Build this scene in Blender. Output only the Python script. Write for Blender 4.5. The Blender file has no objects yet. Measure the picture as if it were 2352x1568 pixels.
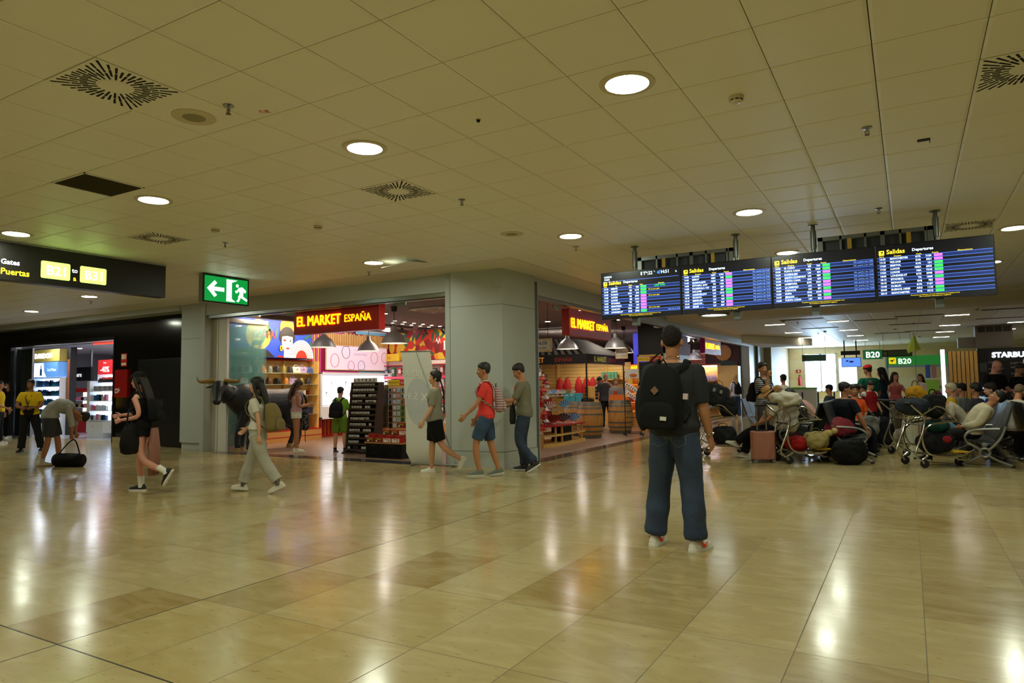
import bpy, math, random
import numpy as np
from mathutils import Vector as V, Matrix as MX, Euler
PI=math.pi; R=math.radians
SC=bpy.context.scene; COL=SC.collection
random.seed(7)
# ---------------------------------------------------------------- camera
CAMH=1.42; F_PX=1567.65; PIT=.06532; ROL=.01292; YAW=R(30.1245)
cam=bpy.data.cameras.new('camera'); camo=bpy.data.objects.new('camera',cam); COL.objects.link(camo)
cam.sensor_width=36; cam.lens=F_PX/2352*36; cam.clip_start=.05; cam.clip_end=300
_c,_s=math.cos(PIT),math.sin(PIT); _cr,_sr=math.cos(ROL),math.sin(ROL)
_rt=V((_cr,_s*_sr,-_c*_sr)); _up=V((_sr,-_s*_cr,_c*_cr)); _fw=V((0,_c,_s))
_m=MX((_rt,_up,-_fw)).transposed().to_4x4()
camo.matrix_world=MX.Translation((0,0,CAMH))@MX.Rotation(YAW,4,'Z')@_m
SC.camera=camo
# ---------------------------------------------------------------- world, view
w=bpy.data.worlds.new('world'); SC.world=w; w.use_nodes=True
w.node_tree.nodes['Background'].inputs[0].default_value=(.75,.88,1,1)
w.node_tree.nodes['Background'].inputs[1].default_value=1.0
SC.view_settings.view_transform='Standard'; SC.view_settings.look='None'
SC.view_settings.exposure=0.0; SC.view_settings.gamma=1.0; SC.view_settings.use_curve_mapping=False
SC.cycles.max_bounces=7; SC.cycles.diffuse_bounces=4; SC.cycles.glossy_bounces=3
SC.cycles.transmission_bounces=4; SC.cycles.transparent_max_bounces=14
SC.cycles.use_denoising=True; SC.cycles.use_adaptive_sampling=True; SC.cycles.adaptive_threshold=.035; SC.cycles.sample_clamp_indirect=4.0
SC.cycles.caustics_reflective=False; SC.cycles.caustics_refractive=False
LAMP=138.0      # ceiling downlight lens strength
DAY=42.0       # daylight at the gate window
# ---------------------------------------------------------------- materials
MATS={}
def srgb(*c):
    return tuple(((x/255)/12.92 if x/255<=.04045 else ((x/255+.055)/1.055)**2.4) for x in c)
def M(name,col=(200,200,200),rough=.55,metal=0.0,emit=0.0,bump=0.0,bs=60.0,var=0.0,vs=8.0,alpha=1.0,trans=0.0,spec=.5,lin=False,sheen=0.0,bdist=.004):
    if name in MATS: return MATS[name]
    m=bpy.data.materials.new(name); m.use_nodes=True; nt=m.node_tree; b=nt.nodes['Principled BSDF']
    c=col if lin else srgb(*col)
    b.inputs['Base Color'].default_value=(*c,1); b.inputs['Roughness'].default_value=rough
    b.inputs['Metallic'].default_value=metal; b.inputs['Specular IOR Level'].default_value=spec
    b.inputs['Alpha'].default_value=alpha; b.inputs['Transmission Weight'].default_value=trans
    if sheen: b.inputs['Sheen Weight'].default_value=sheen
    if emit:
        b.inputs['Emission Color'].default_value=(*c,1); b.inputs['Emission Strength'].default_value=emit
    tc=None
    if var or bump: tc=nt.nodes.new('ShaderNodeTexCoord')
    if var:
        n=nt.nodes.new('ShaderNodeTexNoise'); n.inputs['Scale'].default_value=vs; n.inputs['Detail'].default_value=4
        nt.links.new(tc.outputs['Object'],n.inputs['Vector'])
        mp=nt.nodes.new('ShaderNodeMapRange'); mp.inputs[3].default_value=1-var; mp.inputs[4].default_value=1+var
        nt.links.new(n.outputs['Fac'],mp.inputs[0])
        mx=nt.nodes.new('ShaderNodeMix'); mx.data_type='RGBA'; mx.blend_type='MULTIPLY'; mx.inputs[0].default_value=1
        mx.inputs[6].default_value=(*c,1); nt.links.new(mp.outputs[0],mx.inputs[7]); nt.links.new(mx.outputs[2],b.inputs['Base Color'])
    if bump:
        n=nt.nodes.new('ShaderNodeTexNoise'); n.inputs['Scale'].default_value=bs; n.inputs['Detail'].default_value=3
        nt.links.new(tc.outputs['Object'],n.inputs['Vector'])
        bp=nt.nodes.new('ShaderNodeBump'); bp.inputs['Strength'].default_value=bump; bp.inputs['Distance'].default_value=bdist
        nt.links.new(n.outputs['Fac'],bp.inputs['Height']); nt.links.new(bp.outputs[0],b.inputs['Normal'])
    MATS[name]=m; return m
class NG:
    """small wrapper for building node graphs"""
    def __init__(s,name,rough=.5):
        s.m=bpy.data.materials.new(name); s.m.use_nodes=True; s.nt=s.m.node_tree; s.b=s.nt.nodes['Principled BSDF']; s.b.inputs['Roughness'].default_value=rough; MATS[name]=s.m
    def n(s,t,**k):
        x=s.nt.nodes.new('ShaderNode'+t)
        for a,b in k.items(): setattr(x,a,b)
        return x
    def put(s,i,v):
        if hasattr(v,'links') or isinstance(v,bpy.types.NodeSocket): s.nt.links.new(v,i)
        else: i.default_value=(*v,1) if isinstance(v,tuple) and len(v)==3 and i.type=='RGBA' else v
    def math(s,op,a,b=0.0,c=0.0):
        x=s.n('Math',operation=op); s.put(x.inputs[0],a); s.put(x.inputs[1],b); s.put(x.inputs[2],c); return x.outputs[0]
    def mix(s,f,a,b,mode='MIX'):
        x=s.n('Mix',data_type='RGBA',blend_type=mode); s.put(x.inputs[0],f)
        for i,v in ((6,a),(7,b)): s.put(x.inputs[i],(*v,1) if isinstance(v,tuple) and len(v)==3 else v)
        return x.outputs[2]
    def pos(s,obj=True):
        if obj: g=s.n('TexCoord').outputs['Object']
        else: g=s.n('NewGeometry').outputs['Position']
        x=s.n('SeparateXYZ'); s.nt.links.new(g,x.inputs[0]); return g,x.outputs[0],x.outputs[1],x.outputs[2]
    def noise(s,vec,scale,detail=3,dist=0.0,out='Fac'):
        x=s.n('TexNoise'); s.put(x.inputs['Vector'],vec); x.inputs['Scale'].default_value=scale; x.inputs['Detail'].default_value=detail; x.inputs['Distortion'].default_value=dist; return x.outputs[out]
    def ramp(s,f,pts,interp='LINEAR'):
        x=s.n('ValToRGB'); s.put(x.inputs[0],f); r=x.color_ramp; r.interpolation=interp
        while len(r.elements)<len(pts): r.elements.new(.5)
        for e,(p,c) in zip(r.elements,pts): e.position=p; e.color=(*c,1) if len(c)==3 else c
        return x.outputs[0]
    def comb(s,x,y,z=0.0):
        c=s.n('CombineXYZ'); s.put(c.inputs[0],x); s.put(c.inputs[1],y); s.put(c.inputs[2],z); return c.outputs[0]
    def bump(s,h,st=.3,d=.01):
        x=s.n('Bump'); x.inputs['Strength'].default_value=st; x.inputs['Distance'].default_value=d; s.put(x.inputs['Height'],h); s.nt.links.new(x.outputs[0],s.b.inputs['Normal'])
    def col(s,c): s.put(s.b.inputs['Base Color'],c); return s.m
# ---------------------------------------------------------------- mesh builder
TXT={}
def glyphs(s,bold=0.0):
    k=(s,bold)
    if k not in TXT:
        cu=bpy.data.curves.new('t','FONT'); cu.body=s; cu.size=1; cu.offset=bold; cu.resolution_u=2; cu.fill_mode='BOTH'
        o=bpy.data.objects.new('t',cu); COL.objects.link(o)
        me=bpy.data.meshes.new_from_object(o)
        vs=[tuple(v.co[:2]) for v in me.vertices]; fs=[tuple(p.vertices) for p in me.polygons]
        bpy.data.objects.remove(o); bpy.data.curves.remove(cu); bpy.data.meshes.remove(me)
        wd=max([v[0] for v in vs],default=0); TXT[k]=(vs,fs,wd)
    return TXT[k]
class MB:
    def __init__(s): s.v=[]; s.f=[]; s.mi=[]; s.cm=0
    def mat(s,i): s.cm=i; return s
    def add(s,vs,fs,mi=None):
        n=len(s.v); s.v+= [tuple(v) for v in vs]; s.f+=[tuple(i+n for i in f) for f in fs]; s.mi+=[s.cm if mi is None else mi]*len(fs); return s
    def box(s,c,d,rot=None,mi=None,taper=1.0):
        x,y,z=d[0]/2,d[1]/2,d[2]/2; t=taper
        p=[V((-x,-y,-z)),V((x,-y,-z)),V((x,y,-z)),V((-x,y,-z)),V((-x*t,-y*t,z)),V((x*t,-y*t,z)),V((x*t,y*t,z)),V((-x*t,y*t,z))]
        m=rot if isinstance(rot,MX) else (MX.Rotation(rot,3,'Z') if rot is not None else None)
        if m is not None: p=[m@q for q in p]
        c=V(c); return s.add([q+c for q in p],[(0,3,2,1),(4,5,6,7),(0,1,5,4),(1,2,6,5),(2,3,7,6),(3,0,4,7)],mi)
    def b2(s,x0,x1,y0,y1,z0,z1,mi=None): return s.box(((x0+x1)/2,(y0+y1)/2,(z0+z1)/2),(abs(x1-x0),abs(y1-y0),abs(z1-z0)),mi=mi)
    def quad(s,a,b,c,d,mi=None): return s.add([a,b,c,d],[(0,1,2,3)],mi)
    def loft(s,rings,caps=True,closed=False,mi=None):
        n=len(rings[0]); vs=[p for r in rings for p in r]; fs=[]
        k=len(rings); 
        for i in range(k if closed else k-1):
            a=i*n; b=((i+1)%k)*n
            for j in range(n): j2=(j+1)%n; fs.append((a+j,a+j2,b+j2,b+j))
        if caps and not closed: fs.append(tuple(range(n))[::-1]); fs.append(tuple((k-1)*n+j for j in range(n)))
        return s.add(vs,fs,mi)
    def tube(s,pts,r,n=10,closed=False,mi=None,caps=True,flat=1.0,up=None):
        pts=[V(p) for p in pts]; k=len(pts); rs=r if isinstance(r,(list,tuple)) else [r]*k; rings=[]; pn=None
        for i,p in enumerate(pts):
            if closed: t=pts[(i+1)%k]-pts[i-1]
            else: t=pts[min(i+1,k-1)]-pts[max(i-1,0)]
            if t.length<1e-9: t=V((0,0,1))
            t.normalize()
            if pn is None:
                u=V(up) if up is not None else (V((0,0,1)) if abs(t.z)<.9 else V((0,1,0)))
                pn=(u-t*u.dot(t)).normalized()
            else:
                pn=(pn-t*pn.dot(t)); pn=pn.normalized() if pn.length>1e-6 else t.orthogonal().normalized()
            bn=t.cross(pn)
            rings.append([p+(pn*math.cos(2*PI*j/n)*flat+bn*math.sin(2*PI*j/n))*rs[i] for j in range(n)])
        return s.loft(rings,caps,closed,mi)
    def lathe(s,prof,c=(0,0,0),n=20,axis=None,caps=True,mi=None):
        m=axis if axis is not None else MX.Identity(3); c=V(c)
        return s.loft([[c+m@V((r*math.cos(2*PI*j/n),r*math.sin(2*PI*j/n),z)) for j in range(n)] for r,z in prof],caps,False,mi)
    def cyl(s,p0,p1,r,n=12,mi=None,r1=None): return s.tube([p0,p1],[r,r if r1 is None else r1],n,mi=mi)
    def ball(s,c,r,n=12,m=8,rot=None,mi=None):
        r=V(r) if isinstance(r,(tuple,list,V)) else V((r,r,r)); c=V(c); rings=[]
        for i in range(m+1):
            a=-PI/2+PI*i/m; q=max(math.cos(a),.02)
            ring=[V((r.x*q*math.cos(2*PI*j/n),r.y*q*math.sin(2*PI*j/n),r.z*math.sin(a))) for j in range(n)]
            rings.append([c+(rot@p if rot is not None else p) for p in ring])
        return s.loft(rings,True,False,mi)
    def prism(s,poly,d,mat=None,mi=None,t0=0.0):
        """2-D outline (u,v) extruded along +w by d; mat maps (u,v,w) to the part's space"""
        mat=mat or MX.Identity(4); n=len(poly)
        a=sum(poly[i][0]*poly[(i+1)%n][1]-poly[(i+1)%n][0]*poly[i][1] for i in range(n))
        if a<0: poly=poly[::-1]
        vs=[mat@V((u,v,t0)) for u,v in poly]+[mat@V((u,v,t0+d)) for u,v in poly]
        fs=[tuple(range(n))[::-1],tuple(range(n,2*n))]+[(i,(i+1)%n,n+(i+1)%n,n+i) for i in range(n)]
        return s.add(vs,fs,mi)
    def text(s,t,o,size,rt,up,mi=None,bold=0.0,sx=1.0,align='L',wmax=None,d=0.0):
        vs,fs,wd=glyphs(t,bold)
        if not vs: return s
        if wmax and wd*size*sx>wmax: sx=wmax/(wd*size)
        sh={'L':0,'C':-wd/2,'R':-wd}[align]; o=V(o); rt=V(rt).normalized(); up=V(up).normalized(); nm=rt.cross(up)
        P=[o+rt*((x+sh)*size*sx)+up*(y*size) for x,y in vs]
        if d:
            n=len(P); from collections import Counter
            ed={}
            for f in fs:
                for i in range(len(f)): e=(f[i],f[(i+1)%len(f)]); ed[e]=1
            side=[(a,b,b+n,a+n) for (a,b) in ed if (b,a) not in ed]
            return s.add([p+nm*d for p in P]+P,[f for f in fs]+[q[::-1] for q in side],mi)
        return s.add(P,fs,mi)
    def xf(s,m): s.v=[tuple(m@V(p)) for p in s.v]; return s
    def build(s,name,mats,parent=None,smooth=35,loc=None,bev=0.0,seg=2,sub=0):
        me=bpy.data.meshes.new(name); me.from_pydata(s.v,[],s.f); me.validate()
        mats=mats if isinstance(mats,(list,tuple)) else [mats]
        for m in mats: me.materials.append(m)
        if len(mats)>1 and len(me.polygons)==len(s.mi): me.polygons.foreach_set('material_index',s.mi)
        if smooth:
            me.polygons.foreach_set('use_smooth',[True]*len(me.polygons))
            if smooth<180: me.set_sharp_from_angle(angle=R(smooth))
        o=bpy.data.objects.new(name,me); COL.objects.link(o)
        if parent is not None: o.parent=parent
        if loc is not None: o.location=loc
        if bev:
            b=o.modifiers.new('b','BEVEL'); b.width=bev; b.segments=seg; b.limit_method='ANGLE'; b.angle_limit=R(40)
        if sub:
            b=o.modifiers.new('s','SUBSURF'); b.levels=sub; b.render_levels=sub
        return o
def tag(o,label=None,cat=None,group=None,kind=None):
    for k,v in (('label',label),('category',cat),('group',group),('kind',kind)):
        if v: o[k]=v
    return o
def thing(name,label,cat,loc=(0,0,0),rz=0.0,group=None,rot=None):
    o=bpy.data.objects.new(name,None); COL.objects.link(o); o.location=loc; o.rotation_euler=rot or (0,0,rz); o.empty_display_size=.1
    return tag(o,label,cat,group)
def dup(root,loc=None,rz=None,label=None,group=None,parent=None,scale=None):
    c=root.copy(); COL.objects.link(c)
    if parent is not None: c.parent=parent
    if loc is not None: c.location=loc
    if rz is not None: c.rotation_euler=(0,0,rz)
    if scale is not None: c.scale=scale
    if label: c['label']=label
    if group: c['group']=group
    for ch in list(root.children): dup(ch,parent=c)
    return c
def struct(mb,name,mats,**k): return tag(mb.build(name,mats,**k),kind='structure')
def at(px,py,z=0.0):
    """floor (or height z) point seen at a photo pixel; used to place things in the hall"""
    u=(px-1176)/F_PX; v=(784-py)/F_PX
    d=_fw+_rt*u+_up*v; d=MX.Rotation(YAW,3,'Z')@d
    t=(z-CAMH)/d.z; return V((0,0,CAMH))+d*t
def spl(pts,k=6,closed=False):
    pts=[V(p) for p in pts]; n=len(pts); out=[]
    for i in range(n if closed else n-1):
        p0=pts[(i-1)%n] if (closed or i>0) else pts[0]; p1=pts[i]; p2=pts[(i+1)%n]; p3=pts[(i+2)%n] if (closed or i+2<n) else pts[-1]
        for j in range(k):
            t=j/k; out.append(.5*((2*p1)+(p2-p0)*t+(2*p0-5*p1+4*p2-p3)*t*t+(3*p1-p0-3*p2+p3)*t**3))
    if not closed: out.append(pts[-1])
    return out
X3,Y3,Z3=V((1,0,0)),V((0,1,0)),V((0,0,1))
# ---------------------------------------------------------------- shell materials
TX,TY=.605,.915
def floor_mat():
    g=NG('polished_marble_slabs',.16); _,x,y,z=g.pos(False)
    u=g.math('DIVIDE',g.math('ADD',x,4.22+TX*60),TX); v=g.math('DIVIDE',g.math('ADD',y,-2.12+TY*20),TY)
    fu,fv=g.math('FLOOR',u),g.math('FLOOR',v)
    cell=g.comb(fu,fv); wn=g.n('TexWhiteNoise',noise_dimensions='2D'); g.nt.links.new(cell,wn.inputs['Vector'])
    rnd=wn.outputs['Value']; base=g.ramp(rnd,[(0,srgb(158,138,92)),(.3,srgb(178,160,112)),(.62,srgb(188,172,126)),(.86,srgb(180,158,102)),(1,srgb(150,122,68))])
    off=g.comb(g.math('MULTIPLY',rnd,37.0),g.math('MULTIPLY',rnd,11.0)); p=g.comb(x,y)
    va=g.n('VectorMath',operation='ADD'); g.nt.links.new(p,va.inputs[0]); g.nt.links.new(off,va.inputs[1])
    mp=g.n('Mapping'); g.nt.links.new(va.outputs[0],mp.inputs[0]); mp.inputs['Scale'].default_value=(1.0,2.6,1); mp.inputs['Rotation'].default_value=(0,0,.5)
    n1=g.noise(mp.outputs[0],2.2,6,1.2); n2=g.noise(mp.outputs[0],16,5,.6)
    c=g.mix(g.math('MULTIPLY',n1,.75),base,g.ramp(n1,[(.3,srgb(144,120,70)),(.55,srgb(182,164,116)),(.75,srgb(198,184,142))]))
    vein=g.ramp(n2,[(.30,(.62,.52,.38)),(.37,(1,1,1))]); c=g.mix(.55,c,vein,'MULTIPLY')
    eu=g.math('MULTIPLY',g.math('MINIMUM',g.math('FRACT',u),g.math('SUBTRACT',1.0,g.math('FRACT',u))),TX)
    ev=g.math('MULTIPLY',g.math('MINIMUM',g.math('FRACT',v),g.math('SUBTRACT',1.0,g.math('FRACT',v))),TY)
    e=g.math('MINIMUM',eu,ev); ln=g.math('LESS_THAN',e,.0028)
    dk=g.math('LESS_THAN',g.math('MINIMUM',g.math('ABSOLUTE',g.math('ADD',x,4.22)),g.math('ABSOLUTE',g.math('SUBTRACT',y,2.12))),.0055)
    dk2=g.math('LESS_THAN',g.math('ABSOLUTE',g.math('ADD',x,.59)),.003); ln=g.math('MAXIMUM',ln,dk2)
    c=g.mix(g.math('MULTIPLY',ln,.8),c,srgb(84,74,50)); c=g.mix(dk,c,srgb(34,28,16))
    ro=g.math('ADD',.10,g.math('MULTIPLY',g.noise(p,3.5,4),.14)); g.put(g.b.inputs['Roughness'],g.math('ADD',ro,g.math('MULTIPLY',ln,.4)))
    h=g.math('ADD',g.math('MULTIPLY',rnd,.0),g.noise(p,1.7,2)); g.bump(h,.06,.012)
    g.b.inputs['Specular IOR Level'].default_value=.55
    return g.col(c)
FLOOR=floor_mat()
def brickfloor(name,a,b,grout,sx,sy,rough):
    g=NG(name,rough); vec,x,y,z=g.pos(False); br=g.n('TexBrick'); g.nt.links.new(vec,br.inputs[0]); br.inputs['Scale'].default_value=1
    br.inputs['Brick Width'].default_value=sx; br.inputs['Row Height'].default_value=sy; br.inputs['Mortar Size'].default_value=.004
    br.inputs[1].default_value=(*srgb(*a),1); br.inputs[2].default_value=(*srgb(*b),1); br.inputs[3].default_value=(*srgb(*grout),1)
    return g.col(g.mix(.35,br.outputs[0],g.mix(g.noise(vec,9,4),(.35,.3,.25),(.9,.85,.8)),'MULTIPLY'))
COBBLE=brickfloor('shop_cobble_tile',(178,150,126),(150,118,98),(92,72,62),.10,.05,.35)
SHOPWHITE=M('shop_white_gloss_floor',(205,205,212),.12,var=.05)
GRANITE=M('dark_granite_threshold',(66,66,72),.14,var=.3,vs=60)
CEIL=M('cream_metal_ceiling_panel',(236,235,224),.48,var=.025,vs=1.5)
CEILGAP=M('ceiling_gap_dark',(58,50,32),.8)
PLASTER=M('cream_plaster_soffit',(220,214,196),.7,bump=.05,bs=200)
PANEL=M('grey_green_cladding_panel',(184,190,186),.42,var=.05,vs=2,metal=.0)
PANELD=M('dark_grey_joint',(84,88,84),.5)
BLACKW=M('gloss_black_cladding',(14,13,13),.13,var=.3,vs=3)
BLACKM=M('matt_black_paint',(20,19,19),.55,var=.2,vs=5)
SHOPCEIL=M('mauve_grey_shop_ceiling',(128,116,114),.75)
DARK=M('dark_void',(9,9,10),.8)
STEEL=M('brushed_steel',(170,172,172),.28,metal=1,bump=.05,bs=300)
CHROME=M('chrome_tube',(200,198,190),.14,metal=1)
WHITE=M('white_lacquer',(232,232,230),.35,var=.03)
PINE=None
def wood(name,a,b,scale=3.0,rough=.45,dirn=2):
    g=NG(name,rough); vec,x,y,z=g.pos(); mp=g.n('Mapping'); g.nt.links.new(vec,mp.inputs[0])
    sc=[14.0,14.0,14.0]; sc[dirn]=1.2; mp.inputs['Scale'].default_value=sc
    n=g.noise(mp.outputs[0],scale,5,1.5); return g.col(g.ramp(n,[(.25,srgb(*a)),(.7,srgb(*b))]))
PINE=wood('honey_pine',(216,160,78),(240,196,112)); PINEH=wood('honey_pine_boards',(220,168,86),(244,204,124),dirn=1)
OAKW=wood('pale_oak_panelling',(198,170,116),(226,204,158),dirn=0)
BEECH=wood('beech_counter',(176,122,62),(206,154,88),dirn=0)
RED=M('red_lacquer',(176,26,22),.35,var=.05); SIGNRED=M('sign_deep_red',(186,34,22),.4)
GOLDT=M('lit_yellow_letters',(255,214,20),.4,emit=1.5)
# ---------------------------------------------------------------- floors
X0,X1,Y0,Y1=-32,16,-10,41
mb=MB(); mb.b2(X0,X1,Y0,Y1,-.1,0); struct(mb,'floor',FLOOR,smooth=0)
mb=MB(); mb.b2(-15.05,-6.3,10.42,31.5,-.02,.003); struct(mb,'floor_shop',COBBLE,smooth=0)
mb=MB(); mb.b2(-29,-17.2,11.25,17.5,-.02,.003); struct(mb,'floor_perfumery',SHOPWHITE,smooth=0)
mb=MB(); mb.b2(-13.75,-7.2,10.05,10.42,-.02,.004); mb.b2(-6.3,-5.97,11.4,31.5,-.02,.004); struct(mb,'trim_threshold',GRANITE,smooth=0)
# ---------------------------------------------------------------- ceilings
CZ=3.5
import numpy as _np
GX0,GY0=-3.711,2.882     # a corner of the 0.6 m ceiling grid
VENTS=[(-4.57,2.56),(-4.57,5.53),(-8.77,5.53),(.76,10.93),(.74,5.55),(-10.4,2.56),(-8.77,-.5)]
GRILLE=[(-6.97,3.78)]
LIGHTX=[-10.05,-7.05,-4.0,-1.6,1.36]; LIGHTY=[-4.0,.25,4.39,8.56]
DOWN=[(x,y) for x in LIGHTX for y in LIGHTY]+[(-1.61,11.6),(1.34,11.48),(-1.6,14.6),(1.34,14.6),(-1.6,17.8),(-15.45,8.2),(-19.44,8.9),(-16.5,5.5),(-20,5.5)]
DOWN=[d for d in DOWN if d not in ((-7.05,8.56),(-10.05,8.56),(-10.05,-4.0),(-7.05,-4.0),(-10.05,.25))]+[(-7.62,8.58)]
def cell(x,y): return (math.floor((x-GX0)/.6),math.floor((y-GY0)/.6))
skip={cell(x,y) for x,y in VENTS}|{cell(x,y) for x,y in GRILLE}
cmb=MB()
def tiles(i0,i1,j0,j1,keep=lambda x,y:True,z=CZ):
    g=.003; b=.02; dz=.005
    for i in range(i0,i1):
        for j in range(j0,j1):
            if (i,j) in skip: continue
            x=GX0+i*.6; y=GY0+j*.6
            if not keep(x+.3,y+.3): continue
            x0,x1,y0,y1=x+g,x+.6-g,y+g,y+.6-g; ti=random.uniform(-.0012,.0012); tj=random.uniform(-.0012,.0012)
            o=[(x0,y0,z+dz),(x1,y0,z+dz),(x1,y1,z+dz),(x0,y1,z+dz)]; n=[(x0+b,y0+b,z-ti),(x1-b,y0+b,z-tj),(x1-b,y1-b,z+ti),(x0+b,y1-b,z+tj)]
            up=[(a,c,z+.03) for a,c,_ in o]
            cmb.add(up+o+n,[(0,1,5,4),(1,2,6,5),(2,3,7,6),(3,0,4,7),(4,5,9,8),(5,6,10,9),(6,7,11,10),(7,4,8,11),(8,9,10,11)])
FZ=3.28
tiles(-47,30,-20,11)
tiles(-3,30,11,28)
GX0,_g=-3.86,GX0
tiles(-3,30,30,62,z=FZ)
GX0=_g
struct(cmb,'ceiling',CEIL,smooth=0)
mb=MB(); mb.b2(X0,X1,Y0,9.2,CZ+.03,CZ+.06); mb.b2(-5.6,X1,9.2,Y1,CZ+.03,CZ+.06); mb.b2(-6,X1,20.6,Y1,FZ+.03,FZ+.06); struct(mb,'ceiling_void',CEILGAP,smooth=0)
mb=MB(); mb.b2(X0,-5.51,9.485,10.6,CZ-.004,CZ+.02); mb.b2(-6.3,-5.51,10.6,19.7,CZ-.004,CZ+.02); mb.b2(-6.3,-5.66,20.6,31.6,FZ-.004,FZ+.02); mb.b2(-7.5,-5.66,31.6,Y1,FZ-.004,FZ+.02)
struct(mb,'ceiling_soffit',PLASTER,smooth=0)
# plain dropped band between the two tiled ceilings
mb=MB(); mb.prism([(19.45,CZ+.05),(19.45,CZ),(19.55,CZ-.05),(19.75,FZ+.03),(19.95,FZ),(20.88,FZ),(20.88,CZ+.05)],X1+6.3,MX(((0,0,1,-6.3),(1,0,0,0),(0,1,0,0),(0,0,0,1))))
struct(mb,'trim_4',PLASTER)
# ---------------------------------------------------------------- walls round the hall
mb=MB(); mb.b2(X0-.2,X0,Y0,Y1,0,4); struct(mb,'wall_west',PLASTER,smooth=0)
mb=MB(); mb.b2(X0,X1,Y0-.2,Y0,0,4); struct(mb,'wall_south',PLASTER,smooth=0)
mb=MB(); mb.b2(X1,X1+.2,Y0,Y1,0,4); struct(mb,'wall_east',PLASTER,smooth=0)
# market facade: lintels, corner pillar, end columns
mb=MB(); mb.b2(-14.42,-6.13,10.2,10.42,3.17,3.5); mb.b2(-6.36,-6.13,10.2,33.9,3.17,3.5); mb.b2(-6.36,-6.125,20.5,33.9,3.05,3.17); struct(mb,'trim_5',PANEL,smooth=0,bev=.004)
mb=MB(); mb.b2(-14.2,-7.2,10.235,10.30,3.10,3.17); mb.b2(-14.2,-7.2,10.33,10.42,3.08,3.17); mb.b2(-6.30,-6.18,11.4,31.6,3.1,3.17); struct(mb,'trim_1',STEEL,smooth=0)
def pillar():
    mb=MB(); P=[(-7.16,10.12),(-6.12,10.22),(-6.05,11.3),(-7.16,11.3)]
    def pr(z0,z1,o,mi):
        c=V((sum(p[0] for p in P)/4,sum(p[1] for p in P)/4)); q=[(p[0]+(1 if p[0]>c.x else -1)*o,p[1]+(1 if p[1]>c.y else -1)*o) for p in P]
        mb.prism(q,z1-z0,MX.Translation((0,0,z0)),mi=mi)
    pr(0,.275,.012,0); pr(.275,.285,-.002,1); pr(.285,2.86,0,0); pr(2.86,2.868,-.003,1); pr(2.868,3.5,0,0)
    struct(mb,'wall_pillar',[PANEL,PANELD],smooth=0)
    mb=MB(); mb.b2(-7.30,-7.19,10.15,10.34,0,3.4,0); mb.b2(-7.19,-7.155,10.19,10.4,0,3.4,1); mb.b2(-6.115,-6.07,11.31,11.45,0,3.4,1); mb.b2(-6.17,-6.1,11.45,11.53,0,3.4,0)
    struct(mb,'trim_2',[PANEL,PANELD],smooth=0,bev=.003)
pillar()
mb=MB(); mb.b2(-15.32,-14.44,10.32,10.6,.17,3.45,0); mb.b2(-15.3,-14.44,10.36,10.6,0,.17,0); mb.b2(-14.44,-14.36,10.3,10.6,0,3.45,1); mb.b2(-14.36,-14.22,10.17,10.5,0,3.42,0); mb.b2(-15.32,-14.44,10.317,10.33,2.66,2.668,1)
struct(mb,'wall_column_west',[PANEL,PANELD],smooth=0,bev=.003)
mb=MB(); mb.b2(-14.22,-13.72,10.4,10.46,0,3.17,0); mb.b2(-14.03,-14.02,10.396,10.41,0,3.17,1); struct(mb,'wall_reveal',[WHITE,PANELD],smooth=0)
mb=MB(); mb.b2(-6.5,-6.12,31.6,33.0,0,3.42,0); mb.b2(-6.4,-6.0,33.0,33.2,0,3.42,1); mb.b2(-6.6,-6.0,33.2,34.4,0,3.42,0); mb.b2(-7.2,-6.5,31.6,31.9,0,3.42,0); struct(mb,'wall_column_north',[PANEL,PANELD],smooth=0,bev=.004)
# black perfumery facade, opening x -24.8..-19.2
mb=MB(); mb.b2(-32,-24.95,10.9,11.2,0,3.42); mb.b2(-24.95,-19.15,10.9,11.2,2.95,3.42); mb.b2(-19.15,-15.3,10.9,11.2,.0,3.42); struct(mb,'wall_black',BLACKW,smooth=0)
mb=MB(); mb.b2(-32,-14.44,10.3,10.95,3.40,3.5); mb.b2(-32,-15.32,10.25,10.35,3.36,3.5); struct(mb,'trim_6',PANEL,smooth=0)
mb=MB(); mb.b2(-19.15,-15.35,10.86,10.9,0,.16); struct(mb,'baseboard_west',M('beige_stone_plinth',(168,152,112),.4),smooth=0)
fr=MB(); fr.b2(-25.0,-19.1,10.84,10.95,2.86,2.95); fr.b2(-25.05,-24.9,10.84,10.98,0,2.95); fr.b2(-19.17,-19.12,10.86,10.95,0,2.9); fr.b2(-24.9,-19.2,10.86,10.9,2.80,2.815); struct(fr,'trim_3',M('satin_dark_metal',(70,72,74),.3,metal=.8),smooth=0)
# plinth-high service doors in the black wall
dr=tag(bpy.data.objects.new('door_1',None),kind='structure'); COL.objects.link(dr)
dm=M('dark_grey_service_door',(24,25,27),.3,var=.15,vs=3)
mb=MB(); mb.b2(-17.75,-16.58,10.72,10.78,.02,2.24); mb.build('door_leaf',dm,dr,smooth=0,bev=.004)
mb=MB(); mb.b2(-16.57,-15.4,10.60,10.68,.02,2.24); mb.build('door_leaf',dm,dr,smooth=0,bev=.004)
mb=MB(); mb.b2(-16.72,-16.69,10.68,10.72,1.0,1.2); mb.b2(-16.45,-16.42,10.55,10.6,1.0,1.2); mb.build('door_handle',STEEL,dr,smooth=0)
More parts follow.
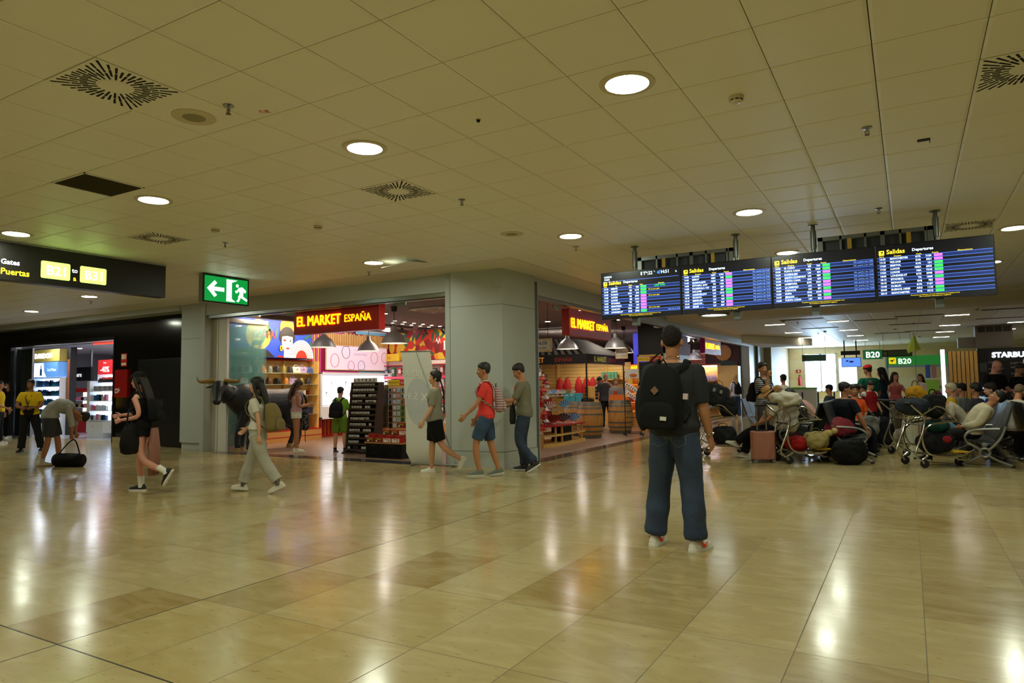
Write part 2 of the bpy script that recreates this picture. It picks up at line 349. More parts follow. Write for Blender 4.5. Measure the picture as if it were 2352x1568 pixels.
# far gate hall
mb=MB(); mb.b2(X0+20,-4.9,40,40.3,0,3.5); mb.b2(-3.3,X1,40,40.3,0,3.5); mb.b2(-4.9,-3.3,40,40.3,2.95,3.5); mb.b2(-4.9,-3.3,40,40.3,0,.9)
g=NG('horizontal_oak_boards',.4); vec,x,y,z=g.pos(); fr_=g.math('FRACT',g.math('DIVIDE',z,.52)); st=g.ramp(g.math('FRACT',g.math('DIVIDE',z,1.04)),[(0,srgb(246,232,192)),(.5,srgb(240,216,166))],'CONSTANT')
bl=g.math('LESS_THAN',fr_,.05); c=g.mix(bl,st,srgb(236,230,212)); nn=g.noise(vec,3,5,1); c=g.mix(.3,c,g.ramp(nn,[(.3,(.8,.72,.6)),(.7,(1,1,1))]),'MULTIPLY'); g.col(c)
struct(mb,'wall_north',g.m,smooth=0)
mb=MB(); mb.b2(-9,-5.66,34.4,40,0,3.5); struct(mb,'wall_gate',M('darkened_oak_wall',(140,118,84),.6),smooth=0)  # oak colour lowered to offset the strong window light
# bright window to the apron
wn=tag(bpy.data.objects.new('window_1',None),kind='structure'); COL.objects.link(wn)
mb=MB(); 
for a in (-4.9,-4.1,-3.36): mb.b2(a,a+.06,39.95,40.05,.9,2.95)
mb.b2(-4.66,-3.3,39.95,40.05,2.9,2.95); mb.b2(-4.66,-3.3,39.95,40.05,.9,.95); mb.build('window_frame',WHITE,wn,smooth=0)
mb=MB(); mb.b2(-4.86,-3.34,40.0,40.012,.95,2.9); mb.build('pane',M('daylight_through_glass',(190,224,255),.2,emit=DAY,lin=False),wn,smooth=0)
wn=tag(bpy.data.objects.new('wall_panel_lit',None),kind='structure'); COL.objects.link(wn)  # pale wall panel, its brightness put in as a faint glow
mb=MB(); mb.b2(-3.2,-2.35,39.93,39.97,.4,2.65); mb.build('pane',M('pale_panel_glow',(235,240,235),.3,emit=1.1),wn,smooth=0)
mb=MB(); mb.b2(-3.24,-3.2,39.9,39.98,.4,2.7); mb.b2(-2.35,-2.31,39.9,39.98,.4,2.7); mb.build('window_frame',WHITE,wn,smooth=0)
# ---------------------------------------------------------------- ceiling fixtures
LENS=M('lit_downlight_lens',(242,250,226),.4,emit=LAMP); RING=M('downlight_rim_cream',(206,196,164),.35); CAVITY=M('vent_cavity_black',(10,8,12),.9)
def where(x,y):
    ref=[('above the market shopfront',(-8,9)),('above the walkway left of centre',(-9,4)),('above the standing man',(-2,5)),('over the departure screens',(-1.5,10)),('near the gates sign',(-12,5)),('over the perfumery walkway',(-18,8)),('over the seating',(2,14))]
    return min(ref,key=lambda r:(r[1][0]-x)**2+(r[1][1]-y)**2)[0]
dl=thing('downlight','big round lit downlight flush in the cream ceiling','ceiling light',(0,0,0),group='round downlights in the tiled ceiling')
mb=MB(); mb.lathe([(.192,0),(.192,-.006),(.150,-.010),(.142,0)],n=36,caps=False); mb.build('rim',RING,dl,smooth=40)
mb=MB(); mb.lathe([(.0005,-.012),(.08,-.012),(.12,-.009),(.142,-.003)],n=36,caps=False); mb.v=[v for v in mb.v]; mb.build('lens',LENS,dl)
seenl={(-1.6,4.39):'largest round lit downlight, in the ceiling tile nearest above the departure screens',(-4.0,4.39):'round lit downlight nearest the square vent over the corner pillar',(-7.05,4.39):'round lit downlight beside the dark square grille',(-10.05,4.39):'round lit downlight above the gates sign',(-1.6,8.56):'round lit downlight just in front of the departure screen row',(-4.0,8.56):'round lit downlight between the corner pillar and the departure screens',(-7.62,8.58):'round lit downlight over the market shopfront near the loose tile',(-15.45,8.2):'round lit downlight below the gates sign, before the black wall',(-1.61,11.6):'round lit downlight peeking over the third departure screen',(1.34,11.48):'round lit downlight beyond the end of the departure screens'}
first=True
for x,y in DOWN:
    lb=seenl.get((x,y),'big round lit downlight flush in the cream ceiling')
    o=dl if first else dup(dl); first=False
    o.location=(x,y,CZ); o['label']=lb; o['group']='round downlights in the tiled ceiling'
# swirl vents
def vent_face():
    mb=MB(); g=.297; n=48; z0=0.0; slots=[]
    # plate built as a grid of wedges round a hub with slots cut out between spokes
    def sq(a,r=1.0):
        c,s=math.cos(a),math.sin(a); k=g/max(abs(c),abs(s)); return k
    for i in range(n):
        a0=2*PI*i/n; a1=2*PI*(i+1)/n; am=(a0+a1)/2
    return mb
def vent_proto():
    r=thing('air_vent','square ceiling air vent with radial black slots','vent',group='square swirl vents')
    mb=MB(); g=.298; mb.b2(-g,g,-g,g,.008,.02,0); mb.build('panel',CEIL,r,smooth=0)
    sl=MB(); n=44
    for i in range(n):
        a=2*PI*(i+.5)/n; c,s=math.cos(a),math.sin(a); lim=(.285/max(abs(c),abs(s)))-.012; t=.0115 if True else 0
        dv=V((c,s,0)); tn=V((-s,c,0))
        segs=[(.115,min(lim,.21))] if i%2==0 else [(.165,min(lim,.265))]
        if lim>.30 : segs.append((.275 if i%2 else .222,lim))
        elif i%2==0 and lim>.25: segs.append((.222,lim))
        for r0,r1 in segs:
            if r1-r0<.02: continue
            w0=.0062; w1=.0085
            P=[dv*r0-tn*w0,dv*r1-tn*w1,dv*r1+tn*w1,dv*r0+tn*w0]
            sl.prism([(p.x,p.y) for p in P],.002,MX.Translation((0,0,.0065)))
    sl.build('slot_ring',CAVITY,r,smooth=0)
    mb=MB(); mb.lathe([(.1,.008),(.098,.004),(.001,.0035)],n=28,caps=False); mb.build('hub',CEIL,r)
    return r
vp=vent_proto()
vl=['square swirl vent nearest, beside the round ceiling speaker','square swirl vent in the ceiling between the downlights over the shopfront','square swirl vent above the green exit sign','square swirl vent beyond the departure screens','square swirl vent cut by the picture edge, over the seating side','square ceiling air vent with radial black slots','square ceiling air vent with radial black slots']
for k,(x,y) in enumerate(VENTS):
    i,j=cell(x,y); o=vp if k==0 else dup(vp); o.location=(GX0+i*.6+.3,GY0+j*.6+.3,CZ-.008); o['label']=vl[k]
i,j=cell(*GRILLE[0]); t=thing('return_grille','plain dark grey square ceiling grille behind the lit downlight','vent',(GX0+i*.6+.3,GY0+j*.6+.3,CZ))
mb=MB(); 
for s in (-1,1): mb.b2(-.298,.298,s*.298-.012*(s>0),s*.298+.012*(s<0),-.004,.02); mb.b2(s*.298-.012*(s>0),s*.298+.012*(s<0),-.298,.298,-.004,.02)
mb.build('frame',CEIL,t,smooth=0); mb=MB()
for k in range(38): mb.box((0,-.28+k*.0151,.006),(.57,.003,.02),MX.Rotation(R(35),3,'X'))
mb.b2(-.286,.286,-.286,.286,.02,.026); mb.build('louvre_core',M('grille_dark_olive',(70,64,46),.6),t,smooth=0)
# speakers, sprinklers, detectors, cameras, sticker
for x,y,lb in ((-4.63,3.19,'round cream ceiling speaker beside the nearest swirl vent'),(-4.62,7.99,'round cream ceiling speaker faint over the corner pillar')):
    t=thing('ceiling_speaker',lb,'speaker',(x,y,CZ),group='ceiling speakers'); mb=MB(); mb.lathe([(.16,0),(.158,-.006),(.084,-.008),(.083,-.002)],n=32,caps=False); mb.build('rim',RING,t)
    mb=MB(); mb.lathe([(.084,-.003),(.04,-.007),(.0005,-.008)],n=28,caps=False); mb.build('mesh_cone',M('speaker_mesh_olive',(150,142,106),.6,bump=.5,bs=900),t)
sp=thing('sprinkler','small metal sprinkler head under the ceiling','sprinkler',group='ceiling sprinklers')
mb=MB(); mb.lathe([(.040,0),(.038,-.008),(.012,-.014),(.010,-.03)],n=18); mb.build('rosette',STEEL,sp)
mb=MB(); mb.tube([(-.012,0,-.028),(-.015,0,-.045),(-.006,0,-.062)],.0035,6); mb.tube([(.012,0,-.028),(.015,0,-.045),(.006,0,-.062)],.0035,6); mb.cyl((0,0,-.03),(0,0,-.06),.003,6); mb.lathe([(.02,-.062),(.02,-.065)],n=12); mb.build('deflector',M('old_brass',(120,104,70),.4,metal=.8),sp)
SPR=[(-4.23,3.19,'sprinkler head nearest, between swirl vent and red arrow sticker'),(-4.22,6.2,'sprinkler head just beyond the middle swirl vent'),(-8.29,6.23,'sprinkler head over the green exit sign'),(-4.24,9.26,'sprinkler head beneath the downlight by the corner pillar'),(-.21,6.21,'sprinkler head in the tile near the black ceiling bracket'),(-.23,9.23,'sprinkler head just before the departure screen frame'),(-8.3,9.22,'sprinkler head under the downlight over the market shopfront'),(-16.28,8.68,'sprinkler head under the downlight before the black wall')]
for k,(x,y,lb) in enumerate(SPR):
    o=sp if k==0 else dup(sp); o.location=(x,y,CZ); o['label']=lb
for k in range(5):
    o=dup(sp,label='small metal sprinkler head in the far ceiling over the seating',group='far sprinklers'); o.location=(-2.9+(k%2)*3.1,22.5+2.8*k,FZ)
sd=thing('smoke_detector','white round smoke detector','smoke detector',group='smoke detectors')
mb=MB(); mb.lathe([(.055,0),(.055,-.014),(.05,-.02),(.047,-.022)],n=24); mb.build('base',RING,sd); mb=MB(); mb.lathe([(.045,-.022),(.045,-.034),(.03,-.046),(.001,-.05)],n=24); mb.mat(1)
for k in range(8):
    a=k*PI/4+.3; mb.box((.0445*math.cos(a),.0445*math.sin(a),-.029),(.004,.022,.008),a)
mb.build('sensor',[RING,CAVITY],sd)
SD=[(-1.0,5.02,'white smoke detector between the big downlight and the departure screens'),(-6.47,6.23,'white smoke detector above the red market sign'),(-7.69,5.63,'white smoke detector between two swirl vents near the exit sign')]
for k,(x,y,lb) in enumerate(SD):
    o=sd if k==0 else dup(sd); o.location=(x,y,CZ); o['label']=lb
for k,(x,y) in enumerate(((-3.6,24.5),(-2.9,30.5),(-.4,31),(1.8,24),(.5,37))):
    o=dup(sd,label='white smoke detector in the far ceiling over the seating',group='far smoke detectors'); o.location=(x*.894,y*.894,FZ)
t=thing('dome_camera','tiny black dome camera in the middle of a ceiling tile','camera',(-2.82,4.38,CZ)); mb=MB(); mb.lathe([(.022,0),(.022,-.004),(.017,-.005)],n=16); mb.build('collar',RING,t); mb=MB(); mb.lathe([(.016,-.004),(.015,-.014),(.008,-.024),(.001,-.026)],n=16); mb.build('dome',M('gloss_black',(8,8,9),.1),t)
t=thing('ceiling_bracket','small black metal bracket on the ceiling beside a sprinkler','bracket',(.2,6.79,CZ)); mb=MB(); mb.b2(-.05,.04,-.02,.02,-.012,0); mb.build('plate',BLACKM,t,smooth=0); mb=MB(); mb.b2(.04,.045,-.02,.02,-.035,0); mb.build('tab',BLACKM,t,smooth=0)
mb=MB(); mb.prism([(-.04,-.012),(-.012,0),(-.04,.018),(-.03,0)],.0008); mb.prism([(.04,-.014),(-.008,.002),(.035,.022),(.03,0)],.0008); mb.b2(-.045,.045,.03,.034,0,.0008); o=mb.build('arrow_sticker',M('red_sticker',(196,40,30),.5),smooth=0,loc=(-4.09,3.39,CZ-.002)); tag(o,'small red arrow sticker on a ceiling tile','sticker'); o.rotation_euler=(0,0,.5)
# loose tile near the soffit
mb=MB(); mb.b2(-.29,.29,-.29,.29,-.006,.004); o=mb.build('ceiling_tile',CEIL,smooth=0,loc=(-7.15,8.85,CZ-.05)); o.rotation_euler=(R(7),R(-4),0); tag(o,'loose ceiling tile hanging askew over the market shopfront','ceiling tile')
# far ceiling: slim lights, slot diffusers
fl=thing('slim_light','slim rectangular lit ceiling lamp over the seating','ceiling light',group='slim rectangular lamps in the far ceiling')
mb=MB(); mb.b2(-.31,.31,-.11,.11,-.012,.0); mb.build('frame',WHITE,fl,smooth=0); mb=MB(); mb.b2(-.29,.29,-.09,.09,-.016,-.012); mb.build('diffuser',M('lit_far_diffuser',(255,246,228),.4,emit=14),fl,smooth=0)
k=0
for x in (-4.07,-2.02,1.4,3.5,5.6):
    for y in (25.75,30.35,34.3,38.3):
        o=fl if k==0 else dup(fl); o.location=(x*.894,y*.894,FZ); k+=1
sdv=thing('slot_diffuser','long grey slot air diffuser in the far ceiling','vent',group='slot diffusers over the seating')
mb=MB(); mb.b2(-.6,.6,-.09,.09,-.012,0); mb.build('frame',M('grey_diffuser',(120,116,104),.5),sdv,smooth=0); mb=MB()
for q in (-.05,-.015,.02,.055): mb.b2(-.57,.57,q-.006,q+.006,-.0135,-.012)
mb.build('slots',CAVITY,sdv,smooth=0)
for k,(x,y) in enumerate(((-3.0,24.2),(-.9,26),(.1,28.7),(.35,25.2),(2.6,24.5),(-.55,33.5),(.6,33),(2.7,28),(-2.9,28.6))):
    o=sdv if k==0 else dup(sdv); o.location=(x*.894,y*.894,FZ)
t=thing('round_lantern','large round lit lamp with dark rim, half hidden under the departure screens','ceiling light',(-4.55,18.9,CZ-.002))
mb=MB(); mb.lathe([(.40,0),(.42,-.16),(.40,-.22),(.34,-.22),(.33,-.1)],n=40,caps=False); mb.build('rim',PANELD,t); mb=MB(); mb.lathe([(.34,-.19),(.18,-.20),(.001,-.205)],n=36,caps=False); mb.build('lens',M('lit_lantern_lens',(240,250,240),.4,emit=12),t)
t=thing('ceiling_bulkhead','flat triangular beige bulkhead low over the gate hall','bulkhead',(0,0,0)); mb=MB(); mb.prism([(-5.5,27.0),(-3.5,31.5),(-5.5,31.5)],.3,MX.Translation((0,0,2.97))); mb.build('slab',PLASTER,t,smooth=0)
# ---------------------------------------------------------------- gates sign
BOX=M('sign_box_black',(22,19,14),.38); WLIT=M('lit_white_letters',(235,240,255),.4,emit=1.6); YLIT=M('lit_yellow_sign_letters',(255,226,40),.4,emit=1.3)
t=thing('gates_sign','long black hanging sign reading Gates Puertas B21 to B31','sign',(-10.6,0,0))
mb=MB(); mb.b2(-.18,0,1.6,6.84,2.955,3.475); mb.build('housing',BOX,t,smooth=0,bev=.004)
mb=MB(); mb.b2(-.16,.004,1.6,6.84,3.477,3.498); mb.build('top_rail',STEEL,t,smooth=0)
def roundrect(w,h,r,n=5):
    P=[]
    for cx,cy,a in ((w/2-r,h/2-r,0),(-w/2+r,h/2-r,PI/2),(-w/2+r,-h/2+r,PI),(w/2-r,-h/2+r,1.5*PI)):
        for i in range(n+1): P.append((cx+r*math.cos(a+PI/2*i/n),cy+r*math.sin(a+PI/2*i/n)))
    return P
def faceX(y,z,x=0.0): return MX(((0,0,1,x),(1,0,0,y),(0,1,0,z),(0,0,0,1)))   # plane facing +X, u=+Y
def faceY(x,z,y=0.0): return MX(((1,0,0,x),(0,0,-1,y),(0,1,0,z),(0,0,0,1)))  # plane facing -Y, u=+X
mb=MB(); T=lambda s,y,z,sz,mi,**k: mb.text(s,(.004,y,z),sz,Y3,Z3,mi,**k)
T('Gates',4.455,3.175,.098,0,bold=.02,wmax=.30); T('Puertas',4.455,3.035,.118,1,bold=.02,wmax=.44); T('to',5.37,3.175,.092,0,bold=.02); T('a',5.39,3.055,.10,1,bold=.02)
mb.build('lettering',[WLIT,YLIT],t,smooth=0)
LG=M('lit_lime_panel',(196,255,96),.4,emit=2.6); WT=M('lit_pale_letters',(240,255,235),.4,emit=3.2)
for y0,y1,s in ((4.955,5.345,'B21'),(5.485,5.868,'B31')):
    mb=MB(); mb.prism(roundrect(y1-y0,.245,.022),.003,faceX((y0+y1)/2,3.168,.002)); p=mb.build('gate_panel',LG,t,smooth=0)
    mb=MB(); mb.text(s,(.0065,(y0+y1)/2,3.10),.19,Y3,Z3,bold=.012,align='C'); mb.build('gate_number',WT,p,smooth=0)
# ---------------------------------------------------------------- green exit sign
t=thing('exit_sign','green lit exit sign with white arrow and running man','sign',(-10.72,7.62,2.985))
GR=M('lit_exit_green',(0,150,62),.4,emit=.9); EW=M('lit_exit_white',(245,255,250),.4,emit=2.4)
mb=MB(); mb.b2(-.11,0,-.01,.96,0,.50); mb.build('case',M('aluminium_case',(150,152,148),.35,metal=.6),t,smooth=0,bev=.004)
mb=MB(); mb.b2(0,.012,-.01,.96,0,.5,0); mb.build('bezel',BLACKM,t,smooth=0); mb=MB(); mb.b2(.011,.0135,.02,.93,.025,.475); mb.build('face',GR,t,smooth=0)
mb=MB(); mb.b2(-.08,-.03,.2,.25,.5,.52); mb.b2(-.08,-.03,.7,.75,.5,.52); mb.build('hanger',STEEL,t,smooth=0)
mb=MB(); F=lambda P: mb.prism([(u,v) for u,v in P],.0015,faceX(0,0,.0136))
F([(.07,.25),(.22,.40),(.27,.36),(.20,.285),(.42,.285),(.42,.215),(.20,.215),(.27,.14),(.22,.10)])
mb.build('arrow',EW,t,smooth=0)
mb=MB()
F([(.47,.05),(.47,.45),(.70,.45),(.58,.40),(.58,.10),(.66,.05)]); 
mb.build('door_symbol',EW,t,smooth=0); mb=MB(); F_=F; F=lambda P: F_([(u+.035,v) for u,v in P])
F([(.665+.03*math.cos(a*PI/6),.355+.03*math.sin(a*PI/6)) for a in range(12)])
F([(.70,.32),(.77,.34),(.86,.28),(.84,.235),(.80,.26),(.79,.17),(.89,.115),(.875,.08),(.75,.14),(.72,.20)]); F([(.70,.32),(.66,.27),(.63,.225),(.655,.215),(.70,.26)]); F([(.62,.235),(.62,.26),(.665,.265),(.66,.24)])
F([(.72,.21),(.74,.14),(.70,.06),(.655,.06),(.66,.085),(.685,.10),(.69,.16)])
mb.build('running_man',EW,t,smooth=0)
# ---------------------------------------------------------------- departure screens
SCRB=M('screen_bezel_black',(9,9,11),.25); SCR0=M('screen_dark_blue',(10,12,26),.3,emit=.35); SCRB1=M('screen_row_blue',(24,44,104),.3,emit=.75)
LNB=M('screen_line_blue',(78,118,226),.3,emit=.95); SW=M('screen_white_text',(214,236,255),.3,emit=1.9); SY=M('screen_yellow',(255,226,60),.3,emit=1.25); SGN=M('screen_green',(60,240,90),.3,emit=1.3); SMG=M('screen_magenta',(232,110,240),.3,emit=1.3); SB2=M('screen_pale_blue_text',(130,170,255),.3,emit=1.2); SBD=M('screen_blue_drop',(40,120,255),.3,emit=1.5)
SM=[SCR0,SCRB1,LNB,SW,SY,SGN,SMG,SB2,SCRB,SBD]
D1=[('13:10','BEIJING','CA','988','B26',0,'LAST'),('13:40','LUXOR','SM','2110','B23',0,'go'),('13:50','DUBLIN','RYR','494','B21',0,''),('14:00','LUXOR','MS','2704','A10',1,'go'),('14:15','LUXOR','SM','2104','A7',1,''),('14:25','ISTANBUL','TK','1358','A5',1,''),('14:25','MONTREAL','TSC','365','A3',1,''),('14:30','CANCUN','WFL','2501','A3',1,'go'),('14:35','LONDRES-ST','RYR','5993','B',0,'gi')]
D2=[('14:40','LUXOR','AMV','6104','A',1,'12:10'),('14:45','BEIRUT','MEA','242','B',0,'12:15'),('14:45','GUADALAJAR','AMX','635','A',1,'12:05'),('14:50','ISTANBUL SAW','PC','1106','A',1,'13:25'),('14:55','PALMEROLA / SO','EVE','867','A',1,'13:05'),('14:55','SAN JOSE','EVE','557','B',0,'13:25'),('15:00','LONDRES-GW','UX','1015','B',0,'13:10'),('15:10','BOGOTA','UX','193','A',1,'13:25'),('15:15','MEDELLIN','UX','198','B',0,'13:30'),('15:15','CANCUN','UX','063','A',1,'13:15'),('15:20','MIAMI','UX','097','A10',1,'')]
D3=[('15:30','EL CAIRO','MS','764','B',0,'14:00'),('15:30','PUNTA CANA','WFL','3503','B',0,'13:40'),('15:35','N.YORK-JFK','UX','091','A1',1,''),('15:35','SANTO DOMINGO','UX','089','B',0,'13:35'),('16:00','PUNTA CANA','EVE','601','B',0,'14:40'),('16:00','LIVERPOOL','RYR','2441','A',1,'14:30'),('16:10','LA HABANA','UX','051','A',1,'14:15'),('16:20','CARACAS','UX','071','B',0,'14:35'),('16:25','SOFIA','RYR','6410','A',1,'15:05'),('16:40','JEDDAH','SVA','226','B',0,''),('16:50','PUNTA CANA','UX','033','A',1,'')]
D4=[('16:55','MANCHESTER','RYR','3156','A',1,''),('17:15','FEZ-SAIS','RYR','5031','A',1,''),('17:20','BRISTOL','RYR','154','B',0,''),('17:25','LUXOR','NMA','6002','B',0,''),('17:55','LUXOR','NIA','7318','B',0,''),('18:05','LONDRES-ST','RYR','5995','A',1,''),('18:15','ISTANBUL','TK','1860','B',0,''),('18:15','MONASTIR','EVE','703','A',1,''),('19:40','DUBLIN','RYR','7157','A',1,''),('20:00','BUENOS AIRES','ARG','1133','B',0,''),('20:15','MANCHESTER','RYR','5515','B',0,'')]
SW_,SH_=1.232,.705; DX0=-4.0; DY=9.62; DZ0=2.41
def screen(k,rows,label):
    t=thing('departure_screen',label,'departures screen',(DX0+k*SW_,DY,DZ0),group='departure screens in one row')
    mb=MB(); mb.b2(.002,SW_-.002,0,.09,0,SH_); mb.build('casing',SCRB,t,smooth=0,bev=.004)
    m=MB(); e=[.0015]
    def q(x0,x1,z0,z1,mi,l=0): m.add([(x0,-.001-l*.0006,z0),(x1,-.001-l*.0006,z0),(x1,-.001-l*.0006,z1),(x0,-.001-l*.0006,z1)],[(0,1,2,3)],mi)
    def tx(s,x,z,sz,mi,**kk): m.text(s,(x,-.0035,z),sz,X3,Z3,mi,**kk)
    q(.012,SW_-.012,.012,SH_-.012,0)
    n=len(rows); first=(k==0); top=.475 if first else .545; rh=(top-.075)/n
    if first:
        tx('12/08/23',.05,.625,.036,3,bold=.015,wmax=.13); tx('13:04',.05,.585,.042,3,bold=.015,wmax=.105)
        tx('T\u00ba:22',.67,.622,.066,3,bold=.012); m.prism(roundrect(.018,.05,.008),.001,faceY(.645,.645,-.003),mi=3); tx('\u00bac',.83,.65,.03,3); tx('H:51',.94,.622,.066,3,bold=.012); tx('%',1.15,.62,.04,3)
        for dx,dz,r in ((.9,.64,.016),(.925,.658,.011),(.92,.628,.009)): m.ball((dx,-.002,dz),(r,.001,r*1.2),8,5,mi=9)
        q(.03,1.2,.563,.570,2,1)
    hz=top+.03
    m.prism(roundrect(.06,.06,.008),.001,faceY(.072,hz+.028,-.003),mi=4); m.prism([(-.018,.012),(.002,.003),(-.006,-.016),(.0,-.016),(.012,.006),(.022,.01),(.018,.018)],.001,faceY(.072,hz+.028,-.0045),mi=8)
    tx('Salidas',.125,hz+.012,.076,4,bold=.02); tx('Departures',.40 if not first else .36,hz+.022,.048,3,bold=.02)
    hd=('Time','To','Flight','Gate','Remarks') if first else ('Hora','Destino','Vuelo','Puerta','Observaciones')
    for s,x in zip(hd,(.045,.245,.47,.64,.94)): tx(s,x,top+.003,.025,4,bold=.01,align='L' if x<.1 else 'C')
    for i,(tm,to,fl_,nu,gt,mg,rm) in enumerate(rows):
        z1=top-i*rh; z0=z1-rh; zt=z0+rh*.27; s=rh*.72
        if i%2==0: q(.02,SW_-.02,z0,z1,1,1)
        q(.02,SW_-.02,z1-.005,z1+.001,2,2)
        tx(tm,.045,zt,s,3,bold=.02,wmax=.085); tx(to,.16,zt,s,3,bold=.02); tx(fl_,.49,zt,s,3,bold=.02,align='R',wmax=.07); tx(nu,.60,zt,s,3,bold=.02,align='R')
        m.prism(roundrect(.088,rh*.72,.005),.001,faceY(.67,(z0+z1)/2,-.003),mi=6 if mg else 5); tx(gt,.67,zt+.004,s*.85,3,bold=.02,align='C'); 
        if rm=='LAST': tx('LAST CALL',.92,zt+.002,s*1.05,5,bold=.015,align='C')
        elif rm=='go': tx('Go to your gate',.745,zt,s*.8,4,bold=.01)
        elif rm=='gi': tx('Gate info at 13:05',SW_-.025,zt,s*.75,7,bold=.01,align='R')
        elif rm: tx('Info. puerta a las '+rm,SW_-.025,zt,s*.78,7,bold=.01,align='R')
        if to in('GUADALAJAR','LONDRES-GW','CANCUN','MIAMI','N.YORK-JFK','SANTO DOMINGO','LA HABANA','JEDDAH') and not first: tx('Compartido   DL 3567',.16,z0+.003,s*.55,7,bold=.01)
    z=top-n*rh; q(.02,SW_-.02,z-.004,z+.002,2,2)
    ft=('Please proceed directly to the boarding gate at the time indicated by your airline','There are no general boarding announcements') if first else ('Presentese al embarque a la hora indicada por su compania aerea','No se anuncian embarques por megafonia')
    tx(ft[0],SW_/2,.048,.019,4,align='C'); tx(ft[1],SW_/2,.028,.019,4,align='C')
    m.build('display',SM,t,smooth=0)
screen(0,D1,'first departures screen, with date, clock and temperature above its flight list')
screen(1,D2,'second departures screen, flights from 14:40, joined to the clock screen')
screen(2,D3,'third departures screen, flights from 15:30 such as El Cairo')
screen(3,D4,'last departures screen, flights from 16:55 with its remarks column empty')
GM=M('grey_steel_frame',(112,116,114),.4,metal=.6); MESH=M('dark_mesh',(58,62,66),.6,bump=.9,bs=300); YTAG=M('old_yellow_tag',(176,140,40),.5)
for (xa,xb,lb) in ((-3.50,-2.02,'steel hanging frame behind the first two departure screens'),(-1.02,.36,'steel hanging frame behind the last two departure screens')):
    t=thing('hanging_frame',lb,'hanging frame',(0,9.74,0),group='steel frames of the departure screens')
    for x in (xa,xb):
        mb=MB(); mb.cyl((x,.02,2.31),(x,.02,3.5),.026,14); mb.cyl((x,.02,3.18),(x,.02,3.42),.037,14); mb.cyl((x,.02,3.49),(x,.02,3.5),.06,16); mb.build('pole',GM,t)
        mb=MB(); mb.b2(x-.045,x+.045,-.05,.07,2.30,2.42); mb.build('foot_bracket',GM,t,smooth=0,bev=.003)
    mb=MB(); a,b=xa+.055,xb-.03; zt=3.315
    mb.b2(a,b,-.02,.03,zt-.05,zt); mb.b2(a,a+.06,-.02,.03,2.6,zt); mb.b2(b-.06,b,-.02,.03,2.6,zt); mb.b2(a,b,-.02,.03,2.6,2.65)
    for f in (.2,.42,.56,.72,.93): mb.b2(a+(b-a)*f,a+(b-a)*f+(.05 if f==.56 else .025),-.02,.03,2.6,zt)
    mb.build('lattice',GM,t,smooth=0)
    mb=MB(); mb.b2(a,b,.035,.04,2.6,zt-.05); mb.build('mesh_back',MESH,t,smooth=0)
    for f in (.27,.78):
        mb=MB(); mb.b2(a+(b-a)*f,a+(b-a)*f+.05,-.03,-.02,2.9,zt-.05); mb.build('strap_tag',YTAG,t,smooth=0)
# ---------------------------------------------------------------- red market signs
def market_sign(label,o,rt,w=2.44,h=.585,poles=(.22,.85,1.6)):
    """sign box whose face runs along rt from o (lower left corner); face looks along rt x up"""
    rt=V(rt); nm=rt.cross(Z3); t=thing('market_sign',label,'sign',o,group='red market signs')
    def P(u,n,z): return rt*u+nm*n+Z3*z
    m=MX((rt,nm,Z3)).transposed()
    mb=MB(); mb.box(P(w/2,-.09,h/2),(w,.18,h),m); mb.build('box',SIGNRED,t,smooth=0,bev=.004)
    mb=MB(); f=MX.Identity(4)
    [mb.text('EL MARKET',P(.085+q,.004,.175+w_),.30,rt,Z3,wmax=1.30,d=.012+q*.1+w_*.1) for q in (0,.009) for w_ in (0,.007)]; mb.build('lettering',GOLDT,t,smooth=0); mb=MB(); mb.text('ESPA\u00d1A',P(1.49,.004,.20),.22,rt,Z3,bold=.0,wmax=.74,d=.012); mb.build('lettering',GOLDT,t,smooth=0)
    for u in poles:
        mb=MB(); mb.cyl(P(u,-.09,h),P(u,-.09,h+.22 if o[2]+h+.22>3.3 else h+.25),.012,8); mb.build('rod',RED,t)
    return t
market_sign('red hanging sign reading El Market España over the bull entrance',(-11.62,10.5,2.60),X3)
market_sign('red hanging sign reading El Market España by the departure screens',(-6.42,13.58,2.53),Y3)
market_sign('far small red sign reading El Market España near the bag shelves',(-6.42,25.15,2.54),Y3)
# ---------------------------------------------------------------- market shell
SCZ=3.26
mb=MB(); mb.b2(-15.25,-6.36,10.42,31.6,SCZ,SCZ+.1); struct(mb,'ceiling_shop',SHOPCEIL,smooth=0)
mb=MB(); mb.b2(-15.25,-15.05,10.42,31.6,0,SCZ); struct(mb,'wall_shop_west',M('warm_white_shop_wall',(224,214,204),.6),smooth=0)
mb=MB(); mb.b2(-15.05,-10.6,17.6,17.75,0,SCZ); struct(mb,'wall_shop_back',M('wine_red_shop_wall',(120,24,26),.6),smooth=0)
mb=MB(); mb.b2(-12.4,-12.25,17.75,31.6,0,SCZ); mb.b2(-12.25,-6.5,31.45,31.6,0,SCZ); struct(mb,'wall_shop_north',M('dark_wine_shop_wall',(74,30,32),.6),smooth=0)
BULB=M('lit_shop_bulb',(255,244,226),.4,emit=230); BULBS=M('lit_small_spot',(255,240,214),.4,emit=120)
def lampdisc(nm,lb,g,r,mat,pos,z=SCZ,cat='ceiling light'):
    t=thing(nm,lb,cat,(0,0,0),group=g); mb=MB(); mb.lathe([(r*1.3,0),(r*1.28,-.006),(r,-.008),(r*.98,0)],n=20,caps=False); mb.build('rim',RING,t); mb=MB(); mb.lathe([(r,-.005),(.001,-.008)],n=20,caps=False); mb.build('lens',mat,t)
    for k,(x,y) in enumerate(pos):
        o=t if k==0 else dup(t); o.location=(x,y,z)
lampdisc('shop_downlight','small round lit downlight in the mauve market ceiling','downlights of the market entrance',.075,BULB,[(-8.2,10.62),(-12.2,10.62),(-6.69,13.99),(-6.68,16.5)])
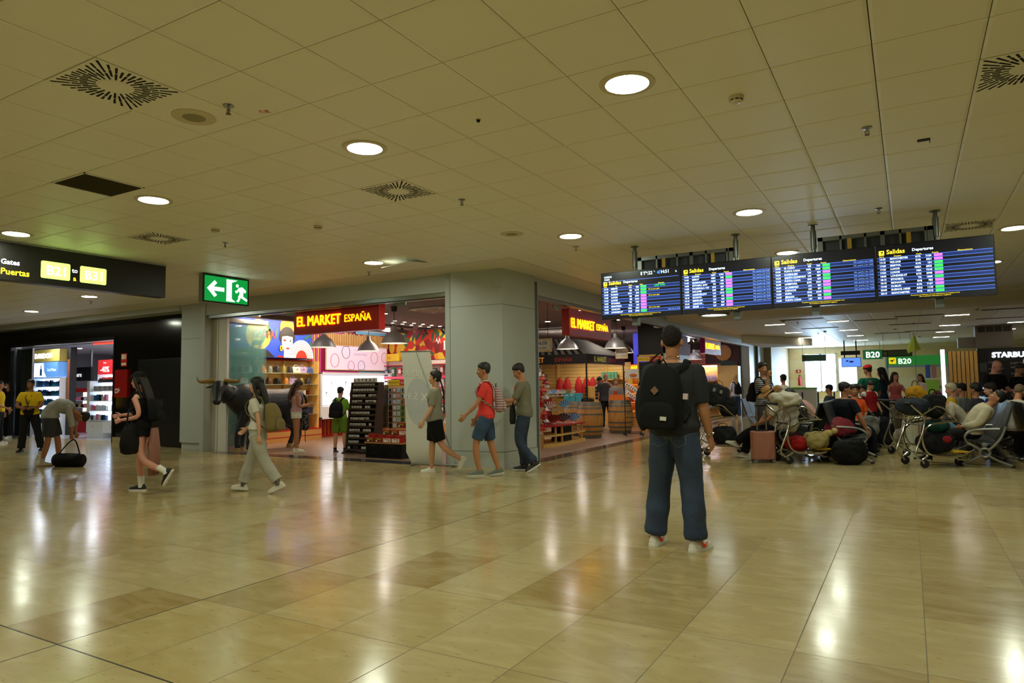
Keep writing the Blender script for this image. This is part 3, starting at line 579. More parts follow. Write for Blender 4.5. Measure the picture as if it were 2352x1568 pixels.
lampdisc('spot_downlight','tiny lit spotlight in the double row on the market ceiling','double row of tiny spotlights',.05,BULBS,[(-12.2,14.6+.42*i) for i in range(7)]+[(-12.62,14.6+.42*i) for i in range(7)])
lampdisc('shop_downlight','small round lit downlight, some added for brightness, deep inside the market','downlights deep in the market',.075,BULB,[(-7.0,15.3),(-7.1,18.2),(-8.9,17.4),(-8.6,21),(-10.5,23),(-8.0,25.5),(-9.6,28.4),(-7.4,29.6),(-10.6,15.4),(-13.6,12.6),(-13.9,16.3),(-11.2,13)])  # several of these are added to brighten the kiosk side
# linear wall-wash over bags and posters (strips added to brighten the wall, shielded from the hall)
def strip(nm,lb,p0,p1,mat,r=.02):
    mb=MB(); mb.cyl(p0,p1,r,8); t=thing(nm,lb,'light',group='added light strips'); mb.build('tube',mat,t); mb=MB(); mb.b2(p0[0]+.05,p0[0]+.07,p0[1],p1[1],3.15,3.258); mb.build('glare_shield',SHOPCEIL,t,smooth=0); return t  # added shield keeps the strip's glare out of the hall
WARMS=M('added_warm_strip',(255,232,196),.4,emit=230); COOLS=M('lit_cool_strip',(240,240,255),.4,emit=34)
strip('added_strip','added lit strip along the ceiling over the handbag shelves',(-13.6,11.2,3.22),(-13.6,13.9,3.22),WARMS)
strip('added_strip','added lit strip along the ceiling over the pink jewellery poster',(-14.0,14.3,3.22),(-14.0,17.3,3.22),COOLS)
# pendants
BRUSH=M('brushed_aluminium_shade',(206,204,208),.36,metal=.7,bump=.1,bs=120); SHIN=M('white_enamel_inside',(245,245,240),.5)
pe=thing('pendant_lamp','bell shaped brushed aluminium pendant lamp','pendant lamp',group='aluminium bell pendants of the market')
mb=MB(); mb.lathe([(.035,.84),(.075,.84),(.06,.72),(.03,.72)],n=20,caps=True); mb.cyl((0,0,.72),(0,0,.36),.007,8); mb.build('cord_and_rose',BLACKM,pe)
mb=MB(); mb.lathe([(.045,.40),(.052,.39),(.058,.30),(.11,.25),(.19,.19),(.25,.11),(.29,.02),(.305,0)],n=40,caps=False); mb.lathe([(.001,.40),(.045,.40)],n=40,caps=False); mb.build('lamp_shade',BRUSH,pe,smooth=50)
mb=MB(); mb.lathe([(.303,.001),(.285,.02),(.245,.105),(.185,.18),(.10,.235),(.001,.25)],n=40,caps=False); mb.build('shade_lining',SHIN,pe)
mb=MB(); mb.ball((0,0,.12),.055,14,10); mb.build('bulb',M('lit_pendant_bulb',(255,242,222),.4,emit=70),pe)
for k,(x,y,lb) in enumerate(((-12.25,12.0,'dark brushed bell pendant under the left half of the market sign'),(-12.62,14.0,'shiny bell pendant in front of the pink jewellery poster'),(-10.05,12.0,'bell pendant with its cord visible, nearest the corner pillar'),(-8.1,17.0,'bell pendant in front of the striped kiosk awning'),(-6.9,17.5,'bell pendant beside the kiosk awning sign, partly behind the departure screens'),(-7.75,20.4,'dim bell pendant near the dark column'),(-7.4,13.3,'bell pendant cut by the corner pillar under the souvenir sign'),(-7.6,28.0,'far black looking pendant in front of the bullring picture'))):
    o=pe if k==0 else dup(pe); o.location=(x,y,2.42); o['label']=lb
# tracks with spots
def track(p0,p1,lb,n,aim):
    p0,p1=V(p0),V(p1); t=thing('track_light',lb,'track light',group='black spot tracks'); mb=MB(); d=(p1-p0); mb.box((p0+p1)/2,(d.length,.035,.03),MX.Rotation(math.atan2(d.y,d.x),3,'Z')); mb.build('rail',BLACKM,t,smooth=0)
    for i in range(n):
        p=p0+d*((i+.5)/n); a=V(aim).normalized(); mb=MB(); mb.cyl(p,p-Z3*.08,.012,8); mb.cyl(p-Z3*.10-a*.06,p-Z3*.10+a*.09,.042,14); s=mb.build('spot_head',BLACKM,t)
        mb=MB(); q=p-Z3*.10+a*.0905; mb.cyl(q,q+a*.003,.034,14); mb.build('lens',BULBS if i%2==0 else SHIN,s)
track((-11.4,11.0,3.24),(-9.2,10.9,3.24),'black spot track above the market sign',4,(-.4,.8,-.7))
track((-13.1,14.4,3.24),(-13.1,16.5,3.24),'black spot track before the pine slat wall',2,(-.9,.2,-.6))
track((-13.2,16.9,3.24),(-12.0,17.0,3.24),'black spot track in front of the red fruit mural',2,(0,.8,-.7))
track((-7.2,21.5,3.24),(-7.2,27.5,3.24),'spot track along the far market front',4,(-.6,-.7,-.4))
# dome camera, cassette, exit plates
t=thing('dome_camera','black bullet dome camera on the market ceiling by the pillar','camera',(-7.87,10.66,SCZ)); mb=MB(); mb.lathe([(.07,0),(.07,-.06),(.05,-.12),(.02,-.14),(.001,-.142)],n=20); mb.build('housing',M('charcoal_plastic',(34,34,38),.4),t)
def cassette(x,y,lb):
    t=thing('air_cassette',lb,'air conditioner',(x,y,SCZ-.002),group='white ceiling air cassettes'); mb=MB(); mb.box((0,0,-.022),(.95,.95,.04)); mb.build('panel',WHITE,t,smooth=0,bev=.01)
    mb=MB(); mb.box((0,0,-.045),(.5,.5,.012)); mb.build('intake',M('cassette_intake',(190,184,170),.6,bump=.6,bs=200),t,smooth=0,bev=.004); mb=MB()
    for a in range(4): mb.box(MX.Rotation(a*PI/2,3,'Z')@V((.36,0,-.042)),(.045,.6,.006),MX.Rotation(a*PI/2,3,'Z'))
    mb.build('louvre',CAVITY,t,smooth=0)
cassette(-9.55,12.95,'white ceiling air cassette beside the nearest pendant'); cassette(-10.0,20.2,'white ceiling air cassette over the kiosk awning')
GL=M('clear_green_glass',(200,226,214),.08,alpha=.25); 
def exitplate(x,y,d,lb):
    t=thing('exit_plate',lb,'sign',(x,y,3.24),rz=d,group='green glass exit plates'); mb=MB(); mb.b2(-.17,.17,-.03,.03,-.015,.015); mb.build('rail',STEEL,t,smooth=0)
    mb=MB(); mb.b2(-.14,.14,-.004,.004,-.20,-.015); mb.build('plate',M('pale_green_plate',(150,176,146),.3,alpha=.85),t,smooth=0)
    mb=MB(); mb.prism([(-.06,-.12),(0,-.17),(.0+.06,-.12),(.02,-.13),(.02,-.05),(-.02,-.05),(-.02,-.13)],.002,faceY(-.05,0,-.0045)); mb.build('arrow',M('plate_arrow_white',(214,226,208),.4),t,smooth=0)
exitplate(-8.63,10.5,0,'green glass exit plate with down arrow beside the air cassette'); exitplate(-11.7,10.5,0,'green glass exit plate with arrow left of the market sign'); exitplate(-6.5,13.1,PI/2,'green glass exit plate inside the opening right of the pillar')
# ---------------------------------------------------------------- folded glass doors
t=thing('glass_door','stack of folded glass shop doors behind the bull','glass door',(-14.02,10.46,0))
GLS=M('teal_glass',(110,170,170),.04,alpha=.16,spec=.8)
for k in range(5):
    mb=MB(); a=V((.0+.028*k,0,0)); mb.b2(.03*k,.03*k+.01,.04+.015*k,1.14+.02*k,.10,3.02); mb.build('glass_leaf',GLS,t,smooth=0)
mb=MB(); mb.b2(-.01,.16,.02,1.24,3.02,3.12); mb.b2(-.01,.16,.02,1.24,0.01,.10); mb.build('clamp_rail',STEEL,t,smooth=0)
# ---------------------------------------------------------------- guapa mural
t=thing('mural_guapa','blue mural of a winking woman with comb, fan and yellow moon','mural',(-14.6,0,0))
MBL=M('mural_blue',(24,64,190),.5,var=.25,vs=3); MYE=M('mural_yellow',(240,196,60),.5,var=.1,vs=4); MSK=M('mural_skin',(246,232,224),.5); MBK=M('mural_black',(18,14,20),.5); MRD=M('mural_red',(200,48,30),.5); MGN=M('mural_leaf_green',(34,92,70),.5,var=.3,vs=6); MOR=M('mural_ochre',(206,140,48),.5,var=.2); MWT=M('mural_white',(240,238,240),.5)
mb=MB(); mb.b2(-.38,0,11.05,13.87,2.26,SCZ); mb.build('panel',MBL,t,smooth=0)
lay=[0]
def art(nm,mat,polys,x=-0.0,yo=0,zo=0):
    lay[0]+=1; mb=MB()
    if nm in('earring','earring_hole') and len(polys)>1:
        for P in polys: art(nm,mat,[P])
        return
    for P in polys: mb.prism(P,.0015,faceX(yo,zo,.0005+lay[0]*.0016))
    return mb.build(nm,mat,t,smooth=0)
def circ(cx,cy,rx,ry=None,n=28,a0=0,a1=2*PI):
    ry=ry or rx; full=abs(a1-a0-2*PI)<1e-6
    return [(cx+rx*math.cos(a0+(a1-a0)*i/(n if full else n-1)),cy+ry*math.sin(a0+(a1-a0)*i/(n if full else n-1))) for i in range(n)]
art('moon',MYE,[circ(12.02,2.85,.40)])
art('hill',MBK,[[(11.05,2.27),(11.3,2.45),(11.8,2.50),(12.3,2.46),(12.55,2.27)]])
art('bull_silhouette',MBK,[[(11.78,2.50),(11.8,2.66),(11.9,2.70),(12.06,2.69),(12.12,2.74),(12.14,2.66),(12.1,2.6),(12.08,2.5),(12.04,2.5),(12.02,2.58),(11.88,2.57),(11.86,2.5)]])
def leaf(x,y,a,l,w): c,s=math.cos(a),math.sin(a); return [(x+c*l*u-s*w*v,y+s*l*u+c*w*v) for u,v in ((0,0),(.3,.5),(.7,.4),(1,0),(.7,-.4),(.3,-.5))]
random.seed(3)
art('leaves',MGN,[leaf(12.2+random.uniform(-.1,.5),3.2-random.uniform(0,.3),random.uniform(3.4,5.4),.3,.08) for _ in range(9)]+[leaf(13.7+random.uniform(-.1,.1),3.15-.12*i,3.6+(i%2)*1.6,.28,.08) for i in range(7)])
art('comb',MOR,[circ(12.95,3.12,.24,.2,20,0,PI)+[(12.71,2.98),(13.19,2.98)][::1]])
art('hair_back',MBK,[circ(12.96,2.84,.27,.27)+[]])
art('neck',MSK,[[(12.84,2.27),(12.85,2.45),(13.06,2.45),(13.08,2.27)]])
art('face',MSK,[[(12.78,2.86),(12.77,2.66),(12.83,2.47),(12.96,2.38),(13.09,2.47),(13.15,2.66),(13.14,2.86),(12.96,2.93)]])
art('fringe',MBK,[[(12.72,2.98),(12.74,2.76),(12.79,2.84),(12.96,2.86),(13.14,2.84),(13.19,2.76),(13.2,2.98),(12.96,3.06)]])
art('shoulders',M('mural_red_dress',(150,30,26),.5),[[(12.6,2.27),(12.66,2.33),(12.84,2.30),(12.84,2.27)],[(13.08,2.27),(13.09,2.3),(13.2,2.27)]])
art('eyelid',MRD,[circ(12.86,2.74,.055,.028)]); art('eye',MWT,[circ(13.06,2.73,.055,.03)]); art('pupil',MBK,[circ(13.06,2.73,.022,.028),[(12.8,2.72),(12.92,2.72),(12.92,2.73),(12.8,2.73)],[(13.0,2.79),(13.12,2.79),(13.12,2.80),(13.0,2.80)]])
art('lips',MRD,[circ(12.965,2.52,.06,.026)]); art('nose',M('mural_shade',(224,196,184),.5),[[(12.96,2.74),(12.99,2.62),(12.94,2.62)]])
art('earring',M('mural_gold',(238,190,30),.5),[circ(12.74,2.52,.05,.08),circ(13.18,2.52,.05,.08)]); art('earring_hole',MRD,[circ(12.74,2.52,.025,.05),circ(13.18,2.52,.025,.05)])
art('fan_leaf',MWT,[[(13.44,2.27)]+circ(13.44,2.27,.44,.50,24,0,PI)]); art('fan_dots',MRD,[circ(13.44+r*math.cos(a)*.88,2.27+r*math.sin(a),.014,n=6) for r in (.26,.32,.38,.44) for a in [PI*(i+.5+(r*50%1))/(14+r*14) for i in range(int(13+r*14))]])
art('fan_sticks',MRD,[[(13.44,2.27)]+circ(13.44,2.27,.2,.22,16,0,PI)])
mb=MB(); mb.text('\u00a1GUAPA!',(.03,11.76,2.77),.27,Y3,Z3,bold=.02,wmax=.80); mb.build('lettering',MRD,t,smooth=0)
# ---------------------------------------------------------------- handbag shelving
GLASSH=M('shelf_glass',(190,214,200),.05,alpha=.45)
t=thing('bag_shelving','honey pine shelving unit with glass shelves full of handbags','shelving',(-14.95,11.05,0))
mb=MB(); mb.b2(0,.05,0,3.0,.2,2.2); mb.build('back_panel',PINEH,t,smooth=0)
for y in (0,1.0,2.0,2.96):
    mb=MB(); mb.b2(.05,.14 if y not in(0,2.96) else .42,y,y+.06,.15,2.2); mb.build('upright',PINE,t,smooth=0,bev=.003)
mb=MB(); mb.b2(0,.5,0,3.05,0,.30); mb.build('plinth',BEECH,t,smooth=0,bev=.004)
mb=MB(); mb.b2(0,.505,-.01,3.06,.30,.33); mb.b2(.5,.504,0,3.05,.13,.15); mb.b2(0,.14,0,3.0,2.2,2.24); mb.build('red_edging',RED,t,smooth=0)
SHZ=[.73,1.25,1.55,1.86]
for z in SHZ:
    mb=MB(); mb.b2(.06,.45,.02,2.98,z-.012,z); mb.build('glass_shelf',GLASSH,t,smooth=0)
grv=MB()
for i in range(13): grv.b2(.05,.052,.03,2.96,.42+i*.14,.428+i*.14)
grv.build('grooves',M('groove_shadow_brown',(120,82,40),.7),t,smooth=0)
bagmats={}
def bagmat(n,c): 
    return M('leather_'+n.replace(' ','_'),c,.42,var=.12,vs=10,bump=.15,bs=150)
def handbag(col,rgb,label,loc,rz,w=.26,h=.2,d=.11,kind=0,group=None):
    t=thing('handbag',label,'handbag',loc,rz,group); m=bagmat(col,rgb)
    mb=MB(); rings=[]
    for z,k,kd in ((0,.96,.9),(.02,1,1),(h*.5,.98,.9),(h*.85,.92,.75),(h,.86,.45)):
        rings.append([V((x*k,y*kd*d/.11,z)) for x,y in roundrect(w,.11,.04,3)])
    mb.loft(rings); mb.build('body',m,t,smooth=60)
    if kind!=2:
        mb=MB(); mb.tube(spl([(-w*.25,0,h*.95),(-w*.22,0,h*1.2),(0,0,h*1.32),(w*.22,0,h*1.2),(w*.25,0,h*.95)],4),.008,6); mb.build('handle',m,t)
    mb=MB(); mb.box((0,-d*.52,h*.6),(.03,.01,.03)); mb.build('clasp',M('gold_clasp',(214,176,90),.25,metal=1),t,smooth=0)
    if kind==1: mb=MB(); mb.b2(-w*.45,w*.45,-d*.5-.004,-d*.35,h*.45,h*.92); mb.build('flap',m,t,smooth=0,bev=.004)
    return t
BL=[('black',(24,22,24)),('wine red',(120,24,34)),('pale blue',(178,206,226)),('tan',(190,124,50)),('striped grey',(120,130,124)),('charcoal',(52,54,60)),('cream',(232,222,208)),('denim blue',(64,90,150)),('lilac',(196,170,214)),('olive',(140,128,60)),('navy',(26,32,60)),('bright red',(190,34,34)),('brown',(96,60,36)),('purple',(86,36,120)),('mustard',(222,176,30)),('slate',(70,74,84))]
def cmap(n): return dict(BL)[n]
ordn={1.86:'top',1.55:'second',1.25:'third',.73:'fourth',.335:'lowest'}
row={1.86:['black','wine red','pale blue','black','tan','striped grey','charcoal','olive','charcoal','cream','lilac','denim blue'],
     1.55:['black','cream','black','wine red','brown','black','tan','lilac','olive','charcoal'],
     .335:['purple','mustard','navy','black','slate','black','brown']}
for z,cs in row.items():
    n=len(cs); used={}
    for i,c in enumerate(cs):
        used[c]=used.get(c,0)+1; y=11.2+2.72*(i+.5)/n; big=c in('cream','denim blue','lilac')
        nb=cs[i-1] if i else None; nx=cs[i+1] if i+1<n else None
        where_=f'between a {nb} and a {nx} bag' if nb and nx else ('at the glass door end' if not nb else 'at the poster end')
        handbag(c,cmap(c),f'{c} handbag on the {ordn[z]} shelf, {where_}',(-14.68,y,z+.001),PI/2+(1.2 if not big else 0)+random.uniform(-.2,.2),w=.26 if not big else .28,h=.17 if z>1 else .22,d=.12,kind=i%3,group='handbags on the pine shelving')
# third shelf folded purses, fourth folded bags
def stackbox(nm,lb,cat,loc,dims,mat,n,gap=.002,group=None,rz=0,var=None):
    for i in range(n):
        mb=MB(); mb.box((0,0,dims[2]/2),dims); o=mb.build(nm,mat if not isinstance(mat,list) else mat[i%len(mat)],smooth=0,bev=min(dims)*.12,loc=(loc[0],loc[1],loc[2]+i*(dims[2]+gap))); o.rotation_euler=(0,0,rz); tag(o,lb if n==1 else lb+(', topmost of its stack' if i==n-1 else (', lowest of its stack' if i==0 else ', mid stack')),cat,group)
P3=['bright red','navy','tan','purple','bright red','denim blue','mustard','black','bright red','slate','cream','pale blue','olive','cream','wine red']
for i,c in enumerate(P3):
    mb=MB(); mb.box((0,0,.065),(.2,.025,.13)); o=mb.build('purse',bagmat(c,cmap(c)),smooth=0,bev=.006,loc=(-14.66,11.3+i*.175,1.251)); o.rotation_euler=(0,0,.2 if i%2 else -.1); o.rotation_euler[0]=0
    nb=P3[i-1] if i else 'nothing'; tag(o,f'{c} purse standing on the third shelf after a {nb} one' if i else f'{c} purse first on the third shelf','purse','purses on the third shelf')
for k,y in enumerate((11.6,12.1,12.9,13.3,13.7)):
    stackbox('folded_bag',f'{["navy","black","dark plaid","slate","black"][k]} folded bag on the fourth shelf {["by the glass door","behind the walking woman","by the pine upright","before the last upright","at the poster end"][k]}','bag',(-14.68,y,.731),(.3,.28,.06),bagmat('navy',cmap('navy')) if k%2==0 else bagmat('black',cmap('black')),3 if k>1 else 2,group='folded bags on the fourth shelf')
# ---------------------------------------------------------------- slat wall, poster, white counter
PNK=M('pink_slat',(206,70,140),.5); LBL=M('light_blue_slat',(120,190,214),.5); WIN=M('wine_slat',(150,30,70),.5)
t=thing('slat_wall','wall cladding of upright pine, pink and blue slats round the jewellery poster','slat wall',(-15.04,14.12,0))
mb=MB(); mb.b2(0,.02,0,3.45,0,3.2,0); mb.build('backing',[WIN],t,smooth=0)
mb=MB(); random.seed(5)
for i in range(46):
    y=.02+i*.075; c=0 if i%3 else (1 if i<18 else 2)
    mb.b2(.02,.07,y,y+.042,2.72 if i>5 else .02,3.10+random.uniform(-.03,.05),0 if i>5 else (1 if i%2 else 0)); 
    if i>5: mb.b2(.02,.06,y,y+.042,.06,.52,3 if i%2 else 4)
mb.build('slats',[PINE,PNK,LBL,RED,M('orange_slat',(214,110,40),.5)],t,smooth=0)
mb=MB(); mb.b2(.02,.08,.0,3.4,.0,.06,3); mb.b2(.07,.085,.5,1.3,3.08,3.2,0); mb.b2(.07,.085,1.9,3.4,3.12,3.2,1); mb.b2(.07,.1,.5,1.9,2.68,2.74,0); mb.b2(.07,.1,1.9,3.3,2.68,2.74,1); mb.b2(.06,.1,.5,2.0,1.90,1.94,0); mb.b2(.06,.1,2.0,3.3,1.90,1.94,1); mb.build('cross_rails',[PNK,LBL,PINE,RED],t,smooth=0)
t=thing('jewellery_poster','wide pale pink lit poster of loop bracelets in a rope frame','poster',(-14.93,14.7,1.98))
mb=MB(); mb.b2(0,.03,0,2.72,0,.74); mb.build('panel',M('lit_pink_poster',(250,224,238),.5,emit=.22),t,smooth=0)
mb=MB()
for z in (0,.74): mb.tube([(.03,-.02+i*.02,z+.006*math.sin(i*1.3)) for i in range(139)],.014,6)
for y in (0,2.72): mb.tube([(.03,y+.006*math.sin(i*1.3),i*.02) for i in range(38)],.014,6)
mb.build('rope_frame',M('rope_tan',(216,186,140),.8),t)
RC=[(200,80,90),(70,70,90),(180,90,160),(90,120,200),(210,120,110)]
for i,(y,z,r) in enumerate(((.35,.28,.2),(.82,.55,.2),(1.05,.12,.16),(1.5,.12,.18),(2.1,.4,.19),(2.6,.42,.17))):
    mb=MB(); mb.tube([(.036,y+r*.85*math.cos(a*PI/12),max(min(z+r*math.sin(a*PI/12),.72),.02)) for a in range(24)],.007,5,closed=True); mb.build('bracelet_picture',M('bracelet_print_%d'%(i%5),RC[i%5],.5),t)
mb=MB(); mb.text('TOUS',(.034,1.15,.60),.06,Y3,Z3); mb.text('TENERIFE PERLA',(.034,1.15,.46),.085,Y3,Z3,wmax=.75); mb.build('caption',M('poster_grey_print',(170,160,180),.5),t,smooth=0)
t=thing('jewellery_counter','tall white lit display case wall under the pink poster','display case',(-14.93,14.2,0))
mb=MB(); mb.b2(0,.33,0,.07,.54,1.89); mb.b2(0,.33,3.13,3.2,.54,1.89); mb.b2(0,.33,0,3.2,1.84,1.89); mb.b2(0,.33,0,3.2,.54,.60); mb.b2(0,.3,.07,3.13,.6,.9); mb.b2(0,.02,0,3.2,.54,1.89); mb.build('case',M('case_white',(240,240,244),.3),t,smooth=0,bev=.004)
mb=MB(); mb.b2(.02,.03,.1,3.1,.95,1.8); mb.build('lit_back',M('lit_white_case',(255,250,255),.4,emit=2.3),t,smooth=0)
for z in (1.2,1.5):
    mb=MB(); mb.b2(.03,.3,.07,3.13,z-.008,z); mb.build('glass_shelf',GLASSH,t,smooth=0)
for k in range(14):
    y=14.4+k*.2; z=(.905,1.2,1.5)[k%3]; mb=MB(); mb.lathe([(.03,0),(.03,.01),(.012,.02),(.012,.07),(.035,.10),(.012,.13)],n=12); o=mb.build('jewellery_bust',M('bust_velvet_%d'%(k%2),((230,216,220),(190,176,170))[k%2],.7),loc=(-14.78,y,z)); tag(o,'small jewellery bust inside the white lit case','jewellery display','jewellery busts in the white case')
# fruit mural, product wall
t=thing('mural_fruit','red and orange mural of leaves, fruit and lemons over the product wall','mural',(-15.0,17.56,2.3))
g=NG('fruit_mural_paint',.5); vec,x,y,z=g.pos(); vo=g.n('TexVoronoi'); g.nt.links.new(vec,vo.inputs['Vector']); vo.inputs['Scale'].default_value=4.2; vo.inputs['Randomness'].default_value=1
wn=g.n('TexWhiteNoise'); g.nt.links.new(vo.outputs['Color'],wn.inputs['Vector']); c=g.ramp(wn.outputs['Value'],[(0,srgb(150,20,24)),(.3,srgb(210,50,24)),(.48,srgb(232,140,30)),(.62,srgb(226,186,50)),(.74,srgb(70,100,40)),(.88,srgb(120,22,26))],'CONSTANT'); g.col(c)
mb=MB(); mb.b2(0,4.4,0,.03,0,.95); mb.build('panel',g.m,t,smooth=0)
art2=lambda nm,mat,polys,l: [ (lambda m_: [m_.prism(P,.0015,faceY(0,0,-.0005-l*.0016)) for P in polys] and m_.build(nm,mat,t,smooth=0))(MB()) ]
art2('lemon',MYE,[circ(.55,.35,.16,.24),circ(.2,.45,.12,.2)],1); art2('leaf_sprays',MGN,[leaf(.4+i*.25,.9,4.2+random.uniform(-.6,.6),.36,.1) for i in range(12)],2); art2('red_fruit',MRD,[circ(1.0,.5,.14)],3); art2('red_fruit',MRD,[circ(1.5,.3,.17)],3); art2('red_fruit',MRD,[circ(2.6,.45,.2)],3); art2('white_script',MWT,[[(2.0,.55),(2.04,.7),(2.1,.55),(2.16,.7),(2.2,.5),(2.16,.6),(2.1,.48),(2.05,.6)]],4)
mb=MB(); mb.text('MOJ',(2.3,-.01,.3),.4,X3,Z3,bold=.03); mb.build('lettering',MWT,t,smooth=0)
t=thing('product_wall','back wall rack hung with packaged trinkets under red price strips','rack',(-15.0,17.3,0))
mb=MB(); mb.b2(0,4.3,.2,.24,.3,2.28); mb.build('back_panel',M('rack_white_back',(236,232,226),.5),t,smooth=0); mb=MB()
for z in (.55,1.0,1.4,1.75,2.12): mb.b2(0,4.3,-.02,.2,z,z+.03)
mb.build('shelf_rail',RED,t,smooth=0); mb=MB(); mb.b2(0,4.3,-.05,.24,0,.3); mb.build('plinth',BEECH,t,smooth=0)
mb=MB(); 
for z in (1.0,1.75): mb.b2(0,4.3,-.024,-.02,z-.05,z+.03)
mb.build('price_strip',M('price_strip_pink',(226,60,90),.5),t,smooth=0)
for x,s in ((.2,'3X'),(.95,'OFERTAS')):
    mb=MB(); mb.b2(x,x+.55,-.03,-.02,2.28,2.52); q_=mb.build('price_sign',M('price_sign_yellow',(246,206,40),.5),t,smooth=0); mb=MB(); mb.text(s,(x+.03,-.032,2.34),.14,X3,Z3,wmax=.48); mb.build('lettering',MRD,q_,smooth=0)
random.seed(11); cols=[('black',(26,24,28)),('silver',(196,196,204)),('white',(232,232,232)),('red',(180,40,40)),('blue',(50,80,150)),('green',(60,120,70)),('gold',(190,150,70))]
for rz_,z in enumerate((.60,1.06,1.46,1.81)):
    for i in range(15):
        c=random.choice(cols); mb=MB(); h=random.uniform(.18,.28); mb.b2(-.07,.07,-.03,.03,0,h,0); mb.b2(-.05,.05,-.032,-.03,h*.3,h*.8,1)
        o=mb.build('trinket_pack',[M('pack_'+c[0],c[1],.4),M('pack_window',(214,210,206),.3)],smooth=0,loc=(-14.85+i*.28,17.36,z)); tag(o,f'{c[0]} hanging trinket pack on the rack below the fruit mural, {["lowest","third","second","top"][rz_]} row','trinket','trinket packs under the fruit mural')
# ---------------------------------------------------------------- magnet letter rack
t=thing('letter_rack','tall dark brown tiered rack of white letter magnets by the boy','display rack',(-10.4,11.45,0),rz=.12)
DB=M('dark_brown_wood',(58,40,28),.5,var=.15); TIERS=12
mb=MB()
mb.prism([(-.25,.03),(.08,.03),(.17,1.55),(-.02,1.55)],.03,MX(((0,0,1,.34),(1,0,0,0),(0,1,0,0),(0,0,0,1)))); mb.build('side_panel',DB,t,smooth=0)
mb=MB(); mb.prism([(-.25,.03),(.08,.03),(.17,1.55),(-.02,1.55)],.03,MX(((0,0,1,-.37),(1,0,0,0),(0,1,0,0),(0,0,0,1)))); mb.build('side_panel',DB,t,smooth=0)
mb=MB(); mb.add([(-.34,.06,.05),(.34,.06,.05),(.34,.15,1.55),(-.34,.15,1.55)],[(0,1,2,3)]); mb.b2(-.34,.34,-.02,.17,1.52,1.55); mb.b2(-.42,.42,-.3,.3,0,.03); mb.b2(.36,.5,-.28,.1,.03,.18); mb.build('back_panel',DB,t,smooth=0)
def tier_y(z): return -.25+.23*(z/1.55)
zs=[.06+i*.125 for i in range(TIERS)]
for z in zs:
    y=tier_y(z); mb=MB(); mb.b2(-.34,.34,y,y+.02,z,z+.045); mb.b2(-.34,.34,y+.02,.08,z,z+.012); mb.build('tier',DB,t,smooth=0)
rows_=['0 ## 11','890N  #','2341  67','UVWX XYZ','NOPQRS S','HIJKLMN','ABCDEFG','OO++ OO','OOMM AMMI','LLOOO AMM','SIOSOOOS','DDOOSOOR']
LM=M('magnet_white_tile',(226,222,214),.5); LK=M('magnet_black_print',(20,18,18),.5); first=None
for z,s in zip(zs,rows_):
    y=tier_y(z)
    for i,ch in enumerate(s):
        if ch==' ': continue
        mb=MB(); mb.b2(-.028,.028,-.004,.004,0,.075,0); mb.text(ch if ch not in '#+' else ('\u2665' if ch=='#' else 'O'),(0,-.0045,.015),.07,X3,Z3,1,align='C',bold=.02)
        o=mb.build('letter_magnet',[LM,LK],smooth=0); m_=t.matrix_world if False else MX.Translation((-10.4,11.45,0))@MX.Rotation(.12,4,'Z')
        p=m_@V((-.29+i*.072,y+.03,z+.02)); o.location=p; o.rotation_euler=(0,0,.12); tag(o,f'white letter magnet {ch if ch.isalnum() else "symbol"} in row {["lowest","second lowest","third lowest","fourth","fifth","sixth","seventh","eighth","ninth","tenth","second highest","highest"][zs.index(z)]} of the brown rack','letter magnet','letter magnets on the brown rack')
t=thing('letter_train','little name train of white letter blocks on top of the brown rack','letter sign',(-10.42,11.5,1.55),rz=.12)
for i,ch in enumerate('LETRAS'):
    mb=MB(); mb.b2(-.045,.045,-.03,.03,.0,.09,0); mb.text(ch,(0,-.031,.015),.085,X3,Z3,1,align='C',bold=.03); o=mb.build('letter_block',[LM,LK],t,smooth=0,loc=(-.28+i*.1,0,0))
# ---------------------------------------------------------------- bracelet stand
t=thing('bracelet_stand','pine spinner stand of carded bracelets with yellow and red header','display rack',(-10.2,12.3,0),rz=.12)
mb=MB(); mb.b2(-.24,.24,-.02,.02,.45,1.5); mb.b2(-.3,.3,-.25,.25,0,.06); mb.b2(-.03,.03,-.02,.03,.06,.5); mb.build('board',PINEH,t,smooth=0)
mb=MB(); mb.b2(-.24,.07,-.03,-.02,1.48,1.6,0); mb.b2(.07,.24,-.03,-.02,1.48,1.6,1); mb.text('BRACELETS',(-.22,-.032,1.52),.06,X3,Z3,2,wmax=.27); mb.text('3x2',(.09,-.032,1.51),.08,X3,Z3,3,wmax=.14); mb.build('header',[M('price_sign_yellow'),MRD,LK,MWT],t,smooth=0)
mb=MB(); mb.b2(-.30,-.26,-.2,.2,.5,1.48); mb.build('side_wire',STEEL,t,smooth=0)
CC=[('brown',(62,40,34)),('white',(214,206,220)),('mint',(150,196,176)),('green',(80,130,80))]; m_=MX.Translation((-10.2,12.3,0))@MX.Rotation(.12,4,'Z')
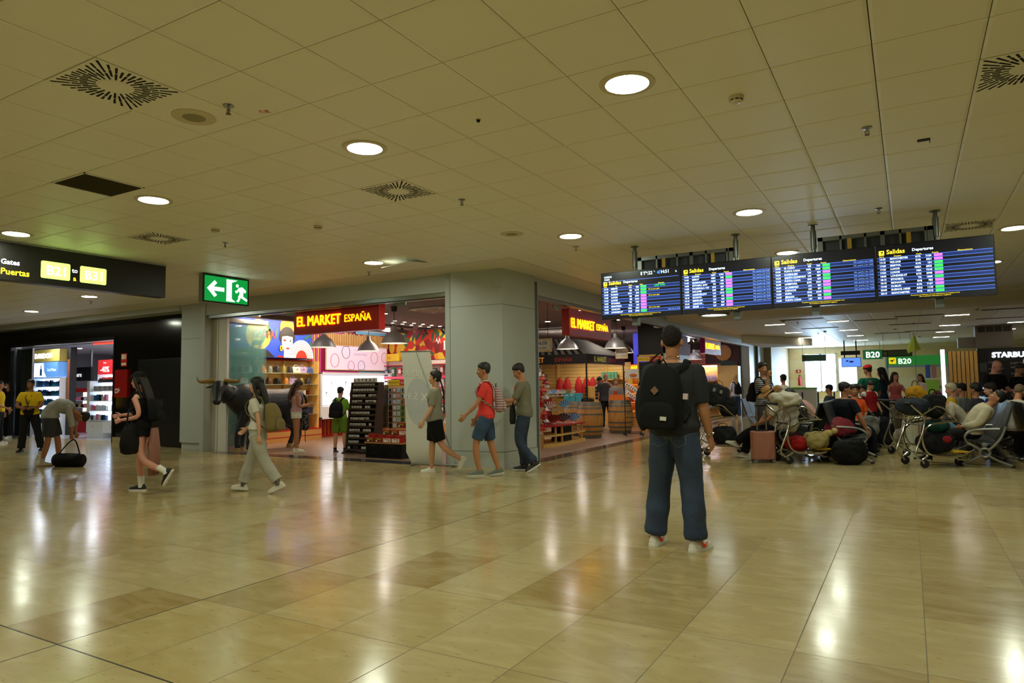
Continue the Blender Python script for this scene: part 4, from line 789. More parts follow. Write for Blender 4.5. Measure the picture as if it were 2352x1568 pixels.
for r in range(7):
    for c in range(4):
        nm,rgb=CC[c] if r<4 else [('pale blue',(150,190,226)),('lilac',(190,170,220)),('aqua',(150,200,206)),('rose',(206,120,140))][(c+r)%4]
        mb=MB(); mb.b2(-.045,.045,-.004,.004,0,.11,0)
        if c==2: mb.tube([(.033*math.cos(a*PI/6),-.008,.055+.033*math.sin(a*PI/6)) for a in range(12)],.006,5,closed=True,mi=1)
        else: mb.b2(-.02,.02,-.012,-.004,.02,.09,1)
        o=mb.build('bracelet_card',[M('card_'+nm.replace(' ','_'),rgb,.5),M('bracelet_bead_%d'%c,[(30,24,24),(240,240,240),(236,240,236),(40,90,50)][c],.4)],smooth=0); o.location=m_@V((-.165+c*.11,-.045,.5+.135*r)); o.rotation_euler=(0,0,.12); tag(o,f'{nm} bracelet card in row {r+1} from the bottom of the pine spinner, column {c+1}','bracelet card','bracelet cards on the pine spinner')
    for c in range(2):
        mb=MB(); mb.b2(-.03,.03,-.05,.05,0,.1); o=mb.build('bracelet_bundle',M('bundle_%d'%((r+c)%3),[(70,36,40),(60,110,180),(180,176,170)][(r+c)%3],.5),smooth=0,bev=.006); o.location=m_@V((-.335,-.1+c*.14,.5+.135*r)); tag(o,f'bundle of bracelets hung beside the pine spinner, row {r+1} from the bottom','bracelet bundle','bundles beside the pine spinner')
# ---------------------------------------------------------------- crates and nougat boxes
CR=M('black_plastic_crate',(16,16,18),.35)
def crate(lb,loc,rz=0,w=.46,d=.6,h=.145,group='black crates under the nougat boxes'):
    t=thing('plastic_crate',lb,'crate',loc,rz,group); mb=MB(); mb.b2(-w/2,w/2,-d/2,d/2,0,.01)
    for s in (-1,1): mb.b2(s*w/2-.006,s*w/2+.006,-d/2,d/2,.0,h); mb.b2(-w/2,w/2,s*d/2-.006,s*d/2+.006,0,h)
    mb.build('body',CR,t,smooth=0); mb=MB()
    for i in range(10):
        x=-w/2+w*(i+.5)/10; mb.b2(x-.004,x+.004,-d/2-.014,-d/2-.006,.01,h-.02)
    for z in (.02,h*.5,h-.01): mb.b2(-w/2,w/2,-d/2-.016,-d/2-.006,z,z+.008)
    mb.build('ribs',CR,t,smooth=0); mb=MB(); mb.b2(-.05,.05,-d/2-.018,-d/2-.012,h*.62,h*.8); mb.build('hand_slot',DARK,t,smooth=0)
for i in range(2):
    for j in range(2): crate(f'black plastic crate {["on the floor","stacked second"][j]} under the nougat, {["beside the letter rack","beside the white banner"][i]}',(-9.46+i*.47,10.98,j*.148))
t=thing('nougat_stand','stepped pine and red display table above the black crates','table',(-9.22,10.98,.296)); mb=MB(); mb.b2(-.5,.5,-.32,.32,0,.02); mb.build('table_top',BEECH,t,smooth=0); mb=MB(); mb.b2(-.25,.5,-.05,.32,.02,.16); mb.b2(.0,.5,.12,.32,.16,.30); mb.build('step',PINEH,t,smooth=0)
def nougat(lb,loc,rz,kind):
    t=thing('nougat_box',lb,'box',loc,rz,'red nougat boxes on the stepped stand'); mb=MB(); mb.b2(-.105,.105,-.1,.1,0,.10); mb.build('carton',M('nougat_red',(168,36,30),.4),t,smooth=0,bev=.002)
    mb=MB(); mb.b2(-.098,.098,-.102,-.1,.01,.085,0); mb.text('TURRON',(0,-.103,.055),.032,X3,Z3,1,align='C',bold=.02); mb.ball((-.05,-.1,.03),(.03,.004,.018),8,5,mi=2); mb.ball((.05,-.1,.035),(.02,.004,.018),8,5,mi=3); mb.build('front_print',[M('nougat_brown',(88,66,30),.4) if kind==0 else M('nougat_white',(226,214,206),.4),MYE if kind==0 else MRD,MWT,MRD],t,smooth=0)
    return t
for i in range(4): nougat(f'nougat box with {["brown","brown","white","white"][i]} front in the low front row, {["nearest the letter rack","second from the letter rack","third from the letter rack","nearest the white banner"][i]}',(-9.58+i*.222,10.78,.317),0,i//2)
for i in range(3): nougat(f'nougat box on the first step, {["letter rack end","middle","white banner end"][i]}',(-9.34+i*.222,10.99,.457),0,0 if i<2 else 1)
for i in range(2): nougat(f'nougat box on the upper step, {["inner","outer"][i]} one',(-9.1+i*.222,11.18,.597),0,0)
for i in range(9):
    y=10.86+.026*(i%3); 
    mb=MB(); mb.b2(-.10,.10,-.05,.05,0,.02); o=mb.build('nougat_bar',M('nougat_red'),smooth=0,loc=(-9.58+(i%4)*.222,10.79,.4175+.0215*(i//4))); o.rotation_euler=(0,0,random.uniform(-.15,.15)); tag(o,'flat red nougat bar lying on top of the front row boxes','nougat bar','flat nougat bars on the front boxes')
# ---------------------------------------------------------------- roll-up banner seen from behind
t=thing('rollup_banner','pale grey roll-up banner seen from behind, mirrored 3x print showing through','banner',(0,0,0))
g=NG('banner_back_fabric',.7); g.col(srgb(206,204,194)); g.b.inputs['Transmission Weight'].default_value=.0; g.b.inputs['Subsurface Weight'].default_value=.0
A,B_=V((-8.02,10.02,0)),V((-7.5,10.16,0)); rt_=(B_-A).normalized(); top0,top1=V((-8.14,9.93,2.08)),V((-7.56,10.03,2.08))
mb=MB(); rows=[]; 
for i in range(13):
    f=i/12; z=.08+f*2.0; cz=f
    a=V((-7.98,9.86,0)).lerp(top0,f); b=V((-7.24,9.98,0)).lerp(top1,f); a.z=b.z=z; 
    if i==0: a+=V((.06,.1,-.06)); b+=V((-.1,.1,-.06))
    nn=V((.1,-1,0)).normalized(); bow=.05*math.sin(PI*f)
    rows.append([a-nn*bow,b-nn*bow,b-nn*(bow+.002),a-nn*(bow+.002)])
mb.loft(rows); mb.build('fabric',g.m,t,smooth=60)
gp=M('show_through_print',(184,186,186),.7); gq=M('show_through_light',(222,222,216),.7)
def bp(u,z): 
    f=(z-.08)/2.0; a=V((-7.98,9.86,0)).lerp(top0,f); b=V((-7.24,9.98,0)).lerp(top1,f); p=a.lerp(b,u); p.z=z; return p+V((.1,-1,0)).normalized()*(.002-.05*math.sin(PI*f))
mb=MB(); n=30
C_=[bp(.45+.42*math.cos(2*PI*i/n),1.15+.44*math.sin(2*PI*i/n)) for i in range(n)]; mb.add(C_,[tuple(range(n))]); C_=[bp(.2+.2*math.cos(2*PI*i/n),.95+.2*math.sin(2*PI*i/n)) for i in range(n)]; mb.build('round_print',gp,t,smooth=0)
mb=MB(); q0=bp(.93,1.18); dx=(bp(0,1.18)-bp(1,1.18)); mb.text('3x',q0+V((0,-.006,0)),.28,dx,Z3,bold=.01); mb.text('5,99',bp(.42,1.2)+V((0,-.006,0)),.18,dx,Z3); mb.text('RIVIERAS',bp(.9,1.62)+V((0,-.006,0)),.16,dx,Z3,wmax=.6); mb.build('mirrored_print',gq,t,smooth=0)
mb=MB(); mb.cyl(V((-7.9,9.9,.035)),V((-6.95,10.04,.035)),.018,10); mb.cyl(V((-7.85,9.82,.01)),V((-7.86,10.0,.01)),.012,8); mb.cyl(V((-7.05,9.95,.01)),V((-7.07,10.1,.01)),.012,8); mb.build('base_bar',STEEL,t)
mb=MB(); mb.cyl(V((-7.84,9.97,2.09)),V((-7.05,10.1,.04)),.006,6); mb.build('support_pole',STEEL,t); mb=MB(); mb.cyl(top0+V((-.02,0,.005)),top1+V((.02,0,.005)),.012,8); mb.build('top_rail',STEEL,t)
# ---------------------------------------------------------------- kiosk with striped awning
KX0,KX1,KY0,KY1=-11.9,-8.34,18.84,22.0
t=thing('kiosk_awning','black and grey striped awning over the market kiosk, lettered valance','awning',(0,0,0))
AW=M('awning_black',(22,21,22),.7); AG=M('awning_grey',(128,124,116),.7)
mb=MB(); ins=.95; zt,zb=2.92,2.37
def stripes(a,b,c,d,n):
    a,b,c,d=map(V,(a,b,c,d))
    for i in range(n):
        f0,f1=i/n,(i+1)/n; mb.add([a.lerp(b,f0),a.lerp(b,f1),d.lerp(c,f1),d.lerp(c,f0)],[(0,1,2,3)],i%2)
stripes((KX0,KY0,zb),(KX1,KY0,zb),(KX1-ins,KY0+ins,zt),(KX0,KY0+ins,zt),30)
stripes((KX1,KY0,zb),(KX1,KY1,zb),(KX1-ins,KY1-ins,zt),(KX1-ins,KY0+ins,zt),40)
mb.build('canopy',[AW,AG],t,smooth=0)
mb=MB(); 
def val(p0,p1):
    p0,p1=V(p0),V(p1); n=int((p1-p0).length/.09); 
    for i in range(n):
        a=p0.lerp(p1,i/n); b=p0.lerp(p1,(i+1)/n); m=(a+b)/2
        mb.add([(a.x,a.y,zb),(b.x,b.y,zb),(b.x,b.y,2.09),(m.x,m.y,2.055),(a.x,a.y,2.09)],[(0,1,2,3,4)])
val((KX0,KY0,0),(KX1,KY0,0)); val((KX1,KY0,0),(KX1,KY1,0)); mb.build('valance',AW,t,smooth=0)
OR=M('awning_orange_letters',(236,160,40),.5,emit=.25); RL=M('awning_red_letters',(176,50,36),.5)
mb=MB(); mb.text('EL MARKET',(-10.9,KY0-.012,2.14),.22,X3,Z3,0,bold=.02,wmax=1.32); mb.text('ESPA\u00d1A',(-9.42,KY0-.012,2.15),.17,X3,Z3,1,wmax=.6); mb.text('EL MARKET',(KX1+.012,19.35,2.15),.22,Y3,Z3,2,bold=.01,wmax=1.0); mb.text('ESPA\u00d1A',(KX1+.012,20.55,2.16),.17,Y3,Z3,1,wmax=.6); mb.build('lettering',[OR,RL,M('awning_lime_letters',(196,190,60),.5,emit=.15)],t,smooth=0)
mb=MB(); mb.b2(KX1-.06,KX1-.02,KY0+.02,KY0+.06,0,2.3); mb.b2(KX1-.06,KX1-.02,KY1-.06,KY1-.02,0,2.3); mb.build('post',BLACKM,t,smooth=0)
# kiosk back wall goods
t=thing('kiosk_wall','pale slatted pine wall behind the kiosk hung with red aprons','slat wall',(-12.2,22.4,0)); mb=MB(); mb.b2(0,3.9,0,.08,0,2.2); mb.build('board',PINEH,t,smooth=0)
mb=MB(); 
for i in range(14): mb.b2(0,3.9,-.004,0,.5+i*.12,.508+i*.12)
mb.build('grooves',M('groove_shadow_brown'),t,smooth=0); mb=MB(); mb.b2(1.1,1.17,-.05,.0,0,2.2); mb.b2(3.0,3.06,-.05,0,0,2.2); mb.build('upright',PINE,t,smooth=0)
for k,x in enumerate((-10.9,-10.6,-10.15,-9.85,-9.6)):
    t=thing('red_apron','polka dot red apron hung on the kiosk wall'+[' nearest the pillar',' second',' in the middle',' fourth',' by the blue bags'][k],'apron',(x,22.15,1.15),group='red aprons on the kiosk wall')
    mb=MB(); rr=[]
    for z,w,d in ((0,.14,.05),(.2,.16,.07),(.45,.10,.05),(.55,.03,.02)): rr.append([V((w*math.cos(a*PI/8)*(1+.15*math.sin(a*2)),d*math.sin(a*PI/8),z)) for a in range(16)])
    mb.loft(rr); mb.build('cloth',M('red_dotted_cloth',(184,28,24),.7,var=.3,vs=30),t,smooth=60); mb=MB(); mb.tube([(0,.2,.58),(0,0,.56),(0,-.02,.5)],.006,6); mb.build('hook',BLACKM,t)
for k in range(10):
    mb=MB(); mb.b2(-.05,.05,-.03,.03,0,.12); o=mb.build('green_tin',M('green_tin_mat',(90,160,120),.4),smooth=0,loc=(-9.25+(k%5)*.12,22.25,1.62+.13*(k//5))); tag(o,f'small green tin on the kiosk shelf, {["lower","upper"][k//5]} row, place {k%5+1}','tin','green tins on the kiosk shelf')
mb=MB(); mb.b2(-9.4,-8.6,22.1,22.38,1.58,1.62); o=mb.build('tin_shelf',BEECH,smooth=0); tag(o,'beech shelf carrying the green tins in the kiosk','shelf')
lampdisc('kiosk_light','small lit lamp under the kiosk awning','lamps under the kiosk awning',.06,BULB,[(-10.6,20.6),(-9.3,20.6),(-9.9,21.6),(-8.8,21.7)],z=2.3)
def lightbox(x0,x1,y,z0,z1,s,lb):
    t=thing('light_box',lb,'sign',(x0,y,z0),group='orange light boxes'); w=x1-x0;h=z1-z0; mb=MB(); mb.b2(0,w,0,.08,0,h); mb.build('case',RED,t,smooth=0); mb=MB(); mb.b2(.02,w-.02,-.004,0,.02,h-.02); mb.build('lit_face',M('lit_orange_face',(255,120,30),.4,emit=1.6),t,smooth=0)
    mb=MB(); mb.text(s,(w/2,-.007,h*.28),h*.62,X3,Z3,align='C',bold=.02,wmax=w*.85); mb.build('lettering',GOLDT,t,smooth=0)
lightbox(-8.55,-7.75,22.5,1.9,2.12,'EL MARKET','orange lit El Market box beside the kiosk'); lightbox(-7.7,-6.95,22.5,1.9,2.12,'EL MARKET','orange lit El Market box nearest the dark column')
t=thing('snack_shelving','orange shelving of snacks under the orange light boxes','shelving',(-8.55,22.5,0)); mb=MB(); mb.b2(0,1.6,.02,.3,0,1.9); mb.build('carcass',PINE,t,smooth=0); mb=MB()
for i in range(5): mb.b2(0,1.6,-.12,.02,.5+i*.3,.52+i*.3)
mb.build('shelf',M('lit_shelf_edge',(255,170,80),.4,emit=.6),t,smooth=0)
random.seed(21)
for r in range(4):
    for i in range(9):
        c=random.choice([('red',(190,40,30)),('yellow',(236,190,50)),('black',(30,26,26)),('orange',(230,110,30)),('white',(230,226,220))]); mb=MB(); mb.b2(-.06,.06,-.04,.04,0,random.uniform(.12,.2)); o=mb.build('snack_pack',M('pack_'+c[0],c[1],.4),smooth=0,bev=.01,loc=(-8.45+i*.17,22.43,.521+.3*r)); tag(o,f'{c[0]} snack pack on the orange shelving, shelf {["lowest","second","third","highest"][r]}','snack pack','snack packs on the orange shelving')
t=thing('arch_poster','round arched blue and red poster above the orange light boxes','poster',(-7.4,22.6,2.15)); mb=MB(); mb.prism([(-.35,0),(.35,0)]+circ(0,.45,.35,.35,16,0,PI),.04,faceY(0,0,.0)); mb.build('panel',MRD,t,smooth=0)
for i,(r,m) in enumerate(((.26,MWT),(.2,MBL),(.12,MRD))): mb=MB(); mb.prism([(-r,0.02),(r,0.02)]+circ(0,.4,r,r,14,0,PI),.003,faceY(0,0,-.041-.004*i)); mb.build('arch',m,t,smooth=0)
mb=MB(); mb.b2(-8.3,-6.5,22.75,22.9,2.12,3.2); o=mb.build('lit_wall_panel',M('lit_violet_panel',(70,70,210),.5,emit=.7),smooth=0); tag(o,'violet blue lit panel behind the arched poster','panel')
# souvenir hanging signs
def souv(x,y,z,w,h,lb,l1,l2,d=0):
    t=thing('souvenir_sign',lb,'sign',(x,y,z),rz=d,group='ornate souvenir signs'); mb=MB(); mb.b2(-w/2,w/2,0,.03,0,h); mb.build('board',M('sign_ornate_orange',(216,180,130),.5,var=.5,vs=30),t,smooth=0); mb=MB(); mb.b2(-w/2+.04,w/2-.04,-.004,0,.04,h-.04,0); mb.text(l1,(0,-.006,h*.55),h*.34,X3,Z3,1,align='C',bold=.02,wmax=w*.8); mb.text(l2,(0,-.006,h*.2),h*.26,X3,Z3,1,align='C',wmax=w*.8); mb.build('face',[M('sign_cream',(226,216,206),.5),LK],t,smooth=0)
    mb=MB()
    for s in (-1,1): mb.cyl((s*w*.35,.015,h),(s*w*.35,.015,3.26-z),.006,6); mb.tube([(s*w*.35-.05,.015,h+.25),(s*w*.35,.015,h+.3),(s*w*.35+.05,.015,h+.25)],.006,6)
    mb.build('iron_rod',BLACKM,t)
souv(-6.93,13.1,2.15,.62,.29,'cream Regalos Souvenirs sign cut by the corner pillar','REGALOS','SOUVENIRS'); souv(-6.95,18.1,2.15,.34,.28,'small cream souvenir sign hanging before the kiosk valance','REGALOS','SOUVENIRS',.4)
# ---------------------------------------------------------------- wine barrels
OAKB=wood('barrel_oak',(146,98,44),(206,146,72),2.2,.5); HOOP=M('grey_barrel_hoop',(110,108,98),.45,metal=.5,var=.2)
bar=thing('wine_barrel','oak wine barrel with grey hoops','barrel',group='oak barrels by the kiosk')
def brad(z): return .29+.075*math.sin(PI*min(max(z/.97,0),1))**.8
mb=MB(); mb.lathe([(brad(z/12*.97),z/12*.97) for z in range(13)],n=36); mb.build('staves',OAKB,bar,smooth=60)
for z,h in ((.0,.10),(.16,.05),(.30,.045),(.62,.045),(.78,.05),(.86,.11)):
    mb=MB(); mb.lathe([(brad(z)+.004,z),(brad(z+h)+.004,z+h)],n=36,caps=False); mb.build('hoop',HOOP,bar)
mb=MB(); mb.lathe([(.001,.945),(.28,.945)],n=30,caps=False); mb.build('lid',OAKB,bar)
for k,(x,y,lb) in enumerate(((-7.52,17.1,'front oak barrel topped with bottles and signs, by the red table'),(-7.42,19.1,'second oak barrel carrying orange boxes, before the wire rack'),(-8.25,17.75,'oak barrel mostly hidden behind the red table, topped with blue packs'))):
    o=bar if k==0 else dup(bar); o.location=(x,y,0); o['label']=lb
# things on barrels
for i in range(3):
    for j in range(4):
        mb=MB(); mb.b2(-.085,.085,-.06,.06,0,.055); o=mb.build('blue_pack',M('turquoise_pack',(60,160,180),.4),smooth=0,bev=.004,loc=(-8.44+i*.185,17.65,.972+j*.057)); tag(o,f'turquoise pack in stack {i+1} on the hidden barrel, layer {j+1}','pack','turquoise packs on the hidden barrel')
for i in range(12):
    mb=MB(); mb.lathe([(.018,0),(.018,.07),(.007,.09),(.007,.12)],n=10); o=mb.build('mini_bottle',M('dark_bottle_glass',(22,16,14),.15),loc=(-7.7+(i%6)*.062,17.0+.07*(i//6),.972)); tag(o,'miniature dark bottle on the front barrel','bottle','miniature bottles on the front barrel')
t=thing('bottle_display','pine tiered display with dark labelled jars on the front barrel','display',(-7.5,17.24,.972)); mb=MB(); mb.b2(-.16,.16,-.05,.1,0,.03); mb.b2(-.12,.12,0,.04,.03,.42); mb.build('stand',PINE,t,smooth=0); mb=MB()
for i in range(8): mb.b2(-.18+(i%2)*.3,-.12+(i%2)*.3,-.06,0,.06+.09*(i//2),.13+.09*(i//2))
mb.build('labels',LK,t,smooth=0)
for i in range(4):
    for j in range(5 if i<3 else 3):
        mb=MB(); mb.b2(-.075,.075,-.05,.05,0,.03); o=mb.build('orange_box',M('orange_box_print',(232,120,40),.4),smooth=0,loc=(-7.62+i*.155,18.98,.972+j*.032)); tag(o,f'flat orange box on the second barrel, stack {i+1}, layer {j+1} from below','box','orange boxes on the second barrel')
# ---------------------------------------------------------------- red topped corner table
t=thing('corner_table','low pine table with red top, crates below and glass tiers','table',(0,0,0))
P=[(-8.1,13.75),(-7.35,13.72),(-7.12,14.35),(-7.2,16.1),(-8.1,16.1)]
mb=MB(); mb.prism(P,.03,MX.Translation((0,0,.46))); mb.build('red_top',RED,t,smooth=0)
Q=[(x*.985-.115,y*.995+.07) for x,y in P]
for z in (0.0,.24): mb=MB(); mb.prism(Q,.035 if z else .08,MX.Translation((0,0,z+.0))); mb.build('deck',PINEH,t,smooth=0)
mb=MB(); 
for x,y in ((-7.42,13.82),(-7.22,14.42),(-7.24,14.8),(-7.26,15.4),(-7.27,16.0),(-8.0,13.84)): mb.b2(x-.02,x+.02,y-.02,y+.02,.05,.46)
mb.build('post',PINE,t,smooth=0)
mb=MB(); mb.b2(-7.95,-7.9,14.0,15.6,.49,1.12); mb.b2(-7.95,-7.7,13.95,14.0,.49,1.12); mb.build('red_riser',RED,t,smooth=0)
for z in (.83,1.16): mb=MB(); mb.b2(-8.1,-7.25,13.85,15.7,z,z+.012); mb.build('glass_shelf',GLASSH,t,smooth=0)
for i,(x,y,z,lb) in enumerate(((-7.62,13.98,.085,'under the red table, low and nearest the pillar'),(-7.62,13.98,.285,'under the red table, upper and nearest the pillar'),(-7.4,15.1,.085,'under the red table, low and far end'),(-7.4,15.1,.285,'under the red table, upper and far end'))): crate('black crate '+lb,(x,y,z),rz=0 if i<2 else PI/2,w=.5,d=.28,h=.15,group='black crates under the red table')
random.seed(8)
def fan(lb,loc,rz,col,r=.13,open_=2.2,group='fans on the red table'):
    t=thing('hand_fan',lb,'fan',loc,0,group,rot=(R(8),0,rz)); mb=MB(); n=13
    for i in range(n):
        a=PI/2-open_/2+open_*i/(n-1); b=a+open_/(n-1); zo=.004*(i%2)
        mb.add([(0,zo,0),(r*math.cos(a),zo,r*math.sin(a)),(r*math.cos(b),zo+.004,r*math.sin(b))],[(0,1,2)],0 if i%2 else 1)
    mb.xf(MX.Translation((0,0,.035))); mb.build('leaf',col,t,smooth=0); mb=MB(); mb.lathe([(.03,0),(.03,.006),(.008,.015),(.006,.04)],n=10); mb.build('stand',M('clear_stand',(210,214,214),.1,alpha=.5),t); return t
FC=[[M('fan_black',(24,22,24),.5),MWT],[M('fan_red',(180,30,30),.5),MWT],[MYE,M('fan_black')],[M('fan_blue',(60,110,190),.5),M('fan_pale',(150,190,226),.5)],[M('fan_plum',(60,30,40),.5),M('fan_grey',(120,110,120),.5)]]
for i in range(12): fan(f'small open fan on the upper glass shelf, place {i+1} from the pillar side',(-7.95+.06*i,13.95+.14*i,1.173),.5,FC[[0,1,2,0,1,2,0,3,1,0,2,1][i]],.12,group='fans on the upper glass shelf')
fan('bright blue open fan on the lower glass shelf',(-7.35,15.2,.843),.9,FC[3],.19); fan('red open fan at the lower glass shelf',(-7.6,14.2,.843),.5,FC[1],.18); fan('red fan beside the blue one on the lower shelf',(-7.5,14.7,.843),.7,FC[1],.17)
fan('blue fan standing on the red table top',(-7.3,15.6,.491),.8,FC[3],.2); fan('dark plum fan standing on the red table top',(-7.4,15.2,.491),.6,FC[4],.22); fan('round black and red fan on the red table top',(-7.45,14.8,.491),.5,[FC[0][0],MRD],.2)
t=thing('price_card','yellow and orange price card standing on the upper glass shelf','price sign',(-7.85,14.0,1.173),rz=.45,rot=(R(-12),0,.45)); mb=MB(); mb.b2(-.24,.24,-.004,.004,.08,.38,0); mb.b2(-.02,.02,-.01,.01,0,.1,0); mb.ball((-.12,-.005,.2),(.08,.003,.08),14,6,mi=1); mb.ball((.16,-.005,.2),(.06,.003,.06),14,6,mi=2); mb.build('card',[M('price_sign_yellow'),M('card_orange',(236,110,60),.5),M('card_blue',(70,130,190),.5)],t,smooth=0)
# dolls on the pillar-side rack
t=thing('doll_rack','narrow pine rack edge hung with flamenco dolls behind the pillar','rack',(-7.32,13.6,0)); mb=MB(); mb.b2(-.06,.06,-.2,.3,0,1.75); mb.build('post',BEECH,t,smooth=0)
random.seed(31)
for i in range(16):
    z=.35+i*.085; t=thing('flamenco_doll',f'flamenco doll with black hair, place {i+1} from the bottom of the pillar rack','doll',(-7.1+random.uniform(-.05,.10),13.5+random.uniform(-.08,.16),z),rz=random.uniform(-1,1),group='flamenco dolls on the pillar rack')
    mb=MB(); mb.lathe([(.075,0),(.085,.02),(.05,.06),(.02,.10),(.025,.13)],n=12); mb.build('dress',M('doll_red',(190,34,36),.6) if i%3 else M('doll_white',(226,214,216),.6),t); mb=MB(); mb.ball((0,0,.155),.03,8,6); mb.build('head',M('doll_skin',(220,180,150),.6),t); mb=MB(); mb.ball((0,.008,.17),.032,8,6); mb.build('hair',LK,t)
# ---------------------------------------------------------------- wire rack of fridge plates
t=thing('wire_rack','black wire spinner rack with round white souvenir magnets','display rack',(-6.75,18.35,0),rz=.5)
mb=MB()
for x in (-.22,.22): mb.cyl((x,0,.06),(x,0,1.8),.012,8)
for z in (.1,.5,.9,1.3,1.78): mb.cyl((-.22,0,z),(.22,0,z),.008,6)
mb.cyl((-.25,-.2,.06),(-.25,.2,.06),.012,8); mb.cyl((.25,-.2,.06),(.25,.2,.06),.012,8); mb.cyl((-.25,0,.06),(.25,0,.06),.012,8); mb.build('frame',BLACKM,t)
for z in (.45,.6,.75,.9,1.02): mb=MB(); mb.b2(-.2,.2,-.12,0,z,z+.01); mb.build('wire_shelf',CHROME,t,smooth=0)
mb=MB()
for x in (-.23,.23):
    for y in (-.2,.2): mb.ball((x,y,.03),.03,8,6)
mb.build('castor',BLACKM,t)
m_=MX.Translation((-6.75,18.35,0))@MX.Rotation(.5,4,'Z')
for i in range(14):
    t2=thing('souvenir_plate',f'round white souvenir magnet with brown centre on the wire rack, {"upper" if i<7 else "lower"} cluster','magnet',m_@V((-.15+.05*(i%7)+.03*(i//7),-.06-.035*(i%7),1.42-.028*(i%7)*1.4-.25*(i//7))),rz=.5,group='round magnets on the wire rack')
    mb=MB(); ax=MX.Rotation(R(90),3,'X'); mb.lathe([(.001,.012),(.05,.012),(.062,.006),(.062,0)],n=18,axis=ax); mb.build('plate',MWT,t2); mb=MB(); mb.lathe([(.034,.013),(.001,.018)],n=14,axis=ax,caps=False); mb.build('centre',M('paella_brown',(150,90,50),.5),t2)
t=thing('paella_card','white card with a paella pan picture on top of the wire rack','sign',m_@V((0,0,1.6)),rz=.5); mb=MB(); mb.b2(-.18,.18,-.01,0,0,.26); mb.build('card',MWT,t,smooth=0); mb=MB(); mb.ball((.03,-.012,.08),(.11,.006,.05),16,6); mb.build('pan_picture',M('paella_orange',(200,110,50),.5),t)
# ---------------------------------------------------------------- dark column with wine stoppers
mb=MB(); mb.b2(-7.14,-6.36,20.0,20.8,2.30,SCZ); struct(mb,'wall_column_black',BLACKM,smooth=0)
mb=MB(); mb.b2(-6.36,-6.30,20.0,22.5,0,2.35); mb.b2(-6.36,-6.28,20.0,22.5,3.0,3.1); struct(mb,'wall_panel_east',PANEL,smooth=0)
t=thing('stopper_stand','pine framed black board of wine stoppers below the dark column','display rack',(-7.16,19.94,0)); mb=MB(); mb.b2(0,.8,0,.06,0,.35); mb.b2(0,.05,0,.06,.35,2.32); mb.b2(.75,.8,0,.06,.35,2.32); mb.b2(0,.8,0,.06,2.27,2.32); mb.build('frame',PINE,t,smooth=0)
mb=MB(); mb.b2(.05,.75,.03,.06,.35,2.1); mb.build('board',BLACKM,t,smooth=0); mb=MB(); mb.b2(.04,.40,-.01,0,2.12,2.26,0); mb.b2(.40,.76,-.01,0,2.12,2.26,1); mb.text('WINE STOPPERS',(.06,-.012,2.17),.05,X3,Z3,2,wmax=.32); mb.text('3x12,99',(.42,-.012,2.17),.08,X3,Z3,3,wmax=.32); mb.build('header',[M('price_sign_yellow'),MRD,LK,MYE],t,smooth=0)
mb=MB()
for i in range(9):
    for j in range(16): mb.ball((.11+i*.075,.02,2.05-j*.1),.011,6,4)
mb.build('stoppers',STEEL,t); 
t=thing('calle_banner','mauve banner with white letters on the dark column side','sign',(-6.29,20.05,2.35)); mb=MB(); mb.b2(0,.02,0,2.35,0,.62,0); mb.text('CALLE',(.022,.15,.2),.42,Y3,Z3,1,bold=.02,wmax=1.95); mb.build('panel',[M('mauve_red_panel',(132,70,76),.6),M('faded_letters',(190,160,160),.6)],t,smooth=0)
mb=MB(); mb.b2(-6.4,-6.2,20,20.12,3.12,3.2); mb.b2(-6.5,-6.3,19.6,19.9,3.1,3.2)
o=mb.build('ceiling_box',WHITE,smooth=0); tag(o,'small white boxes under the lintel beside the departure screens','junction box')
# ---------------------------------------------------------------- far bag shelves and bullring picture
t=thing('far_shelving','lit pine shelving of coloured bags at the far end of the market','shelving',(-8.95,29.4,0)); mb=MB(); mb.b2(0,2.0,.3,.34,0,2.2); mb.build('back_panel',PINEH,t,smooth=0); mb=MB()
for x in (0,.97,1.94): mb.b2(x,x+.06,0,.3,0,2.22)
mb.b2(0,2.0,0,.3,2.2,2.25); mb.build('upright',PINE,t,smooth=0); mb=MB()
for z in (.4,.75,1.15,1.52): mb.b2(.06,1.94,0,.3,z-.02,z)
mb.build('shelf',BEECH,t,smooth=0); mb=MB(); mb.b2(0,2.0,-.01,0,2.22,2.26); mb.build('red_edging',RED,t,smooth=0); mb=MB(); mb.b2(.1,1.9,.02,.05,2.15,2.18); mb.build('lit_strip',COOLS,t,smooth=0)
for z,cs in ((1.52,['bright red','black','lilac','pale blue','lilac','lilac']),(1.15,['black','black','yellow','yellow','yellow']),(.75,['tan','brown','white','grey','pink']),(.4,['orange','orange','pink','white'])):
    for i,c in enumerate(cs):
        rgb={'yellow':(250,206,20),'white':(230,230,230),'grey':(150,150,160),'pink':(230,90,180),'orange':(220,110,50)}.get(c) or cmap(c)
        handbag(c,rgb,f'{c} bag at the far market shelving, {["top","second","third","low"][[1.52,1.15,.75,.4].index(z)]} shelf, place {i+1}',(-8.75+i*(1.7/len(cs))+.12,29.52,z+.001),0,w=.26,h=.25,d=.12,kind=0,group='bags on the far shelving')
t=thing('pine_cupboard','tall plain pine cupboard beside the far column','cupboard',(-6.95,29.4,0)); mb=MB(); mb.b2(0,.78,0,.5,0,2.15); mb.build('body',PINEH,t,smooth=0,bev=.005); mb=MB(); mb.b2(0,.78,-.02,.0,2.1,2.17); mb.build('top_rail',PINE,t,smooth=0)
t=thing('bullring_picture','cut-out picture of a bullring, white towers and orange moon on the far wall','mural',(-9.2,31.3,2.25)); 
mb=MB(); mb.b2(0,1.2,.02,.1,0,.55,0); mb.build('arena',M('arena_salmon',(226,130,110),.5),t,smooth=0); mb=MB()
